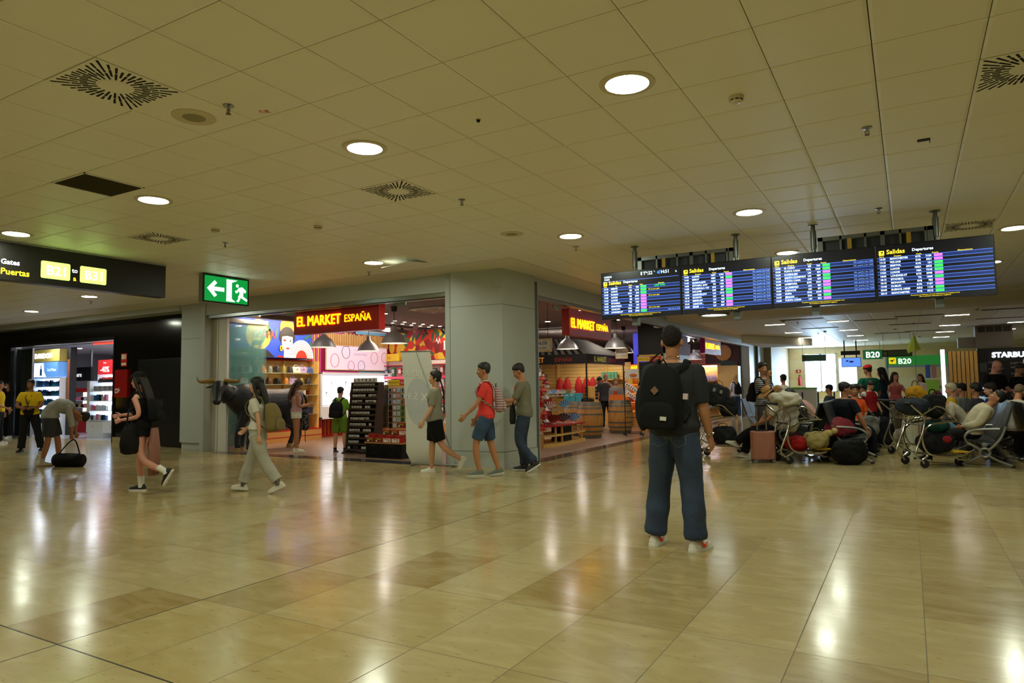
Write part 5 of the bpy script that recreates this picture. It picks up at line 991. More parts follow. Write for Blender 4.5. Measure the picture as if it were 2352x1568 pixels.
for r in range(2):
    for i in range(22): mb.b2(.04+i*.053,.065+i*.053,.015,.02,.1+r*.22,.24+r*.22)
mb.build('arches',M('arch_wine',(120,30,30),.5),t,smooth=0); mb=MB()
for i,(x,w,h) in enumerate(((.0,.3,.85),(.32,.2,1.0),(.6,.35,.72),(.9,.3,.62))): mb.b2(x,x+w,.05,.09,.5,h)
mb.build('towers',M('tower_white',(214,216,226),.5),t,smooth=0); mb=MB(); mb.prism(circ(2.0,.55,.36),.02,faceY(0,0,.09)); mb.build('moon',M('moon_ochre',(200,130,50),.5),t,smooth=0); mb=MB(); mb.prism([(1.2,-.05),(2.6,-.05),(2.6,.1),(2.1,.22),(1.6,.12),(1.2,.0)],.02,faceY(0,0,.07)); mb.build('hill',M('hill_dark_green',(30,50,44),.5),t,smooth=0); mb=MB(); mb.prism(circ(-.25,.05,.3,.22,12,0,PI),.02,faceY(0,0,.05)); mb.build('hill',M('hill_dark_green',(30,50,44),.5),t,smooth=0)
for k,x in enumerate((-7.5,-7.9)):
    mb=MB(); mb.ball((0,0,0),.07,12,8); o=mb.build('spot_lamp',M('lit_bare_spot',(240,244,255),.4,emit=160),loc=(x,26.8,2.9-k*.45+.25)); tag(o,['upper dazzling white spot lamp before the far shelving','lower dazzling white spot lamp before the far shelving'][k],'spotlight',group='dazzling spot lamps')
# ---------------------------------------------------------------- perfumery
mb=MB(); mb.b2(-31,-17,11.2,17.5,3.05,3.15); struct(mb,'ceiling_perfumery',M('perfumery_ceiling_white',(214,210,214),.6),smooth=0)
mb=MB(); mb.b2(-31,-17,17.5,17.6,0,3.1); mb.b2(-17.2,-17.0,11.2,17.5,0,3.1); mb.b2(-31.2,-31,11.2,17.5,0,3.1); struct(mb,'wall_perfumery',M('perfumery_wall_grey',(150,150,156),.6),smooth=0)
lampdisc('shop_downlight','round lit downlight inside the perfumery','downlights of the perfumery',.12,M('lit_cool_lens',(240,246,255),.4,emit=210),[(-20.3,12.2),(-22.4,12.2),(-24.4,11.6),(-22.6,15),(-24.8,15.0),(-27,14)],z=3.05)
t=thing('red_light_line','red lit line curving across the perfumery ceiling','light',(0,0,0)); mb=MB(); mb.tube(spl([(-23.4,12.6,3.005),(-22,12.9,3.005),(-20.4,13.4,3.005),(-19,14.2,3.005)],6),.03,6); mb.build('tube',M('lit_red_line',(255,50,30),.4,emit=3),t)
LITW=M('lit_shelf_white',(215,232,255),.4,emit=3.0)
def pshelf(nm,lb,x0,x1,y,z0,z1,n,rz=0,head=None):
    t=thing(nm,lb,'shelving',(x0,y,0),rz); w=x1-x0; mb=MB(); mb.b2(0,w,.3,.34,z0,z1); mb.b2(-.03,0,0,.34,0,z1); mb.b2(w,w+.03,0,.34,0,z1); mb.b2(0,w,0,.34,0,z0); mb.build('body',M('perfumery_white',(236,238,240),.3),t,smooth=0)
    mb=MB(); mb.b2(.02,w-.02,.29,.30,z0+.02,z1-.02); mb.build('lit_back',LITW,t,smooth=0)
    for i in range(n): z=z0+(z1-z0)*i/n; mb=MB(); mb.b2(0,w,0,.3,z,z+.02); mb.build('shelf',M('perfumery_white'),t,smooth=0)
    return t
t=pshelf('perfume_wall','tall lit perfume shelves with gold Davidoff header and blue advert',-25.95,-24.25,12.0,.35,1.9,5)
mb=MB(); mb.b2(0,1.7,-.02,.3,2.45,2.85); mb.build('gold_header',M('gold_header_lit',(176,158,78),.4,emit=.25),t,smooth=0); mb=MB(); mb.text('DAVIDOFF',(.12,-.025,2.56),.24,X3,Z3,bold=.01,wmax=1.5,d=.01); mb.build('lettering',M('lit_header_letters',(255,255,255),.4,emit=2.5),t,smooth=0)
mb=MB(); mb.b2(.06,1.62,-.02,.3,1.92,2.42,0); mb.prism([(.1,1.93),(.9,1.93),(.75,2.1),(.7,2.4),(.1,2.41)],.003,faceY(0,0,-.021),mi=1); mb.b2(.5,.62,-.03,-.02,1.98,2.2,2); mb.b2(.54,.58,-.03,-.02,2.2,2.32,2); mb.text('Cool Water',(.95,-.026,2.12),.14,X3,Z3,1,wmax=.58); mb.build('advert',[M('lit_advert_blue',(90,140,200),.4,emit=.9),M('lit_advert_white',(240,250,255),.4,emit=1.1),M('advert_bottle',(30,110,180),.4)],t,smooth=0)
PC=[('blue',(40,90,140)),('teal',(40,110,130)),('navy',(16,26,50)),('pale blue',(110,160,200)),('wine',(110,30,40))]
random.seed(17)
def pboxes(x0,y,w,zs,n,pal,where_,rz=0,h=.16):
    for r,z in enumerate(zs):
        for i in range(n):
            c=random.choice(pal); hh=h*random.uniform(.75,1.05); ww=w/n*.84; mb=MB(); mb.b2(-ww/2,ww/2,-.035,.035,0,hh); p=MX.Rotation(rz,3,'Z')@V((w*(i+.5)/n,.1,0)); o=mb.build('perfume_box',M('pbox_'+c[0].replace(' ','_'),c[1],.3),smooth=0,loc=(x0+p.x,y+p.y,z)); o.rotation_euler=(0,0,rz); tag(o,f'{c[0]} perfume box on {where_}, shelf {r+1} from the bottom, place {i+1}','perfume box',f'perfume boxes on {where_}')
pboxes(-25.9,12.0,1.6,[.35+.31*i+.021 for i in range(5)],11,PC[:4]+PC[:2],'the tall lit shelves',h=.2)
def gondola():
    t=thing('perfume_gondola','white angled display island with lit shelves near the black wall','display island',(-22.15,11.8,0),rz=.0)
    mb=MB(); mb.b2(0,.85,0,.5,0,.16,0); mb.prism([(0,0),(.85,-.0),(1.6,.35),(1.6,.8),(0,.8)],.34,MX.Translation((0,0,.16))); mb.b2(-.15,0,.05,.8,.16,1.75); mb.build('base',M('perfumery_white'),t,smooth=0)
    mb=MB(); mb.b2(0,1.6,.42,.46,.5,1.75); mb.build('lit_back',LITW,t,smooth=0)
    for z in (.52,.82,1.12,1.42): mb=MB(); mb.prism([(0,0),(.85,0),(1.6,.35),(1.6,.45),(0,.45)],.02,MX.Translation((0,0,z))); mb.build('shelf',M('perfumery_white'),t,smooth=0)
    mb=MB(); mb.b2(0,1.6,.3,.46,1.7,1.8); mb.build('dark_header',BLACKM,t,smooth=0); mb=MB(); mb.b2(.3,.32,-.012,0,.33,.36); mb.b2(1.1,1.12,.1,.11,.33,.36); mb.build('lock',STEEL,t,smooth=0)
gondola()
pboxes(-22.15,11.83,.85,[.541,.841,1.141],6,[('black',(20,20,26)),('blue',(60,90,160)),('pink',(220,120,150)),('white',(220,226,236))],'the angled white island',h=.18)
pboxes(-21.3,12.0,.7,[.541,.841,1.141],5,[('violet',(110,90,190)),('blue',(60,90,160)),('white',(220,226,236))],'the island far side',rz=.43,h=.18)
for i in range(4): mb=MB(); mb.lathe([(.09,0),(.1,.02),(.1,.14),(.09,.15)],n=16); o=mb.build('gift_tin',M('grey_gift_tin',(120,116,112),.4),loc=(-22.0+i*.27,12.0,1.441)); tag(o,f'round grey gift tin on the white island top, place {i+1}','tin','grey gift tins on the white island')
t=pshelf('promo_tower','white tower with red minus 40 percent sign above the white island',-23.35,-22.5,12.75,.3,2.0,6)
mb=MB(); mb.b2(.02,.83,-.02,0,1.98,2.46,0); mb.text('-40%',(.42,-.024,2.06),.26,X3,Z3,1,align='C',bold=.02,wmax=.7); mb.text('hasta',(.42,-.024,2.34),.08,X3,Z3,1,align='C'); mb.build('promo_sign',[M('lit_red_promo',(206,30,30),.4,emit=.5),M('lit_promo_white',(255,255,255),.4,emit=.9)],t,smooth=0)
mb=MB(); mb.b2(.85,1.5,0,.3,0,2.6); mb.build('side_column',M('perfumery_white'),t,smooth=0)
pboxes(-23.32,12.70,.8,[1.454,1.737],5,[('red',(190,50,40)),('pink',(230,150,150)),('black',(24,22,26))],'the promo tower',h=.15)
t=thing('pay_sign','black Please pay here fascia deep in the perfumery','sign',(-27.95,13.8,1.82)); mb=MB(); mb.b2(0,2.2,0,.1,0,.5,0); mb.text('Please pay here',(.1,-.01,.15),.24,X3,Z3,1,bold=.02,wmax=1.95); mb.build('board',[BLACKM,M('lit_pay_letters',(240,240,240),.4,emit=1.0)],t,smooth=0); mb=MB(); mb.b2(.05,.1,.02,.08,.5,1.13); mb.b2(2.1,2.15,.02,.08,.5,1.13); mb.build('hanger',STEEL,t,smooth=0)
t=thing('red_counter','red and white lit cosmetics counter in the perfumery','counter',(-25.75,13.25,0)); mb=MB(); mb.b2(0,1.5,0,.6,0,.6); mb.build('base',RED,t,smooth=0); mb=MB(); mb.b2(0,1.5,.3,.34,.6,1.4); mb.build('lit_back',M('lit_warm_white_back',(255,236,220),.4,emit=1.5),t,smooth=0); 
for z in (.6,.85,1.1,1.4): mb=MB(); mb.b2(0,1.5,0,.32,z,z+.02); mb.build('shelf',M('perfumery_white'),t,smooth=0)
mb=MB(); mb.b2(0,1.5,-.01,.0,1.4,1.55); mb.build('red_header',RED,t,smooth=0)
pboxes(-25.7,13.2,1.4,[.621,.871,1.121],8,[('black',(20,20,26)),('pink',(220,120,150)),('gold',(190,150,90)),('white',(220,226,236))],'the red counter',h=.13)
for x,lb in ((-27.0,'orange brown perfume poster pillar left of the tall shelves'),(-24.2,'narrow orange model poster right of the tall shelves')):
    t=thing('perfume_poster',lb,'poster',(x,12.2,0)); mb=MB(); mb.b2(0,.2 if x>-25 else .8,0,.2,0,2.9); mb.build('pillar',BLACKM,t,smooth=0); mb=MB(); mb.b2(.02,.18 if x>-25 else .77,-.01,0,.9,2.5); mb.build('picture',M('poster_amber',(150,84,44),.4,var=.6,vs=4,emit=.15),t,smooth=0)
t=thing('glass_panel','dark tinted glass panel beside the perfumery entrance','glass panel',(-24.85,10.95,0)); mb=MB(); mb.b2(0,1.0,.05,.062,.05,2.8); mb.build('pane',M('smoky_glass',(60,80,84),.05,trans=.6),t,smooth=0); mb=MB(); mb.b2(.98,1.02,.03,.08,0,2.82); mb.build('edge',STEEL,t,smooth=0)
# fire signs
t=thing('hose_cabinet','red fire hose cabinet on the black wall','fire cabinet',(-18.97,10.8,1.25)); mb=MB(); mb.b2(0,.6,0,.1,0,.76); mb.build('box',M('fire_red',(150,14,16),.35),t,smooth=0,bev=.006); mb=MB(); mb.b2(.04,.16,-.004,0,.12,.24,0); mb.b2(.065,.135,-.006,-.003,.145,.215,1); mb.b2(.2,.23,-.004,0,.14,.26,0); mb.b2(.23,.28,-.004,0,.19,.21,0); mb.build('pictogram',[MWT,M('fire_red')],t,smooth=0)
t=thing('fire_sign','small red and white fire hose sign above the red cabinet','sign',(-18.82,10.88,2.1)); mb=MB(); mb.b2(0,.28,0,.01,0,.36,0); mb.b2(.03,.18,-.003,0,.2,.33,1); mb.b2(.03,.25,-.003,0,.03,.1,1); mb.b2(.2,.25,-.003,0,.2,.33,1); mb.build('plate',[M('fire_sign_red',(190,40,36),.4),M('fire_sign_cream',(232,220,196),.4)],t,smooth=0)
# ---------------------------------------------------------------- people
CT=bpy.data.textures.new('cloth_folds','CLOUDS'); CT.noise_scale=.16; CT.noise_depth=2
def cloth(c,kind='cloth',rough=.85):
    n=f'{kind}_{c[0]}_{c[1]}_{c[2]}'
    if n in MATS: return MATS[n]
    if kind=='denim':
        g=NG(n,.8); vec,x,y,z=g.pos(); n1=g.noise(vec,5,4); n2=g.noise(vec,160,2); k=tuple(v*1.0 for v in srgb(*c)); l=tuple(min(v*2.0,1) for v in srgb(*c)); 
        cc=g.mix(g.ramp(n1,[(.4,(0,0,0)),(.75,(.7,.7,.7))]),k,l); cc=g.mix(.35,cc,g.ramp(n2,[(.3,(.5,.5,.5)),(.7,(1,1,1))]),'MULTIPLY'); g.bump(g.noise(vec,28,4),.35,.006); return g.col(cc)
    if kind=='stripe':
        g=NG(n,.8); vec,x,y,z=g.pos(); s=g.math('LESS_THAN',g.math('FRACT',g.math('MULTIPLY',z,26.0)),.28); return g.col(g.mix(s,srgb(*c),srgb(196,196,190)))
    if kind=='dots':
        g=NG(n,.8); vec,x,y,z=g.pos(); v=g.n('TexVoronoi'); g.nt.links.new(vec,v.inputs['Vector']); v.inputs['Scale'].default_value=34; v.inputs['Randomness'].default_value=.5; s=g.math('LESS_THAN',v.outputs['Distance'],.26); return g.col(g.mix(s,srgb(*c),srgb(220,216,210)))
    return M(n,c,rough,bump=.35,bs=30,var=.12,vs=6,spec=.25)
def skinm(c): return M(f'skin_{c[0]}_{c[1]}_{c[2]}',c,.5,var=.05,vs=9)
SK={'light':(206,152,118),'tan':(176,120,84),'brown':(140,90,60),'pink':(214,150,130)}
def remesh(o,vox,smooth=4,fold=0.0):
    m=o.modifiers.new('r','REMESH'); m.mode='VOXEL'; m.voxel_size=vox; m.use_smooth_shade=True
    m=o.modifiers.new('s','SMOOTH'); m.factor=.5; m.iterations=smooth
    if fold: m=o.modifiers.new('d','DISPLACE'); m.texture=CT; m.strength=fold; m.mid_level=.5; m.texture_coords='LOCAL'
def ss(t): t=min(max(t,0),1); return t*t*(3-2*t)
def dvec(f,o,s): f,o=R(f),R(o); return V((s*math.sin(o),math.sin(f)*math.cos(o),-math.cos(f)*math.cos(o)))
MALE=[(-.10,.09,.075),(-.05,.150,.108),(.02,.163,.115),(.10,.152,.108),(.18,.145,.104),(.28,.158,.114),(.38,.172,.118),(.455,.163,.102),(.505,.126,.080),(.54,.064,.060)]
FEM=[(-.10,.09,.075),(-.05,.160,.112),(.02,.168,.118),(.09,.145,.102),(.17,.120,.088),(.27,.135,.10),(.36,.145,.118),(.435,.140,.092),(.495,.108,.072),(.535,.054,.052)]
HEAD=[(-.012,.05,.022,.018),(.006,.042,.042,.044),(.03,.028,.054,.066),(.065,.012,.064,.084),(.10,.004,.070,.092),(.14,.0,.0745,.097),(.175,-.004,.070,.093),(.202,-.008,.055,.076),(.218,-.010,.034,.048),(.226,-.011,.012,.018)]
def person(label,loc,hd,H=1.74,sex='m',lean=0,head=(0,0),arms=((5,8,12,4),(5,8,12,4)),legs=((0,4,0,2,0),(0,4,0,2,0)),sit=None,wear={},hair=('short',(30,24,20)),skin='light',vox=.010,girth=1.0,hands=(20,20),group=None,turn=0,raise_=0):
    """arms and legs are (right, left): upper forward/out, lower forward/out angles in degrees (legs: + foot pitch). hd: 0 away from the entrance side, 90 left, 180 towards it."""
    S=H/1.75; t=thing('person',label,'person',(0,0,0),group=group); P=[(a,b*girth,c*girth) for a,b,c in (MALE if sex=='m' else FEM)]
    LW=.30 if lean<50 else .5
    def spine(d):
        n=14; p=V((0,0,0)); a=0
        for i in range(n):
            dd=d/n; a=R(lean)*ss((dd*(i+.5)+.02)/LW) if d>0 else 0; p=p+V((0,math.sin(a),math.cos(a)))*dd
        return p,(R(lean)*ss((d+.02)/LW) if d>0 else 0)
    def ring(d,rx,ry,n=20,yo=0.0):
        p,a=spine(d); f=V((0,math.cos(a),-math.sin(a))); tw=MX.Rotation(R(turn)*ss(d/.4),3,'Z')
        return [p+tw@(X3*rx*math.cos(2*PI*j/n)+f*(ry*math.sin(2*PI*j/n)+yo)) for j in range(n)]
    shw=.166*girth if sex=='m' else .143*girth
    pS,aS=spine(.448); tw=MX.Rotation(R(turn),3,'Z'); sh=[pS+tw@V((s*shw,0,0)) for s in (1,-1)]; UA,FA=.275,.245
    el=[];wr=[];hip=[];kn=[];an=[]
    for i,s in enumerate((1,-1)):
        a=arms[i]; el.append(sh[i]+dvec(a[0],a[1],s)*UA); wr.append(el[i]+dvec(a[2],a[3],s)*FA)
        l=legs[i]; h=V((s*.088,0,-.035)); hip.append(h); k=h+dvec(l[0],l[1],s)*.425; kn.append(k); an.append(k+dvec(l[2],l[3],s)*.42)
    zs=[]
    for i in range(2):
        fp=R(legs[i][4]); zs.append(an[i].z-.078*math.cos(fp)-max(math.sin(fp)*.19,-math.sin(fp)*.07))
    root=-min(zs) if sit is None else sit/S
    # skin
    def limb(mb,pts,r,n=12): mb.tube(spl(pts,5),[r(i/((len(pts)-1)*5)) for i in range((len(pts)-1)*5+1)],n)
    def interp(tb): 
        def f(u):
            for (a,x),(b,y) in zip(tb,tb[1:]):
                if u<=b: return x+(y-x)*(u-a)/(b-a)
            return tb[-1][1]
        return f
    af=.88 if sex!='m' else 1.0; af*=1+(girth-1)*1.3; AR=interp([(0,.050*af),(.25,.046*af),(.48,.037*af),(.6,.040*af),(.9,.027*af),(1,.025*af)]); LR=interp([(0,.085),(.25,.078),(.48,.054),(.65,.057),(.92,.036),(1,.036)])
    mb=MB(); mb.loft([ring(*r) for r in P])
    pn,an_=spine(.575); ph,_=spine(.622); Hm=MX.Rotation(R(head[1]),3,'Z')@MX.Rotation(-R(head[0])-0,3,'X'); hb=ph+V((0,0,-.02))
    mb.tube([spine(.50)[0],pn,hb+Hm@V((0,-.012,.06))],[.062*girth if sex=='m' else .05,.056 if sex=='m' else .046,.052 if sex=='m' else .045],12)
    hp=lambda v: hb+Hm@V(v)
    rings=[]
    for z,yc,rx,ry in HEAD: rings.append([hp((rx*math.cos(2*PI*j/20),yc+ry*math.sin(2*PI*j/20),z)) for j in range(20)])
    mb.loft(rings); mb.tube([hp((0,.088,.115)),hp((0,.104,.085)),hp((0,.112,.066)),hp((0,.092,.056))],[.008,.011,.015,.012],8)
    for s in (1,-1): mb.ball(hp((s*.080,-.010,.085)),(.012,.019,.034),8,6,rot=Hm); mb.ball(hp((s*.035,.078,.072)),(.022,.016,.018),8,6)
    mb.ball(hp((0,.084,.028)),(.026,.016,.016),8,6)
    fingers=[]
    for i,s in enumerate((1,-1)):
        limb(mb,[sh[i],el[i],wr[i]],AR); limb(mb,[hip[i],kn[i],an[i]],LR)
        mb.ball(an[i]+V((0,0,-.03)),(.032,.045,.035),8,6)
        d=(wr[i]-el[i]).normalized(); m_=V((-s,0,0)); m_=(m_-d*m_.dot(d)); m_=m_.normalized() if m_.length>.2 else V((0,0,-1)); td=d.cross(m_); 
        if td.dot(V((0,1,.7)))<0: td=-td
        c=R(hands[i]); w0=wr[i]+d*.005; rr=[]
        for q,wd,th in ((0,.024,.017),(.03,.034,.017),(.065,.041,.016),(.09,.040,.014)): rr.append([w0+d*q+td*wd*math.cos(2*PI*j/10)+m_*th*math.sin(2*PI*j/10) for j in range(10)])
        mb.loft(rr)
        for k,(u,L_) in enumerate(((.030,.070),(.010,.078),(-.011,.072),(-.030,.056))):
            p=w0+d*.082+td*u; a=c*.6; pts=[p-d*.02,p]; rl=[.0095,.0095]
            for seg,fr in ((.45,1),(.30,2),(.25,2.8)): ang=c*fr*.8+k*.03; p=p+(d*math.cos(ang)+m_*math.sin(ang)+td*u*.6)*L_*seg; pts.append(p); rl.append(.0088-.0008*len(rl)*.4)
            mb.tube(pts,rl,7)
        p=w0+d*.025+td*.026; mb.tube([p,p+(d*.6+td*.75+m_*.3).normalized()*.034,p+(d*.85+td*.55+m_*(.35+.5*math.sin(c))).normalized()*.066],[.013,.0105,.0085],7); fingers.append((w0+d*.07+m_*.02,d,m_,td))
    b=mb.build('body',skinm(SK[skin]),t,smooth=180); remesh(b,vox,3)
    # eyes, brows, mouth
    if hd%360>60 and hd%360<300 or abs(head[1])>60:
        for s in (1,-1):
            e=MB(); e.ball(hp((s*.030,.079,.098)),(.0125,.0125,.0095),10,8,mi=0); e.ball(hp((s*.030,.0885,.098)),(.0055,.004,.0055),8,6,mi=1); e.build('eye',[MWT,LK],t)
        e=MB(); 
        for s in (1,-1): e.tube([hp((s*.013,.092,.116)),hp((s*.03,.092,.121)),hp((s*.048,.083,.116))],.0042,6)
        e.build('eyebrows',M('hair_%d_%d_%d'%hair[1],hair[1],.6),t); e=MB(); e.tube([hp((-.02,.090,.040)),hp((0,.098,.041)),hp((.02,.090,.040))],[.003,.006,.003],8); e.build('lips',M('lips_rose',(150,82,72),.5),t)
    # hair
    kind,hc=hair[:2]; hm=M('hair_%d_%d_%d'%hc,hc,.75,bump=.9,bs=90,var=.35,vs=30,bdist=.01,spec=.3)
    if kind!='bald':
        th={'short':.013,'crop':.008,'full':.024}.get(kind,.016); mb=MB(); rings=[]; HH=[]
        for (a,b2) in zip(HEAD[2:],HEAD[3:]):
            for k in range(3): u=k/3; HH.append(tuple(a[q]*(1-u)+b2[q]*u for q in range(4)))
        HH.append(HEAD[-1])
        for z,yc,rx,ry in HH:
            rg=[]
            for j in range(28):
                x,y=rx*math.cos(2*PI*j/28),yc+ry*math.sin(2*PI*j/28); zl=(.104+y*.62 if y>0 else .104+y*1.05) if kind not in('long','pony') else .10+y*.66-(.04 if y<.03 else 0); k=ss((z-zl)/.05+.35); jit=math.sin(j*5.1+z*170)*.0025
                nrm=V((x,y-yc,(z-.11)*.9)); nrm=nrm.normalized() if nrm.length else Z3; rg.append(hp(V((x,y,z))+nrm*((th+jit)*k-.008*(1-k))))
            rings.append(rg)
        mb.loft(rings)
        if kind in('long','pony'):
            L=hair[2]; p0=hp((0,-.065,.15)); bk=spine(.45)[0]+tw@V((0,-.13,0)); pts=[p0,hp((0,-.095,.06)),bk+V((0,-.02,0)),bk+V((0,-.03,-max(L-.22,.02)))]
            w=(.078,.092,.095,.055) if kind=='long' else (.05,.034,.038,.02); pp=spl(pts,5); rs=[]
            for q in range(len(pp)): u=q/(len(pp)-1)*3; a=int(min(u,2)); rs.append(w[a]+(w[a+1]-w[a])*(u-a))
            rg=[]
            for q,p in enumerate(pp): rg.append([p+tw@V((rs[q]*math.cos(2*PI*j/18)*(1+.06*math.sin(j*7)),rs[q]*.45*math.sin(2*PI*j/18),0)) for j in range(18)])
            mb.loft(rg)
            if kind=='long':
                for s in (1,-1): mb.tube(spl([hp((s*.06,.02,.16)),hp((s*.083,.0,.08)),hp((s*.085,-.03,0)),spine(.42)[0]+V((s*.10,-.09,0))],4),[.028]*9+[.03,.026,.022,.015],8)
        mb.build('hair',hm,t,smooth=180)
    W=wear
    # top
    if 'top' in W:
        col,kd,sl=W['top'][:3]; ease=W.get('ease',.014); hem=W.get('hem',-.05); mb=MB(); rg=[]; ds=[hem]+[r[0] for r in P if r[0]>hem+.01 and r[0]<(.52 if sl>0 else .47)]+([.522] if sl>0 else [])
        for d in ds:
            for (a,x,y),(b2,x2,y2) in zip(P,P[1:]):
                if a<=d<=b2: u=(d-a)/(b2-a); rx,ry=x+(x2-x)*u,y+(y2-y)*u
            e=ease+(.012 if d<.1 else 0); rg.append(ring(d,rx+e*(1 if d<.5 else .9),ry+e))
        mb.loft(rg)
        if sl>0:
            for i in range(2):
                pp=spl([sh[i],el[i],wr[i]],12)[:int(round(sl*24))+1]; e=min(ease,.019); mb.ball(sh[i],AR(0)+e*.8,14,10); mb.tube(pp,[AR(q/24)+e*.8+.004*min(q,3)/3 for q in range(len(pp))],14)
        o=mb.build('shirt',cloth(col,kd),t,smooth=180); remesh(o,max(vox,.009),5,.016)
        if sl==0:
            mb=MB()
            for s in (1,-1): mb.tube([spine(.43)[0]+tw@V((s*.085,.10,0)),spine(.50)[0]+tw@V((s*.09,.01,.035)),spine(.44)[0]+tw@V((s*.085,-.09,0))],.012,6)
            mb.build('shoulder_strap',cloth(col,kd),t)
    if 'legs' in W:
        col,kd,ln,le=W['legs']; mb=MB(); rg=[ring(d,x+.012,y+.012) for d,x,y in P if d<.11]; mb.loft(rg)
        if ln=='skirt':
            q=(kn[0]+kn[1])/2; L=W.get('skirt',.5); rg=[ring(.06,P[3][1]+.012,P[3][2]+.012)]
            for u in (.25,.5,.75,1.0): p=V((0,0,-.03)).lerp(V((q.x,q.y*.8,-L)),u); rg.append([p+V(((.17+le*u)*math.cos(2*PI*j/24)*(1+.03*math.sin(j*3)),(.13+le*u)*math.sin(2*PI*j/24),0)) for j in range(24)])
            mb.loft(rg)
        else:
            for i in range(2):
                pp=spl([hip[i],kn[i],an[i]+V((0,0,.012))],7); n=max(3,int(round(ln*14))+1); pp=pp[:n]
                mb.tube(pp,[max(LR(q/14),(.058 if le>.01 else .04))+le+(.006*math.sin(q*2.6) if (ln>.9 and q>9) else 0) for q in range(n)],16)
        o=mb.build('shorts' if ln!='skirt' and ln<.7 else ('skirt' if ln=='skirt' else 'trousers'),cloth(col,kd),t,smooth=180); remesh(o,max(vox,.009),4,.014)
    # shoes
    sc=W.get('shoes',(230,228,222)); so=W.get('sole',(236,234,228))
    for i,s in enumerate((1,-1)):
        fp=legs[i][4]; fm=MX.Rotation(R(-s*8),3,'Z')@MX.Rotation(-R(fp),3,'X'); mb=MB(); rr=[]
        for y,w_,h in ((-.072,.024,.045),(-.055,.034,.082),(-.01,.037,.095),(.03,.038,.088),(.07,.042,.066),(.115,.047,.05),(.155,.043,.042),(.185,.028,.033),(.197,.012,.022)):
            rr.append([an[i]+fm@V((w_*math.cos(a),y,-.062+max(h*math.sin(a),0))) for a in [2*PI*j/16 for j in range(16)]])
        mb.loft(rr); o=mb.build('shoe',M('shoe_%d_%d_%d'%sc,sc,.6,bump=.2,bs=80),t,smooth=60)
        mb=MB(); out=[(w_,y) for y,w_ in ((-.078,.022),(-.055,.038),(.0,.040),(.06,.044),(.12,.052),(.17,.043),(.203,.014))]; out=out+[(-x,y) for x,y in out[::-1]]
        m4=MX.Translation(an[i])@fm.to_4x4()@MX.Translation((0,0,-.079)); mb.prism(out,.022,m4); mb.build('sole',M('sole_%d_%d_%d'%so,so,.6),o,smooth=0)
        if 'sock' in W: c_,hh=W['sock']; mb=MB(); dd=(kn[i]-an[i]).normalized(); mb.tube([an[i]-Z3*.03,an[i]+dd*.03,an[i]+dd*hh],[.044,.043,.050],12); mb.build('sock',cloth(c_),t)
    if 'cap' in W:
        mb=MB(); rr=[]
        for z,yc,rx,ry in HEAD[5:]: rr.append([hp((( rx+.016)*math.cos(2*PI*j/24),yc+(ry+.018)*math.sin(2*PI*j/24),z+.012)) for j in range(24)])
        mb.loft(rr); pk=[]; f=W.get('peak',1)
        if f: mb.prism([(.078*math.cos(a),f*(.06+.125*math.sin(a))) for a in [PI*k/10 for k in range(11)]],.008,MX.Translation(hb)@Hm.to_4x4()@MX.Translation((0,0,.150))@MX.Rotation(-R(12)*f,4,'X'))
        mb.build('cap',cloth(W['cap']),t,smooth=50)
    if 'lanyard' in W:
        mb=MB(); c0=spine(.5)[0]; q=spine(.22)[0]
        for s in (1,-1): mb.tube([c0+V((s*.06,-.03,.04)),spine(.44)[0]+V((s*.06,.135,0)),q+V((0,.15,0))],.006,6)
        mb.build('lanyard',cloth(W['lanyard']),t)
    if 'extra' in W: W['extra'](t,dict(spine=spine,sh=sh,el=el,wr=wr,hp=hp,an=an,kn=kn,tw=tw,fingers=fingers,hip=hip))
    t.location=(loc[0],loc[1],root*S+raise_); t.rotation_euler=(0,0,R(30.1+hd)); t.scale=(S,S,S)
    Mw=MX.Translation(t.location)@MX.Rotation(R(30.1+hd),4,'Z')@MX.Scale(S,4)
    return t,dict(M=Mw,spine=spine,sh=sh,wr=wr,el=el,hp=hp,kn=kn,an=an,fingers=fingers,tw=tw,P=P)
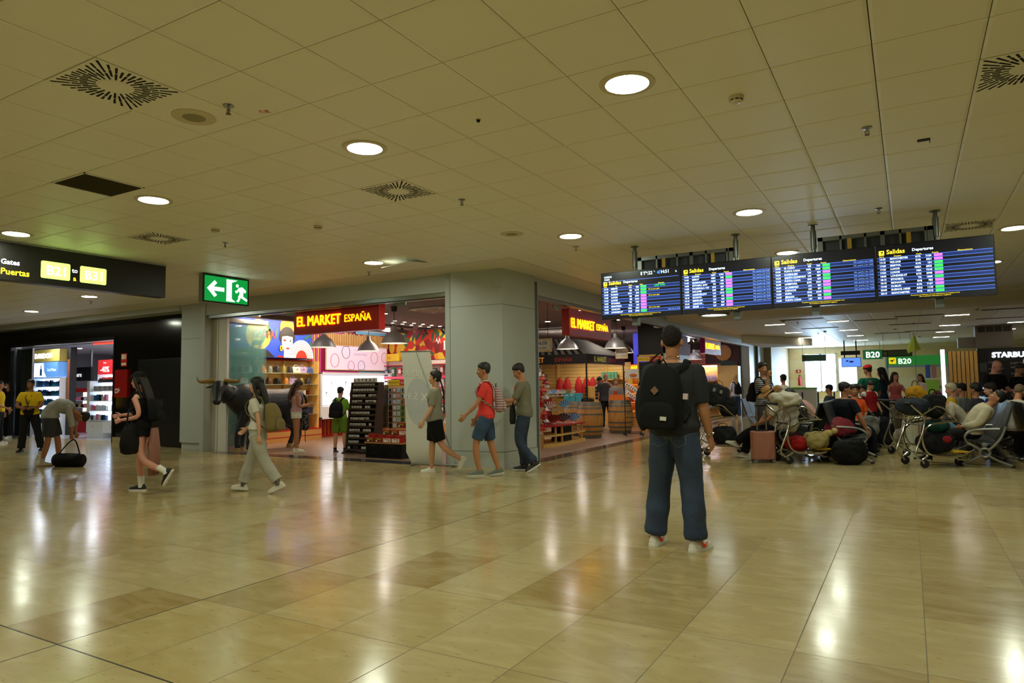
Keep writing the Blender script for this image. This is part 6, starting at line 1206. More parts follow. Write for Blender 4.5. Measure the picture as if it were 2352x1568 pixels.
def backpack(info,label,col,w=.30,h=.44,d=.17,drop=0.0,side=0.0,tilt=0,group=None,kind='cloth',pocket=True,extra=None,straps=True):
    sp,tw=info['spine'],info['tw']; c,a=sp(.24-drop); t=thing('backpack',label,'backpack',(0,0,0),group=group); m=cloth(col,kind); dk=cloth((16,16,18))
    fr=MX.Translation(c)@tw.to_4x4()@MX.Rotation(-a*.9,4,'X')@MX.Rotation(R(tilt),4,'Y'); yb=-(.118+.03)
    def rb(w,h,d,y0,z0,n=6,taper=.74):
        rr=[]
        for k in range(n+1):
            u=k/n; z=z0+h*u; s=(1-(1-taper)*max(0,(u-.55)/.45)**1.5) if u>.55 else 1; e=1-.12*(abs(2*u-1)**6); dd=d*e*(1-.35*max(0,(u-.6)/.4)); ww=w*s*(1-.1*(abs(2*u-1)**8))
            rr.append([V((x+side,y0-dd/2+y,z)) for x,y in roundrect(ww,dd,min(dd*.42,.06),4)])
        return rr
    mb=MB(); mb.loft(rb(w,h,d,yb,-h/2)); mb.xf(fr); o=mb.build('main_pouch',m,t,smooth=70); mo=o.modifiers.new('s','SUBSURF'); mo.levels=mo.render_levels=1
    if pocket: mb=MB(); mb.loft(rb(w*.84,h*.42,.055,yb-d+.012,-h/2+.015)); mb.xf(fr); o=mb.build('front_pocket',m,t,smooth=70); mo=o.modifiers.new('s','SUBSURF'); mo.levels=mo.render_levels=1
    mb=MB(); mb.tube([fr@V((side-.04,yb-.02,h/2-.02)),fr@V((side,yb-.03,h/2+.04)),fr@V((side+.04,yb-.02,h/2-.02))],.008,6); mb.build('grab_handle',dk,t)
    if straps:
        sh=info['sh']; wx=abs((sh[0]-sh[1]).length)*.5*.62
        for s in (1,-1):
            mb=MB(); up=sp(.485)[0]; P_=[fr@V((side*.3+s*.06,yb+.0,h/2-.04)),up+tw@V((s*wx,-.11,.015)),up+tw@V((s*wx*1.05,-.01,.058)),sp(.42)[0]+tw@V((s*wx*1.05,.135,.0)),sp(.30)[0]+tw@V((s*wx*1.35,.13,0)),sp(.22)[0]+tw@V((s*.18,.03,0)),fr@V((side*.3+s*w*.42,yb,-h*.34))]
            mb.tube(spl(P_,5),.026,8,flat=.28,up=(0,-1,.3)); mb.build('strap',m if kind!='cloth' else dk if sum(col)<200 else m,t,smooth=60)
    if extra: extra(t,fr,yb-d,h,w,side)
    t.matrix_world=info['M']; t['_m']=0; del t['_m']; return t
# ---------------------------------------------------------------- seating
ALU=M('cast_aluminium_grey',(150,150,146),.35,metal=.7); SEATM=M('charcoal_perforated_seat',(52,54,58),.42,bump=.4,bs=400,metal=.3); SBL=M('blue_reflection_tint',(120,160,206),.4)  # blue reflection on seat backs, put into the backrest colour
def bench(label,x,y0,n,face,blue=(),hi=True):
    """row of seats along +Y at x; face -1 looks to -X, +1 to +X"""
    t=thing('seat_row',label,'bench',(x,y0,0),group='rows of charcoal seats'); f=-face; w=.60
    if face>0: f=-1
    s_=1 if face<0 else -1
    mb=MB(); mb.box((0,n*w/2,.36),(.07,n*w,.06)); mb.build('beam',ALU,t,smooth=0,bev=.006)
    for i in range(n):
        y=.02+i*w; a,b=y+.02,y+w-.02
        prof=[(-.24,.415),(-.22,.445),(-.05,.42),(.12,.41),(.20,.43),(.17,.40),(.1,.385),(-.05,.395)]
        mb=MB(); mb.prism([(s_*u,v) for u,v in prof],b-a,MX(((1,0,0,0),(0,0,-1,b),(0,1,0,0),(0,0,0,1)))); mb.build('seat',SEATM,t,smooth=40)
        prof=[(.17,.43),(.22,.43),(.33,.68),(.42,.98),(.44,1.04),(.41,1.045),(.30,.70)]
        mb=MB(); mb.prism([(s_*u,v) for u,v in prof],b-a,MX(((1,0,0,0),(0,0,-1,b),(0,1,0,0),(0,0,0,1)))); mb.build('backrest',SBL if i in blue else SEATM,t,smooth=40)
    for k in range(0,n+1,2):
        y=k*w; y=min(max(y,.02),n*w-.02); P=lambda u,v:(s_*u,y,v); mb=MB()
        mb.tube([P(.07*math.cos(a*PI/8),.23+.07*math.sin(a*PI/8)) for a in range(16)],.022,8,closed=True)
        for pts in ([P(-.05,.26),P(-.14,.33),P(-.24,.38)],[P(.05,.27),P(.16,.38),P(.24,.50),P(.30,.66)],[P(-.05,.18),P(-.2,.09),P(-.32,.03)],[P(.05,.18),P(.2,.09),P(.36,.03)],[P(-.24,.39),P(-.26,.50),P(-.12,.60),P(.22,.62)]): mb.tube(spl(pts,3),.021,8)
        lg=mb.build('leg',ALU,t); mb=MB()
        for u in (-.33,.37): mb.lathe([(.03,0),(.03,.02),(.015,.035)],c=P(u,0),n=12)
        mb.build('foot_pad',BLACKM,lg)
    return t
bench('seat row facing the market, its first seats beside the rose suitcase',-1.85,13.45,12,-1)
bench('seat row back to back with the suitcase row, under the red blanket',-.94,13.45,12,1)
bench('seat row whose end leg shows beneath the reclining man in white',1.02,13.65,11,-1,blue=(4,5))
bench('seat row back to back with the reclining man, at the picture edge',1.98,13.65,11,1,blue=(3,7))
bench('short seat row by the market side, before the blonde woman',-3.1,17.0,4,1)
# ---------------------------------------------------------------- baggage trolleys
def trolley(label,px,py,rz=30,s=1.0):
    p=at(px,py); t=thing('baggage_trolley',label,'trolley',(p.x,p.y,0),rz=R(rz),group='chrome baggage trolleys')
    for sy in (0,.56):
        mb=MB(); 
        mb.tube(spl([(-.09,sy,1.05),(-.02,sy,.98),(.13,sy,.82),(.10,sy,.6),(-.02,sy,.3),(-.03,sy,.2),(.05,sy,.135),(.16,sy,.2)],6),.017,10)
        mb.tube(spl([(.70,sy,.76),(.45,sy,.74),(.22,sy,.69),(.10,sy,.56),(.10,sy,.38),(.18,sy,.24),(.34,sy,.19),(.58,sy,.18),(.76,sy,.2)],6),.017,10)
        mb.tube(spl([(.34,sy,1.0),(.45,sy,.97),(.56,sy,.86),(.66,sy,.77)],5),.014,8); mb.tube([(.10,sy,.86),(.34,sy,1.0)],.012,8)
        mb.tube(spl([(.60,sy*.8+.05,.18),(.72,sy*.8+.05,.13),(.84,sy*.8+.05,.13),(.90,sy*.8+.05,.24)],5),.015,8); mb.build('side_frame',CHROME,t)
    mb=MB()
    for x,z in ((.34,1.0),(.66,.77),(.20,.22),(.58,.18),(.80,.21),(.1,.7)): mb.cyl((x,0,z),(x,.56,z),.012,8)
    for k in range(5): mb.cyl((.12+.0*k,.09*k+.1,.72),(.3,.09*k+.1,.98),.006,6); mb.cyl((.2,.09*k+.1,.205),(.8,.09*k+.1,.2),.007,6); mb.cyl((.34,.09*k+.1,.99),(.66,.09*k+.1,.76),.006,6)
    mb.build('basket_grid',CHROME,t); mb=MB(); mb.cyl((-.09,-.02,1.05),(-.09,.58,1.05),.024,10); mb.build('handle',BLACKM,t)
    mb=MB(); mb.b2(.62,.90,.06,.50,.232,.255); mb.build('yellow_bumper',M('trolley_yellow',(214,168,20),.5),t,smooth=0,bev=.006)
    for x,y in ((.06,0),(.06,.56),(.80,.28)):
        mb=MB(); mb.tube([(x,y,.14),(x+.02,y,.09),(x+.035,y,.07)],[.022,.03,.02],8); w_=mb.build('castor',ALU,t); mb=MB(); ax=MX.Rotation(R(90),3,'X'); mb.lathe([(.03,-.018),(.066,-.018),(.07,0),(.066,.018),(.03,.018)],c=(x+.045,y,.07),n=18,axis=ax); mb.build('wheel',M('black_rubber',(22,22,22),.6),w_)
    return t,MX.Translation((p.x,p.y,0))@MX.Rotation(R(rz),4,'Z')
def soft(nm,label,cat,m,c,dims,col,kind='cloth',lump=.10,rot=None,seed=1,group=None,extra=None,tip=0):
    t=thing(nm,label,cat,m@V(c),group=group); t.rotation_euler=(0,R(tip),m.to_euler().z+(rot or 0)); r=random.Random(seed); mb=MB(); n=20; rr=[]
    for k in range(9):
        u=k/8; a=-PI/2+PI*u; q=max(math.cos(a),.05)**.55; rr.append([V((dims[0]/2*q*math.copysign(abs(math.cos(2*PI*j/n))**.75,math.cos(2*PI*j/n))*(1+r.uniform(-lump,lump)),dims[1]/2*q*math.copysign(abs(math.sin(2*PI*j/n))**.75,math.sin(2*PI*j/n))*(1+r.uniform(-lump,lump)),dims[2]*(.5+.5*math.copysign(abs(math.sin(a))**.8,math.sin(a))))) for j in range(n)])
    mb.loft(rr); o=mb.build('fabric_body',cloth(col,kind),t,smooth=180,sub=2); d_=o.modifiers.new('d','DISPLACE'); d_.texture=CT; d_.strength=.09; d_.mid_level=.5; mb=MB(); mb.tube(spl([(-dims[0]*.2,0,dims[2]*.96),(-dims[0]*.1,.02,dims[2]*1.16),(dims[0]*.1,.02,dims[2]*1.16),(dims[0]*.2,0,dims[2]*.96)],4),.011,6,flat=.5); mb.build('strap',cloth(tuple(int(v*.6) for v in col)),t)
    if extra: extra(t)
    return t
_,T1=trolley('chrome baggage trolley with a red and a beige bag, beside the rose suitcase',1800,1066)
soft('red_bag','crumpled red bag lying in the trolley beside the rose suitcase','bag',T1,(.34,.22,.215),(.42,.30,.26),(150,20,22),seed=4)
soft('beige_bag','crumpled beige canvas bag on the trolley next to the red bag','bag',T1,(.66,.16,.25),(.44,.32,.30),(158,142,90),seed=5)
soft('grey_bag','dark grey bag behind the red one in the trolley','bag',T1,(.42,.42,.30),(.40,.22,.34),(54,56,60),seed=6)
soft('fluffy_coat','white fluffy coat heaped over the trolley handle','coat',T1,(.14,.2,1.0),(.52,.46,.26),(200,194,180),lump=.22,seed=7)
soft('white_net_bag','greyish white quilted bag hanging from the trolley handle below the coat','bag',T1,(.22,.16,.55),(.26,.24,.48),(164,158,148),seed=8)
_,T2=trolley('chrome baggage trolley nearest the reclining man, piled with dark bags',2110,1075)
soft('neck_bag','dark blue grey round bag resting on the trolley handle','bag',T2,(.10,.24,.86),(.52,.34,.28),(38,44,54),seed=9)
soft('backpack','black backpack standing in the upper basket of the nearest trolley','backpack',T2,(.48,.3,.80),(.36,.3,.40),(24,25,27),seed=10)
soft('duffel_bag','black duffel with red corner lying low in the nearest trolley','bag',T2,(.44,.24,.215),(.56,.36,.36),(22,22,26),seed=11,extra=lambda t:(lambda mb:(mb.ball((.1,-.16,.24),(.08,.03,.06),10,6),mb.build('red_patch',cloth((150,36,44)),t)))(MB()))
soft('teal_wrap','teal and black bundle between the baskets of the nearest trolley','bag',T2,(.50,.28,.57),(.42,.3,.18),(20,60,56),seed=12)
_,T3=trolley('chrome baggage trolley with a mustard yellow bag, behind the nearest one',2070,1048,28)
soft('yellow_bag','mustard yellow backpack standing on the middle trolley','backpack',T3,(.45,.22,.76),(.38,.28,.56),(170,124,14),seed=13,lump=.06)
soft('blue_bag','light blue soft bag hanging low on the middle trolley','bag',T3,(.84,-.1,.2),(.28,.2,.44),(92,128,160),seed=14)
soft('grey_case','small light grey case upright beside the middle trolley','bag',T3,(-.30,.5,.35),(.34,.2,.40),(108,108,104),seed=15)
_,T4=trolley('chrome baggage trolley half hidden behind the man with the black backpack',1612,1046,28)
soft('travel_backpack','big dark grey travel pack on the trolley behind the standing man','backpack',T4,(.30,.25,.98),(.52,.38,.44),(40,42,44),seed=16,tip=18,extra=lambda t:(lambda mb:([mb.box((x,-.19,.30),(.05,.02,.07)) for x in (-.1,.04)],mb.build('grey_buckle',M('buckle_grey',(150,150,150),.5),t,smooth=0)))(MB()))
soft('travel_backpack','black travel pack hanging off the basket of the trolley behind the standing man','backpack',T4,(.66,.25,.74),(.36,.3,.40),(24,25,28),seed=17,tip=-10)
soft('dark_bag','dark round bag on the low deck of the trolley behind the standing man','bag',T4,(.5,.25,.215),(.5,.36,.34),(30,30,34),seed=18)
soft('duffel_bag','black duffel bag on the floor at the end of the red and beige trolley','bag',MX.Translation((*at(1960,1068).xy,0))@MX.Rotation(R(30),4,'Z'),(0,.12,0),(.58,.36,.42),(14,14,16),seed=19,lump=.05)
soft('backpack','black backpack dropped on the floor behind the black duffel','backpack',MX.Translation((*at(1920,1050).xy,0))@MX.Rotation(R(30),4,'Z'),(0,.25,0),(.5,.36,.50),(18,18,20),seed=20)
soft('wheeled_bag','black wheeled bag standing before the middle trolley','suitcase',MX.Translation((*at(2042,1030).xy,0))@MX.Rotation(R(30),4,'Z'),(0,.1,.05),(.30,.26,.62),(20,20,24),seed=22,lump=.05)
# rose suitcase
p=at(1758,1063); t=thing('suitcase','rose gold hard cabin suitcase with its handle pulled up','suitcase',(p.x,p.y,0),rz=R(28)); ROSE=M('rose_gold_shell',(176,116,100),.38,bump=.1,bs=200)
mb=MB(); mb.prism(roundrect(.40,.24,.06,6),.50,MX.Translation((0,.1,.06))); mb.build('shell',ROSE,t,smooth=40,bev=.02,seg=3)
mb=MB(); 
for k in range(7): mb.b2(-.15+k*.05-.004,-.15+k*.05+.004,-.024,-.019,.09,.53)
mb.build('ridges',ROSE,t,smooth=0); mb=MB(); mb.b2(.198,.204,-.0,.2,.07,.55); mb.build('zip',BLACKM,t,smooth=0)
mb=MB()
for x in (-.10,.06): mb.b2(x-.011,x+.011,.06,.08,.5,1.02)
mb.build('telescopic_tube',STEEL,t,smooth=0); mb=MB(); mb.b2(-.125,.085,.05,.09,1.0,1.04); mb.build('handle',BLACKM,t,smooth=0,bev=.008); mb=MB(); mb.b2(-.13,.09,.03,.1,.555,.58); mb.build('handle_collar',BLACKM,t,smooth=0)
for x,y in ((-.16,.01),(.16,.01),(-.16,.19),(.16,.19)):
    mb=MB(); ax=MX.Rotation(R(90),3,'X')@MX.Rotation(0,3,'Z'); mb.lathe([(.012,-.014),(.03,-.014),(.032,0),(.03,.014),(.012,.014)],c=(x,y,.032),n=14,axis=ax); mb.b2(x-.012,x+.012,y-.012,y+.012,.04,.065); mb.build('wheel',M('pale_wheel',(120,116,112),.5),t)
# ---------------------------------------------------------------- seated people
SEAT=.54
def sitter(label,x,y,hd,top,bot,hair,skin='tan',sex='m',H=1.72,lean=-6,head=(8,0),arms=((12,8,60,-18),(12,8,60,-18)),legs=((86,6,4,3,0),(86,8,-6,3,0)),sl=.36,**k):
    w=dict(top=(top,k.pop('kind','cloth'),sl),ease=.026,hem=-.03,legs=(bot,'cloth',.98,.026),shoes=k.pop('shoes',(60,58,60))); w.update(k.pop('wear',{})); return person(label,(x,y),hd,H,sex,lean,head,arms,legs,SEAT,w,hair,skin,k.pop('vox',.010),k.pop('girth',1.0),group=k.pop('group',None))
def straw(t,g):
    hp=g['hp']; mb=MB(); f=lambda x,y,z: hp((x,y,z)); rr=[]
    for z,r in ((.150,.19),(.156,.18),(.160,.10),(.18,.094),(.23,.088),(.255,.07),(.258,.01)): rr.append([f(r*math.cos(2*PI*j/28),-.0+r*1.08*math.sin(2*PI*j/28),z+(.02*math.sin(4*PI*j/28) if r>.15 else 0)) for j in range(28)])
    mb.loft(rr); mb.build('straw_hat',M('straw_tan',(186,140,82),.8,bump=.6,bs=160,var=.2),t,smooth=50); mb=MB(); mb.loft([[f(.096*math.cos(2*PI*j/24),.104*math.sin(2*PI*j/24),z) for j in range(24)] for z in (.164,.188)]); mb.build('hat_band',cloth((120,84,46)),t)
_,h0=sitter('person in straw hat and black trousers, legs crossed, seated behind the rose suitcase',-2.2,13.72,84,(196,184,160),(16,16,22),('full',(18,16,18)),'tan',lean=8,head=(34,0),arms=((34,6,40,-30),(34,6,60,-30)),legs=((84,4,24,3,-10),(94,-4,56,-8,-20)),shoes=(206,200,186),wear=dict(extra=straw,sole=(220,216,206)),H=1.72)
backpack(h0,'green and black backpack beside the straw hat person',(36,110,88),w=.30,h=.44,d=.16,drop=.02,side=.12,straps=False)
sitter('woman with long blonde hair seated beyond the straw hat',-2.75,17.6,-110,(120,90,90),(50,50,60),('long',(176,130,76),.4),'pink','f',head=(16,-20))
sitter('woman asleep in a black and white dotted dress on the suitcase row',-1.88,14.9,70,(16,16,20),(16,16,20),('full',(14,12,14)),'tan','f',lean=16,head=(54,0),kind='dots')
sitter('man in pale pink shirt bent forward on the suitcase row',-2.05,18.0,60,(206,160,150),(60,64,80),('short',(30,28,34)),'pink',lean=48,head=(50,0),sl=.4)
sitter('dark haired man sitting far along the suitcase row against the window',-1.9,20.1,50,(60,66,80),(40,40,50),('short',(24,22,26)))
sitter('red faced man sitting before the bright window',-1.3,19.4,170,(40,44,60),(40,40,50),('crop',(60,40,36)),'pink')
sitter('big man in navy tee and shorts twisted round on the row behind the red blanket',-1.12,14.75,-75,(16,20,32),(16,18,26),('short',(14,14,20)),'tan',H=1.84,girth=1.22,lean=2,arms=((12,24,20,10),(16,14,60,-16)),head=(4,-20))
sitter('woman in orange tee with a bag strap facing the front',-1.02,16.3,172,(222,84,30),(20,20,24),('full',(26,20,22)),'tan','f',girth=1.12,head=(0,0),wear=dict(extra=lambda t,g:(lambda mb:(mb.tube([g['spine'](.48)[0]+V((.1,.08,.03)),g['spine'](.3)[0]+V((0,.16,0)),g['spine'](.1)[0]+V((-.1,.16,0))],.009,6),mb.build('bag_strap',BLACKM,t)))(MB())))
sitter('person in white top seated behind the boy in the jersey',-.98,17.9,150,(214,208,204),(90,84,80),('full',(26,22,24)),'light','f')
sitter('woman in dark top with glasses beside the orange tee',-1.05,17.1,150,(30,30,36),(30,30,36),('full',(22,18,20)),'tan','f')
sitter('man in maroon cap and pale shirt slumped forward behind the yellow bag',.86,15.7,70,(178,166,144),(20,20,24),('short',(40,20,22)),'tan',lean=44,head=(40,0),wear=dict(cap=(84,20,34),peak=1))
sitter('man in white hoodie asleep, leaning far back with his hands on his belly',.88,13.98,62,(196,186,160),(14,14,16),('short',(16,14,14)),'tan',lean=-40,head=(-38,0),arms=((34,12,70,-34),(34,12,70,-34)),sl=.86,H=1.76,girth=1.12,legs=((84,6,34,3,0),(84,10,40,3,0)),shoes=(20,20,22),vox=.009)
sitter('grey haired man in white shirt with head bowed at the picture edge',1.62,15.1,-60,(186,176,160),(60,60,66),('short',(112,92,70)),'tan',lean=14,head=(34,0))
sitter('dark haired person in white with crossed arms, nearest the picture edge',1.86,14.3,-150,(190,180,166),(40,40,46),('full',(18,16,16)),'brown','f',head=(20,0))
sitter('man in pale pink shirt in front of the upright pine slats',.85,18.7,20,(206,178,170),(60,60,66),('short',(60,56,60)),'pink')
sitter('dark haired man in grey in front of the upright pine slats',.95,17.9,30,(120,124,120),(60,60,66),('short',(20,18,18)))
sitter('person with big dark hair before the pine slats',1.15,17.1,20,(60,60,66),(60,60,66),('full',(14,12,14)),'tan','f')
sitter('woman with tied dark hair and blue top before the coffee counter',1.35,16.6,60,(40,56,100),(60,60,66),('full',(40,28,24)),'light','f')
sitter('person with blonde hair and yellow jacket behind the maroon cap',.72,17.3,70,(196,160,40),(60,60,66),('full',(190,180,150)),'light','f',sl=.8)
# sleeper under the red blanket
t=thing('red_blanket','dark red blanket humped over a sleeper on the seats behind the trolley','blanket',(-1.22,13.5,.44),rz=R(80)); mb=MB(); rr=[]
for k in range(11):
    u=k/10; w=.27*math.sin(PI*(.12+.8*u))**.5; h=.34*math.sin(PI*(.15+.7*u)); rr.append([V((-.1+u*1.1,w*math.cos(PI*j/10),max(h*math.sin(PI*j/10)*(1+.1*math.sin(k*2+j)),.0))) for j in range(11)])
mb.loft(rr); mb.build('cloth',cloth((112,22,34)),t,smooth=180,sub=1)
t=thing('plush_toy','pale yellow plush toy beside the sleeper in the red blanket','soft toy',(-1.28,13.3,.46)); mb=MB(); mb.ball((0,0,.06),(.09,.05,.06),12,8); mb.build('body',cloth((190,170,110)),t,smooth=180); mb=MB(); mb.ball((.10,0,.10),.055,12,8); mb.build('head',cloth((190,170,110)),t,smooth=180)
# ---------------------------------------------------------------- gate zone
GG=M('lit_gate_green',(20,104,52),.4,emit=.35); GG2=M('gate_band_green',(40,140,56),.4,emit=.35); GW=M('lit_gate_white',(235,250,240),.4,emit=1.3)
t=thing('gate_sign','dark green hanging sign with white B20','sign',(-1.84,36,2.46)); mb=MB(); mb.b2(0,.82,0,.12,0,.44); mb.build('box',GG,t,smooth=0); mb=MB(); mb.text('B20',(.41,-.01,.08),.38,X3,Z3,align='C',bold=.025,wmax=.68); mb.build('lettering',GW,t,smooth=0); mb=MB(); mb.b2(.1,.13,.04,.07,.44,.82); mb.b2(.7,.73,.04,.07,.44,.82); mb.build('hanger',STEEL,t,smooth=0)
t=thing('gate_band','long green band with yellow plane symbol and B20 over the boarding door','sign',(-.90,38,2.18)); mb=MB(); mb.b2(0,2.6,0,.2,0,.46); mb.build('box',GG2,t,smooth=0); mb=MB(); mb.prism(roundrect(.30,.30,.03),.01,faceY(.23,.23,-.002)); mb.build('yellow_square',M('lit_sign_yellow',(250,214,20),.4,emit=.7),t,smooth=0); mb=MB(); mb.prism([(-.1,.04),(-.02,.02),(.08,.06),(.1,.04),(.02,-.02),(-.02,-.1),(-.04,-.04),(-.1,0)],.004,faceY(.23,.24,-.013)); mb.build('plane_symbol',LK,t,smooth=0); mb=MB(); mb.text('B20',(.46,-.01,.08),.36,X3,Z3,bold=.02,wmax=.64); mb.build('lettering',GW,t,smooth=0)
mb=MB(); mb.b2(-.98,-.86,38,38.2,0,2.66); mb.b2(-.9,1.7,38,38.2,2.08,2.18); mb.b2(1.6,1.7,38,38.2,0,2.66); struct(mb,'door_2',M('pale_blue_portal',(150,166,180),.4),smooth=0)
t=thing('dark_sign','dark olive hanging sign board beside the B20 box','sign',(-.86,30,2.36)); mb=MB(); mb.b2(0,1.0,0,.1,0,.26,0); mb.b2(.2,.96,-.01,0,.04,.22,1); mb.b2(.04,.16,-.01,0,.05,.2,2); mb.build('box',[BOX,M('olive_panel',(70,90,50),.5),M('dull_gold',(120,110,50),.5)],t,smooth=0); mb=MB(); mb.cyl((.04,.05,.26),(.04,.05,.92),.008,6); mb.cyl((.96,.05,.26),(.96,.05,.92),.008,6); mb.build('hanger',STEEL,t)
t=thing('green_sign','grey green hanging sign board before the bright window','sign',(-3.75,30,2.27)); mb=MB(); mb.b2(0,.9,0,.1,0,.26,0); mb.b2(.05,.15,-.01,0,.05,.21,1); mb.build('box',[M('grey_green_panel',(70,120,96),.5),M('maroon_mark',(110,60,60),.5)],t,smooth=0); mb=MB(); mb.cyl((.02,.05,.26),(.02,.05,1.01),.008,6); mb.cyl((.88,.05,.26),(.88,.05,1.01),.008,6); mb.build('hanger',STEEL,t)
t=thing('gate_screen','blue gate information screen hanging under a black bar','screen',(-2.62,34,2.08)); mb=MB(); mb.b2(0,.78,0,.1,.54,.72); mb.b2(.12,.17,.03,.07,.4,1.2); mb.b2(.6,.65,.03,.07,.4,1.2); mb.build('bracket',BLACKM,t,smooth=0); mb=MB(); mb.b2(.02,.8,-.03,.06,0,.42,0); mb.b2(.04,.78,-.034,-.03,.02,.4,1); mb.b2(.2,.3,-.037,-.034,.24,.3,2); mb.b2(.34,.5,-.037,-.034,.2,.27,2); mb.build('display',[SCRB,M('lit_blue_screen',(90,140,240),.4,emit=1.1),M('screen_dark_mark',(40,70,150),.4)],t,smooth=0)
# pine slat wall, ducts, coffee bar
t=thing('slat_screen','tall screen of upright pine slats beside the coffee bar','slat screen',(1.18,28,0)); mb=MB(); mb.b2(0,.86,.06,.3,0,2.42); mb.build('backing',DARK,t,smooth=0)
for k in range(7): mb=MB(); mb.b2(.02+k*.122,.02+k*.122+.10,0,.06,0,2.42); mb.build('slat',PINE,t,smooth=0)
mb=MB(); mb.b2(.98,1.1,28.02,28.3,0,2.5); struct(mb,'wall_column_lit',M('lit_white_post',(225,240,255),.4,emit=1.5),smooth=0)  # white column given its own glow; no window stands here
t=thing('duct_box','grey brown ventilation box above the coffee bar','duct',(2.02,28.2,2.55)); mb=MB(); mb.b2(-.5,0,.1,.6,0,.35); mb.b2(0,1.05,0,.6,0,.72); mb.build('casing',M('duct_grey_brown',(112,104,92),.5),t,smooth=0); mb=MB(); 
for k in range(4): mb.b2(.08+k*.24,.28+k*.24,-.01,0,.50,.68)
mb.build('louvre',M('louvre_brown',(50,40,32),.6),t,smooth=0)
t=thing('coffee_bar','black coffee bar front with lit white name and chalk menus','shop front',(2.04,28.0,0)); mb=MB(); mb.b2(0,6.0,.05,.3,0,2.5); mb.build('wall',BLACKM,t,smooth=0); mb=MB(); mb.text('STARBUCKS',(.40,.035,2.18),.235,X3,Z3,bold=.04,sx=1.05,d=.01); mb.build('lettering',M('lit_name_white',(235,245,255),.4,emit=3.5),t,smooth=0)
mb=MB(); random.seed(4); chalk=M('chalk_white',(170,168,160),.7)
for k,s in enumerate(('COFFEE','EXPRESSO','latte 3,20','mocha 3,70','flat white','tea','cold brew','frappe','cappuccino','bakery')): mb.text(s,(.28+(k%3)*.62,.045,1.98-.17*(k//3)-.04*(k%2)),.09,X3,Z3)
mb.build('chalk_lettering',chalk,t,smooth=0); mb=MB(); ax=MX.Rotation(R(90),3,'X'); mb.lathe([(.001,.03),(.14,.03),(.14,0)],c=(1.38,.05,2.02),n=24,axis=ax,mi=0); mb.lathe([(.001,.034),(.05,.034)],c=(1.38,.05,2.02),n=16,axis=ax,mi=1,caps=False); mb.build('round_badge',[M('badge_cream',(226,206,196),.5,emit=.2),MRD],t,smooth=0)
mb=MB(); mb.b2(.05,.25,.03,.05,1.7,2.0); mb.b2(1.0,1.25,.03,.05,1.25,1.5); mb.build('menu_card',M('menu_grey',(70,70,72),.6),t,smooth=0); mb=MB(); mb.b2(.1,.3,.02,.05,1.12,1.3); mb.build('till_screen',M('lit_till',(170,200,255),.4,emit=2.0),t,smooth=0)
mb=MB(); mb.b2(0,6,-.8,-.3,0,1.05); mb.build('counter',BLACKM,t,smooth=0)
t=thing('guide_flag','yellow green folded flag on a thin tall pole above the seats','flag',(.14,18.3,0)); mb=MB(); mb.cyl((0,0,.0),(0,0,2.52),.008,6); mb.build('pole',STEEL,t); mb=MB(); mb.add([(0,0,2.5),(-.17,.03,2.18),(-.14,.0,2.06),(.0,-.02,2.12),(.12,.02,2.14)],[(0,1,2,3),(0,3,4)]); o=mb.build('cloth',M('flag_yellow_green',(150,160,40),.6),t,smooth=0); so=o.modifiers.new('s','SOLIDIFY'); so.thickness=.012
# fire point, counters and barriers by the gate
t=thing('fire_extinguisher','red fire extinguisher on the far oak wall','fire extinguisher',(-5.15,39.93,1.25)); mb=MB(); mb.lathe([(.07,0),(.08,.03),(.08,.4),(.03,.48),(.02,.5)],n=16); mb.build('cylinder',RED,t); mb=MB(); mb.b2(-.04,.05,-.02,.02,.5,.56); mb.build('valve',BLACKM,t,smooth=0)
t=thing('fire_sign','small red sign on the far oak wall above the extinguisher','sign',(-5.2,39.95,1.95)); mb=MB(); mb.b2(-.12,.12,0,.03,0,.16,0); mb.b2(-.02,.06,-.01,0,.03,.13,1); mb.build('plate',[RED,MWT],t,smooth=0)
for k,(x,y,lb) in enumerate(((-5.1,33,'green topped gate counter left of the bright window'),(.5,34,'green topped gate counter under the B20 band'))):
    t=thing('gate_counter',lb,'counter',(x,y,0),group='gate counters'); mb=MB(); mb.b2(0,1.5,0,.5,.0,1.12); mb.build('body',M('counter_pale',(206,206,190),.5),t,smooth=0); mb=MB(); mb.b2(-.02,1.52,-.02,.52,1.12,1.2); mb.build('green_top',M('apple_green',(110,180,60),.5),t,smooth=0)
for k in range(5):
    t=thing('queue_post',f'dark queue barrier post before the gate window, place {k+1} from the market side','barrier post',(-4.6+k*.62,31.5,0),group='queue barrier posts'); mb=MB(); mb.lathe([(.16,0),(.16,.02),(.03,.03),(.03,.95),(.035,1.0)],n=14); mb.build('post',M('blue_black_post',(20,24,50),.4),t)
t=thing('green_chair','lime green folding sign by the white dressed woman','sign',(.42,29,.5)); mb=MB(); mb.b2(0,.5,0,.03,.3,.95); mb.build('panel',M('lime_panel',(130,170,20),.5),t,smooth=0); mb=MB(); mb.tube([(0,.02,.95),(0,.02,-.5)],.012,6); mb.tube([(.5,.02,.95),(.5,.02,-.5)],.012,6); mb.build('leg_frame',STEEL,t)
for k,(x,c) in enumerate(((.78,(60,90,190)),(1.02,(190,130,140)))):
    mb=MB(); mb.b2(-.1,.1,0,.02,0,.62); o=mb.build('banner',M('banner_%d'%k,c,.6),smooth=0,loc=(x,37.975,1.55)); tag(o,['narrow blue banner under the B20 band','narrow rose banner under the B20 band'][k],'banner')
# ---------------------------------------------------------------- the walkers and standers in the hall
def up(px,py,z=0): p=at(px,py,z); return (p.x,p.y)
def zero(o): return o
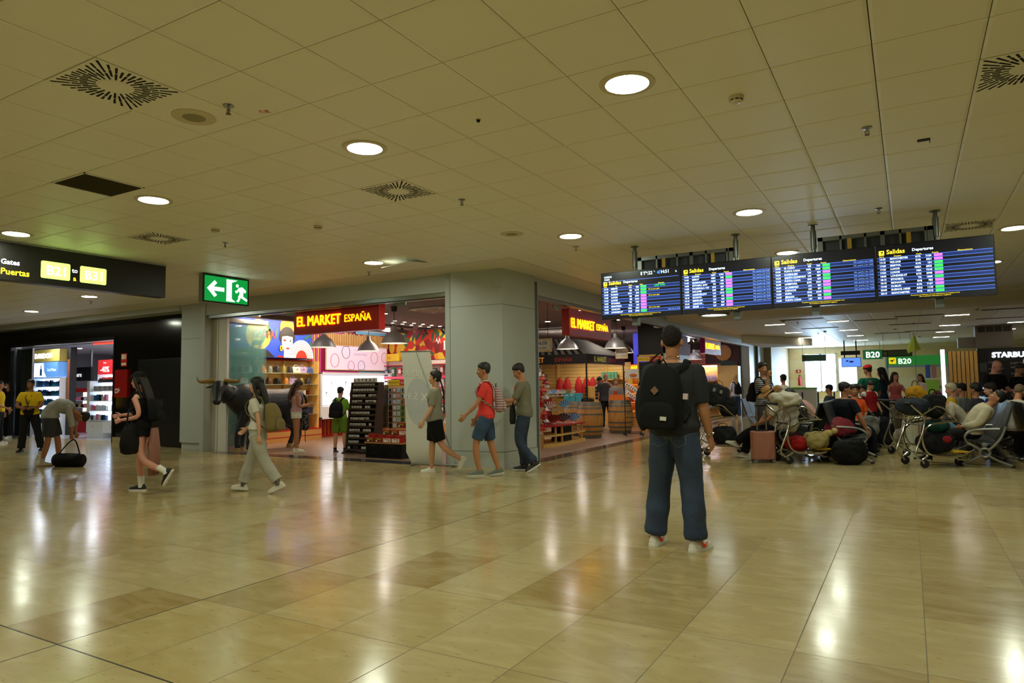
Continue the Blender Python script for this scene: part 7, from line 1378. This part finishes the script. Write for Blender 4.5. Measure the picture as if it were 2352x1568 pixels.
# standing man
def mx(t,g):
    hp=g['hp']; mb=MB(); mb.tube([hp((.058*math.cos(a),-.012+.062*math.sin(a),-.028)) for a in [2*PI*k/18 for k in range(18)]],.0028,5,closed=True); mb.build('chain',M('gold_clasp'),t)
    i=0; d=g['fingers'][i][1]; w=g['wr'][i]-d*.015; mb=MB(); mb.tube([w+d.orthogonal().normalized()*.031*math.cos(a)+d.cross(d.orthogonal()).normalized()*.031*math.sin(a) for a in [2*PI*k/16 for k in range(16)]],.007,6,closed=True); mb.build('bracelet',CHROME,t)
    hipz=0; mb=MB(); 
    for s in (1,-1):
        q=[]; c=[(s*.085+x,-.25,-.045+z) for x,z in ((-.06,.065),(.06,.065),(.06,-.07),(0,-.10),(-.06,-.07))]
        for a,b in zip(c,c[1:]+c[:1]): q+=[V(a).lerp(V(b),u/5) for u in range(5)]
        mb.tube(q,.0022,4,closed=True)
    mb.tube([(x*.01,-.25,.035) for x in range(-14,15)],.002,4); mb.tube([(0,-.25,.09-.02*k) for k in range(9)],.002,4); o=mb.build('pocket_seams',cloth((104,112,130)),t); md=o.modifiers.new('w','SHRINKWRAP'); md.target=[c for c in t.children if c.name.startswith('trousers')][0]; md.wrap_method='PROJECT'; md.use_project_y=True; md.use_positive_direction=True; md.wrap_mode='ON_SURFACE'; md.offset=.002
def swoosh(o,s):
    pass
man,mi=person('man in dark grey tee and blue jeans standing with his back turned, black backpack',up(1556,1258),-40,1.90,lean=1,turn=16,head=(0,16),arms=((2,9,14,6),(6,10,24,6)),legs=((2,6,-2,4,0),(0,7,-3,6,0)),wear=dict(top=((44,46,50),'cloth',.44),hem=-.06,ease=.026,legs=((44,58,82),'denim',1.0,.034),shoes=(226,222,212),sole=(226,224,214),extra=mx),hair=('crop',(26,21,18)),skin='tan',vox=.0075,girth=1.12,hands=(30,40))
for sh_ in [c for c in man.children if c.name.startswith('shoe.') or c.name=='shoe']:
    me=sh_.data; ys=[v.co for v in me.vertices]; cx=sum(v.x for v in ys)/len(ys); cy=sum(v.y for v in ys)/len(ys); zb=min(v.z for v in ys)
    for s in (1,-1):
        mb=MB(); mb.tube(spl([(cx+s*.042,cy-.07,zb+.052),(cx+s*.047,cy-.035,zb+.026),(cx+s*.044,cy+.0,zb+.03),(cx+s*.036,cy+.045,zb+.05)],4),[.004,.009,.012,.014,.014,.013,.012,.010,.008,.007,.005,.003,.002],6,flat=1.0); mb.build('side_mark',M('orange_shoe_mark',(236,84,24),.5),sh_)
def bx(t,fr,y,h,w,sd):
    mb=MB(); mb.prism([(0,.035),(.032,0),(0,-.035),(-.032,0)],.006,fr@MX.Translation((sd-.03,y-.002,.055))@MX(((1,0,0,0),(0,0,-1,0),(0,1,0,0),(0,0,0,1)))); mb.build('leather_diamond',M('tan_leather_tab',(126,88,66),.6),t,smooth=0)
    mb=MB(); mb.prism([(-.024,-.015),(.024,-.015),(.024,.015),(-.024,.015)],.004,fr@MX.Translation((sd+.055,y-.048,-.155))@MX(((1,0,0,0),(0,0,-1,0),(0,1,0,0),(0,0,0,1)))); mb.build('white_tag',M('tag_cream',(206,204,190),.6),t,smooth=0)
    mb=MB(); mb.b2(sd+.17,sd+.205,y+.1,y+.14,.0,.045); mb.xf(fr); mb.build('side_card',[M('card_white_red',(220,200,196),.5)],t,smooth=0)
    mb=MB(); mb.tube(spl([fr@V(p) for p in ((sd+.03,y+.10,.20),(sd+.10,y+.06,.1),(sd+.13,y+.07,-.05))],4),.013,6,flat=.4); mb.build('webbing',cloth((14,14,16)),t)
backpack(mi,'black backpack with a brown leather diamond worn by the standing man',(15,15,17),w=.335,h=.53,d=.15,side=-.06,tilt=4,extra=bx)
# small navy bag at his side and the white sheet
M1=mi['M']; t=thing('shoulder_bag','dark navy rounded shoulder bag hanging at the left hip of the standing man','bag',M1@V((-.30,-.02,.16)),rz=R(25)); mb=MB(); mb.ball((.03,0,0),(.07,.13,.21),20,14); mb.build('pouch',cloth((14,17,34)),t,smooth=180); mb=MB(); mb.tube(spl([(0,.05,.2),(.1,.1,.4),(.2,.0,.5)],5),.012,6,flat=.4); mb.build('strap',cloth((16,16,18)),t)
# walking woman in black, cap, side bag
wb,i1=person('woman in black cap and sleeveless black top striding left, bare legs',up(322,1129),88,1.66,'f',lean=6,head=(4,0),arms=((35,8,80,4),(-18,8,75,4)),legs=((10,3,-2,2,0),(-12,3,-62,2,60)),wear=dict(top=((14,13,14),'cloth',0),hem=-.02,legs=((16,16,18),'cloth',.17,.03),shoes=(28,26,28),sole=(226,220,214),sock=((228,224,216),.14),cap=(14,13,14)),hair=('long',(24,18,15),.42),skin='pink',vox=.009,hands=(50,50))
backpack(i1,'black backpack worn by the woman in the black cap',(14,14,15),w=.26,h=.36,d=.13)
t=thing('hand_bag','large black bag and jacket carried low by the woman in the black cap','bag',i1['M']@V((-.24,.02,-.14)),rz=R(118)); mb=MB(); mb.loft([[V((x*k,y*kd,z)) for x,y in roundrect(.36,.16,.06,4)] for z,k,kd in ((-.22,.5,.5),(-.19,.8,.9),(-.08,.95,1.0),(.1,.8,.85),(.2,.45,.4))]); mb.build('pouch',cloth((18,17,18)),t,smooth=180); mb=MB(); mb.tube(spl([(-.1,0,.18),(-.05,0,.38),(.08,0,.4),(.12,0,.18)],5),.012,6); mb.build('strap',cloth((16,16,18)),t)
t=thing('cardigan','dusty pink cardigan hanging behind the woman in the black cap','clothing',i1['M']@V((0,-.20,-.28)),rz=R(118)); mb=MB(); mb.loft([[V((x*k,y*k,z)) for x,y in roundrect(.20,.07,.03,4)] for z,k in ((-.40,1.0),(-.2,1.15),(.0,1.1),(.26,.7))]); o=mb.build('cloth',cloth((150,104,92)),t,smooth=180)
# walking girl in white tee with beige backpack
wg,i2=person('long haired woman in white tee and grey joggers striding left',up(592,1130),86,1.58,'f',lean=4,head=(0,0),arms=((14,8,52,4),(-22,8,-4,4)),legs=((22,3,18,2,-4),(-20,3,-34,2,24)),wear=dict(top=((206,200,186),'cloth',.32),hem=.03,ease=.02,legs=((168,164,150),'cloth',.96,.03),shoes=(206,196,178),sole=(214,210,196),sock=((110,108,104),.05)),hair=('long',(12,10,10),.34),skin='light',vox=.009)
backpack(i2,'beige olive backpack worn by the long haired woman in white',(124,108,66),w=.31,h=.46,d=.19,drop=.04)
t=thing('carry_case','small black case hanging from the hand of the woman in white','bag',i2['M']@V((.22,.22,-.16)),rz=R(116)); mb=MB(); mb.box((0,0,0),(.05,.12,.26)); mb.build('pouch',BLACKM,t,smooth=0,bev=.012); mb=MB(); mb.tube([(0,-.04,.12),(0,0,.2),(0,.04,.12)],.007,6); mb.build('strap',BLACKM,t)
# walking woman in grey tee
p_,i3=person('woman in grey tee and black shorts with long ponytail walking left',up(1000,1087),92,1.66,'f',lean=0,head=(-4,0),arms=((2,6,16,4),(12,8,30,4)),legs=((8,3,2,2,0),(-16,3,-52,2,60)),wear=dict(top=((140,138,122),'cloth',.40),hem=-.08,ease=.024,legs=((12,12,13),'cloth',.44,.05),shoes=(224,220,208),sole=(220,216,204)),hair=('pony',(30,22,18),.52),skin='light',vox=.009,girth=1.05)
# walking man in coral polo
p_,i4=person('man in coral polo and denim shorts walking left with a patterned backpack',up(1118,1096),92,1.75,'m',lean=3,head=(2,0),arms=((8,6,26,4),(26,8,44,4)),legs=((-10,3,-16,2,10),(22,3,-6,2,0)),wear=dict(top=((222,64,56),'cloth',.32),hem=-.05,ease=.014,legs=((42,62,88),'denim',.42,.03),shoes=(98,106,92),sole=(196,194,180)),hair=('short',(34,28,24)),skin='tan',vox=.009)
backpack(i4,'pink and grey zigzag patterned backpack worn by the man in coral',(150,104,108),kind='stripe',w=.28,h=.42,d=.13)
# man in khaki tee with phone
def kx(t,g):
    f,d,m,td=g['fingers'][1]; mb=MB(); mb.box(f+d*.03+m*.012,(.075,.15,.009),MX.Rotation(R(25),3,'X')); mb.build('phone',BLACKM,t,smooth=0,bev=.003)
    mb=MB(); mb.box(g['spine'](.34)[0]+V((0,.148,0)),(.14,.012,.10)); mb.build('chest_print',M('print_yellow',(196,170,60),.7),t,smooth=0)
p_,i5=person('man in khaki tee and dark jeans walking left while reading his phone',up(1206,1083),84,1.76,'m',lean=4,head=(24,0),arms=((16,8,72,-4),(34,8,92,-2)),legs=((6,3,-4,2,0),(10,3,-34,2,30)),wear=dict(top=((116,112,92),'cloth',.40),hem=-.07,ease=.022,legs=((34,46,66),'denim',.98,.02),shoes=(22,22,24),sole=(214,212,206),lanyard=(226,120,80),extra=kx),hair=('short',(20,16,14)),skin='tan',vox=.009,hands=(60,60))
t=thing('waist_bag','dark olive bag hanging at the front of the man in the khaki tee','bag',i5['M']@V((.05,.20,-.02)),rz=R(114)); mb=MB(); mb.loft([[V((x*k,y*k,z)) for x,y in roundrect(.22,.09,.04,4)] for z,k in ((-.16,.8),(-.1,1.05),(.05,1),(.14,.8))]); mb.build('pouch',cloth((44,46,38)),t,smooth=180); mb=MB(); mb.tube([(-.08,0,.12),(-.12,-.05,.3),(-.1,-.1,.42)],.01,6); mb.build('strap',cloth((40,40,36)),t)
# bending man with duffel
p_,i6=person('man in pale grey shirt and grey shorts bending over a black duffel bag',up(112,1068),-62,1.74,'m',lean=128,head=(112,0),arms=((14,2,2,-8),(20,2,8,-6)),legs=((-2,5,-12,3,0),(16,5,4,3,0)),wear=dict(top=((176,178,178),'cloth',.66),hem=-.03,ease=.034,legs=((66,68,72),'cloth',.46,.04),shoes=(226,222,210),sole=(180,150,110),sock=((206,200,196),.07)),hair=('short',(22,18,16)),skin='tan',vox=.009,hands=(60,60))
t=thing('duffel_bag','black duffel bag on the floor with its strap lifted by the bending man','bag',(*up(158,1071),.0),rz=R(16)); mb=MB(); mb.loft([[V((x,y*k,z*1.0+.12)) for y,z in [(.14*math.cos(a),.12*math.sin(a)) for a in [2*PI*j/18 for j in range(18)]]] for x,k in ((-.32,.35),(-.30,.8),(-.2,1),(.2,1),(.30,.8),(.33,.35))]); mb.build('main_pouch',cloth((14,14,17)),t,smooth=180); mb=MB(); mb.tube(spl([(-.2,-.06,.2),(-.08,-.04,.36),(.06,0,.5),(.16,0,.46),(.26,0,.2)],6),.012,6); mb.build('strap',cloth((16,16,18)),t); mb=MB(); mb.tube([(-.27,-.0,.243),(0,-.0,.247),(.27,0,.243)],.006,5); mb.build('zip',BLACKM,t)
# staff in yellow
def yx(t,g):
    mb=MB(); sp=g['spine']; mb.tube(spl([sp(.5)[0]+V((.10,0,.08)),sp(.36)[0]+V((.06,.15,0)),sp(.1)[0]+V((-.02,.16,0))],5),.012,6,flat=.4); mb.build('bag_strap',BLACKM,t)
p_,i7=person('man in yellow polo and black trousers with lanyard and hands clasped before him',up(66,1037),200,1.70,'m',head=(4,-14),arms=((14,16,74,-34),(14,16,74,-34)),legs=((0,6,0,4,0),(2,12,-2,12,0)),wear=dict(top=((220,178,20),'cloth',.34),hem=-.04,ease=.022,legs=((18,18,20),'cloth',.98,.028),shoes=(20,20,22),sole=(24,24,26),lanyard=(60,56,20),extra=yx),hair=('crop',(20,16,14)),skin='brown',vox=.010,girth=1.08,hands=(50,50))
t=thing('belt_bag','black pouch worn at the belt of the man in the yellow polo','bag',i7['M']@V((-.02,.185,.07)),rz=R(230)); mb=MB(); mb.loft([[V((x*k,y*k,z)) for x,y in roundrect(.22,.07,.03,4)] for z,k in ((-.12,.7),(-.06,1),(.06,1.05),(.1,.9))]); mb.build('pouch',cloth((22,20,20)),t,smooth=180)
person('person in yellow polo cut by the picture edge, white cup in hand',up(-6,1020),-70,1.72,'m',arms=((8,10,60,0),(4,8,10,4)),wear=dict(top=((220,178,20),'cloth',.40),ease=.02,legs=((18,18,20),'cloth',.98,.025),shoes=(206,200,190)),skin='tan',hair=('short',(22,18,16)))
person('person with white face mask and dark clothes behind the yellow polos',up(14,1006),170,1.74,'f',wear=dict(top=((24,22,26),'cloth',.8),legs=((26,26,32),'cloth',.98,.02),extra=lambda t,g:(lambda mb:(mb.ball(g['hp']((0,.066,.045)),(.05,.045,.042),12,8),mb.build('face_mask',MWT,t)))(MB())),hair=('long',(18,14,12),.3),skin='tan')
person('dark haired shop assistant behind the red cosmetics counter',(-22.6,14.3),200,1.62,'f',wear=dict(top=((30,28,32),'cloth',.5),legs=((20,20,24),'cloth',.98,.02)),hair=('short',(24,18,14)),skin='light')
# shoppers
p_,i8=person('girl in pink camisole and frayed white shorts texting beside the bag shelves',up(680,1039),-62,1.60,'f',lean=-2,head=(30,0),arms=((12,6,96,-8),(14,6,98,-6)),legs=((0,3,-2,2,0),(2,3,0,2,0)),wear=dict(top=((196,150,158),'cloth',0),hem=.04,legs=((226,222,206),'cloth',.15,.03),shoes=(222,218,196),sole=(196,192,160),sock=((230,226,216),.04)),hair=('long',(66,46,32),.36),skin='tan',vox=.009,hands=(55,55))
t=thing('backpack','black speckled backpack hanging from the arm of the girl in white shorts','backpack',i8['M']@V((.0,.2,-.16)),rz=R(-20)); mb=MB(); mb.loft([[V((x*k,y*k,z)) for x,y in roundrect(.26,.16,.07,5)] for z,k in ((-.24,.6),(-.18,.95),(0,1.05),(.14,.85),(.22,.4))]); mb.build('main_pouch',cloth((18,18,20),'dots'),t,smooth=180); mb=MB(); mb.tube([(0,0,.2),(0,-.06,.32),(0,-.08,.36)],.012,6); mb.tube([(.03,0,-.2),(.04,0,-.5)],.009,6); mb.build('strap',BLACKM,t)
p_,i9=person('boy in lime green tee, shorts and cap standing by the brown letter rack',up(781,1040),-12,1.42,'m',head=(8,0),arms=((28,6,60,0),(20,6,40,0)),legs=((0,5,0,3,0),(0,5,0,3,0)),wear=dict(top=((130,180,50),'cloth',.40),ease=.02,legs=((104,136,44),'cloth',.46,.04),shoes=(60,60,62),sole=(210,210,206),sock=((30,30,32),.07),cap=(60,62,66),peak=-1),hair=('short',(60,44,32)),skin='light',vox=.009)
backpack(i9,'black rounded school backpack worn by the boy in green',(20,21,28),w=.36,h=.46,d=.2,drop=.02)
person('long haired girl in dark sleeveless top half hidden behind the boy in green',(-11.72,12.6),-60,1.62,'f',head=(20,0),arms=((30,6,110,-5),(25,6,100,-5)),wear=dict(top=((26,24,26),'cloth',0),legs=((40,40,44),'cloth',.3,.03)),hair=('long',(88,66,50),.34),skin='pink')
person('bald man in grey tee rubbing his face by the kiosk till',(-8.35,20.3),170,1.76,'m',head=(6,0),arms=((10,10,30,4),(60,20,165,-42)),wear=dict(top=((74,74,80),'cloth',.40),ease=.03,legs=((30,30,36),'cloth',.98,.02)),hair=('bald',(80,70,60)),skin='pink',girth=1.15)
person('fair haired boy in grey tee with red print by the kiosk',(-7.85,19.9),165,1.60,'m',head=(10,10),wear=dict(top=((150,146,146),'cloth',.40),ease=.03,legs=((50,50,60),'cloth',.98,.02),extra=lambda t,g:(lambda mb:(mb.box(g['spine'](.3)[0]+V((0,.165,0)),(.13,.012,.18)),mb.build('chest_print',MRD,t,smooth=0)))(MB())),hair=('full',(160,126,84)),skin='light',girth=1.05)
person('dark haired shop assistant in grey behind the kiosk till',(-8.75,20.6),230,1.66,'m',head=(26,0),wear=dict(top=((96,90,96),'cloth',.40),legs=((30,30,36),'cloth',.98,.02)),hair=('short',(24,20,18)),skin='tan')
person('woman in black sleeveless top and long cream skirt before the far bag shelves',(-7.25,27.4),10,1.66,'f',wear=dict(top=((16,15,16),'cloth',0),hem=.02,legs=((206,198,176),'cloth','skirt',.08),skirt=.82,shoes=(120,90,60)),hair=('long',(50,36,28),.3),skin='tan')
p_,ia=person('fair haired woman in white tee and jeans with black backpack by the far column',(-6.08,28.4),6,1.72,'f',arms=((4,8,8,4),(4,12,8,6)),wear=dict(top=((214,214,222),'cloth',.40),legs=((56,82,124),'denim',.96,.02),shoes=(220,220,220)),hair=('pony',(196,164,112),.28),skin='light')
backpack(ia,'black backpack worn by the fair haired woman near the far column',(22,24,28),w=.28,h=.42,d=.15)
def lx(px,y): 
    p=at(px,1000); k=y/p.y; return (p.x*k,y)
def sx(t,g): pass
p_,ib=person('tall man in dark striped polo standing with a hand to his ear',lx(1757,14.9),215,1.80,'m',head=(-2,-20),arms=((55,18,168,-8),(4,10,14,6)),legs=((0,5,0,3,0),(0,5,0,3,0)),wear=dict(top=((52,52,54),'stripe',.36),ease=.024,legs=((72,70,72),'cloth',.98,.03),shoes=(60,60,60)),hair=('full',(36,28,24)),skin='tan',vox=.009)
backpack(ib,'dark backpack whose straps show over the striped polo',(20,20,24),w=.28,h=.42,d=.15)
p_,ic=person('boy in white and red jersey and black trousers standing head bowed',(-.80,17.55),190,1.42,'m',head=(32,10),arms=((10,8,40,-6),(10,8,40,-6)),legs=((0,6,0,4,0),(0,6,0,4,0)),wear=dict(top=((150,26,34),'cloth',.40),ease=.03,legs=((20,20,26),'cloth',.98,.03),shoes=(24,24,26),sole=(200,200,200),extra=lambda t,g:(lambda mb:([mb.ball(g['sh'][k]+V((0,0,-.03)),(.085,.085,.10),12,8) for k in (0,1)],mb.build('white_yoke',cloth((214,208,204)),t)))(MB())),hair=('short',(22,18,18)),skin='light')
p_,idd=person('man in green tee and red cap turned away, standing over the seats',lx(2002,18.4),15,1.78,'m',head=(12,0),arms=((10,24,34,10),(14,26,40,8)),wear=dict(top=((10,82,64),'cloth',.40),ease=.03,legs=((30,32,40),'cloth',.98,.03),cap=(190,36,44),peak=0),hair=('crop',(40,30,26)),skin='tan',girth=1.15)
person('dark haired person in navy tee close behind the man in green',lx(2031,20.2),30,1.74,'f',wear=dict(top=((20,28,48),'cloth',.40),legs=((30,32,40),'cloth',.98,.03)),hair=('long',(24,18,16),.3),skin='light')
p_,ie=person('woman in pink tank top and grey trousers walking forward with bags',lx(2062,21.5),184,1.62,'f',arms=((10,30,22,6),(8,30,60,-30)),legs=((8,4,4,2,0),(-8,4,-16,2,10)),wear=dict(top=((196,98,100),'cloth',0),hem=-.02,legs=((130,122,106),'cloth',.9,.03),shoes=(230,230,226)),hair=('long',(40,24,22),.34),skin='pink',girth=1.15)
t=thing('tote_bag','dark round bag on the arm of the woman in pink','bag',ie['M']@V((-.34,.12,-.02)),rz=0); mb=MB(); mb.ball((0,0,0),(.17,.10,.17),16,10); mb.build('pouch',cloth((16,16,18)),t,smooth=180)
person('woman with long dark hair in a white dress at the gate',lx(2121,27),120,1.62,'f',wear=dict(top=((226,222,216),'cloth',.40),legs=((226,222,216),'cloth','skirt',.04),skirt=.55),hair=('long',(26,20,18),.34),skin='light')
person('bald man in black tee with folded hands before the coffee counter',lx(2292,19.3),190,1.84,'m',head=(30,20),arms=((12,18,80,-20),(12,18,80,-20)),wear=dict(top=((16,16,20),'cloth',.38),ease=.03,legs=((30,30,36),'cloth',.98,.03)),hair=('bald',(80,70,60)),skin='pink',girth=1.15)
person('dark haired person in black before the coffee counter, at the picture edge',lx(2347,19.6),200,1.76,'m',head=(20,0),wear=dict(top=((18,18,22),'cloth',.4),ease=.03,legs=((30,30,36),'cloth',.98,.03)),hair=('short',(40,30,24)),skin='tan',girth=1.1)
person('person in white seen from behind with a brown strap, beyond the straw hat',lx(1804,19.0),10,1.60,'f',wear=dict(top=((222,216,204),'cloth',.3),legs=((200,196,186),'cloth',.98,.03)),hair=('short',(24,18,16)),skin='tan')
# ---------------------------------------------------------------- bull statue
bt=thing('bull_statue','life size dark bronze bull statue with pale horns before the glass doors','statue',(-13.22,11.1,0),rz=R(160))
BZ=M('dark_bronze_hide',(34,36,42),.32,metal=.35,bump=.8,bs=60,bdist=.012,var=.25,vs=5); HORN=M('horn_ochre',(150,122,66),.4,var=.25,vs=6)
mb=MB(); mb.loft([[V((rx*math.cos(2*PI*j/24),y,z+rz*math.sin(2*PI*j/24)*(1.1 if math.sin(2*PI*j/24)>0 and y>.1 and y<.6 else 1))) for j in range(24)] for y,z,rx,rz in ((-.80,1.02,.07,.10),(-.74,1.0,.18,.22),(-.6,.96,.25,.31),(-.3,.92,.27,.33),(0,.90,.29,.36),(.25,.94,.29,.38),(.45,.98,.25,.36),(.62,1.05,.19,.28),(.78,1.15,.15,.21),(.90,1.26,.12,.15))])
for s in (1,-1):
    mb.tube(spl([(s*.15,.38,.85),(s*.16,.42 if s>0 else .56,.5),(s*.16,.40 if s>0 else .62,.26),(s*.16,.44 if s>0 else .60,.08)],4),[.15,.14,.12,.095,.075,.07,.065,.055,.05,.05,.055,.06,.06],12)
    mb.tube(spl([(s*.17,-.55,.9),(s*.18,-.40,.62),(s*.17,-.66,.38),(s*.17,-.60,.08)],4),[.19,.18,.15,.12,.10,.085,.07,.06,.055,.05,.05,.055,.06],12)
HM=MX.Translation((0,.92,1.34))@MX.Rotation(R(64),4,'Z')
rr=[]
for u,r,k in ((0,.10,1),(.06,.125,1.05),(.16,.12,1.15),(.28,.095,1.05),(.38,.078,1),(.45,.082,.9),(.50,.05,.8)): c=V((0,.0+u*.62,.05-u*.85)); rr.append([HM@(c+V((r*math.cos(2*PI*j/18),r*k*.8*math.sin(2*PI*j/18),r*k*.5*math.sin(2*PI*j/18)))) for j in range(18)])
mb.loft(rr); mb.tube([(0,.70,1.1),HM@V((0,-.02,-.02)),HM@V((0,.06,-.05))],[.2,.14,.11],14)
for s in (1,-1): mb.tube([HM@V((s*.09,0,.0)),HM@V((s*.2,-.02,-.04)),HM@V((s*.29,-.01,-.05))],[.035,.05,.015],8,flat=.4)
o=mb.build('body',BZ,bt,smooth=180); remesh(o,.016,4)
for s in (1,-1):
    mb=MB(); mb.tube(spl([HM@V(p) for p in ((s*.09,0,.09),(s*.26,.02,.075),(s*.36,.08,.08),(s*.41,.10,.17))],5),[.050,.049,.048,.046,.044,.042,.04,.037,.034,.030,.026,.022,.017,.012,.008,.003],12); mb.build('horn',HORN,bt)
    for x,y in ((s*.16,.44 if s>0 else .60),(s*.17,-.60)): mb=MB(); mb.lathe([(.068,0),(.062,.05),(.052,.09)],c=(x,y+.01,0),n=14); mb.build('hoof',HORN,bt)
    mb=MB(); mb.ball(HM@V((s*.10,.12,-.02)),.016,8,6); mb.build('eye',M('gloss_black'),bt)
mb=MB(); mb.tube(spl([(0,-.78,1.15),(0,-.88,1.0),(.02,-.86,.6),(.03,-.84,.42)],5),[.03]*10+[.026,.03,.035,.04,.03,.01],8); mb.build('tail',BZ,bt)
bt.scale=(1.14,1.14,1.14)
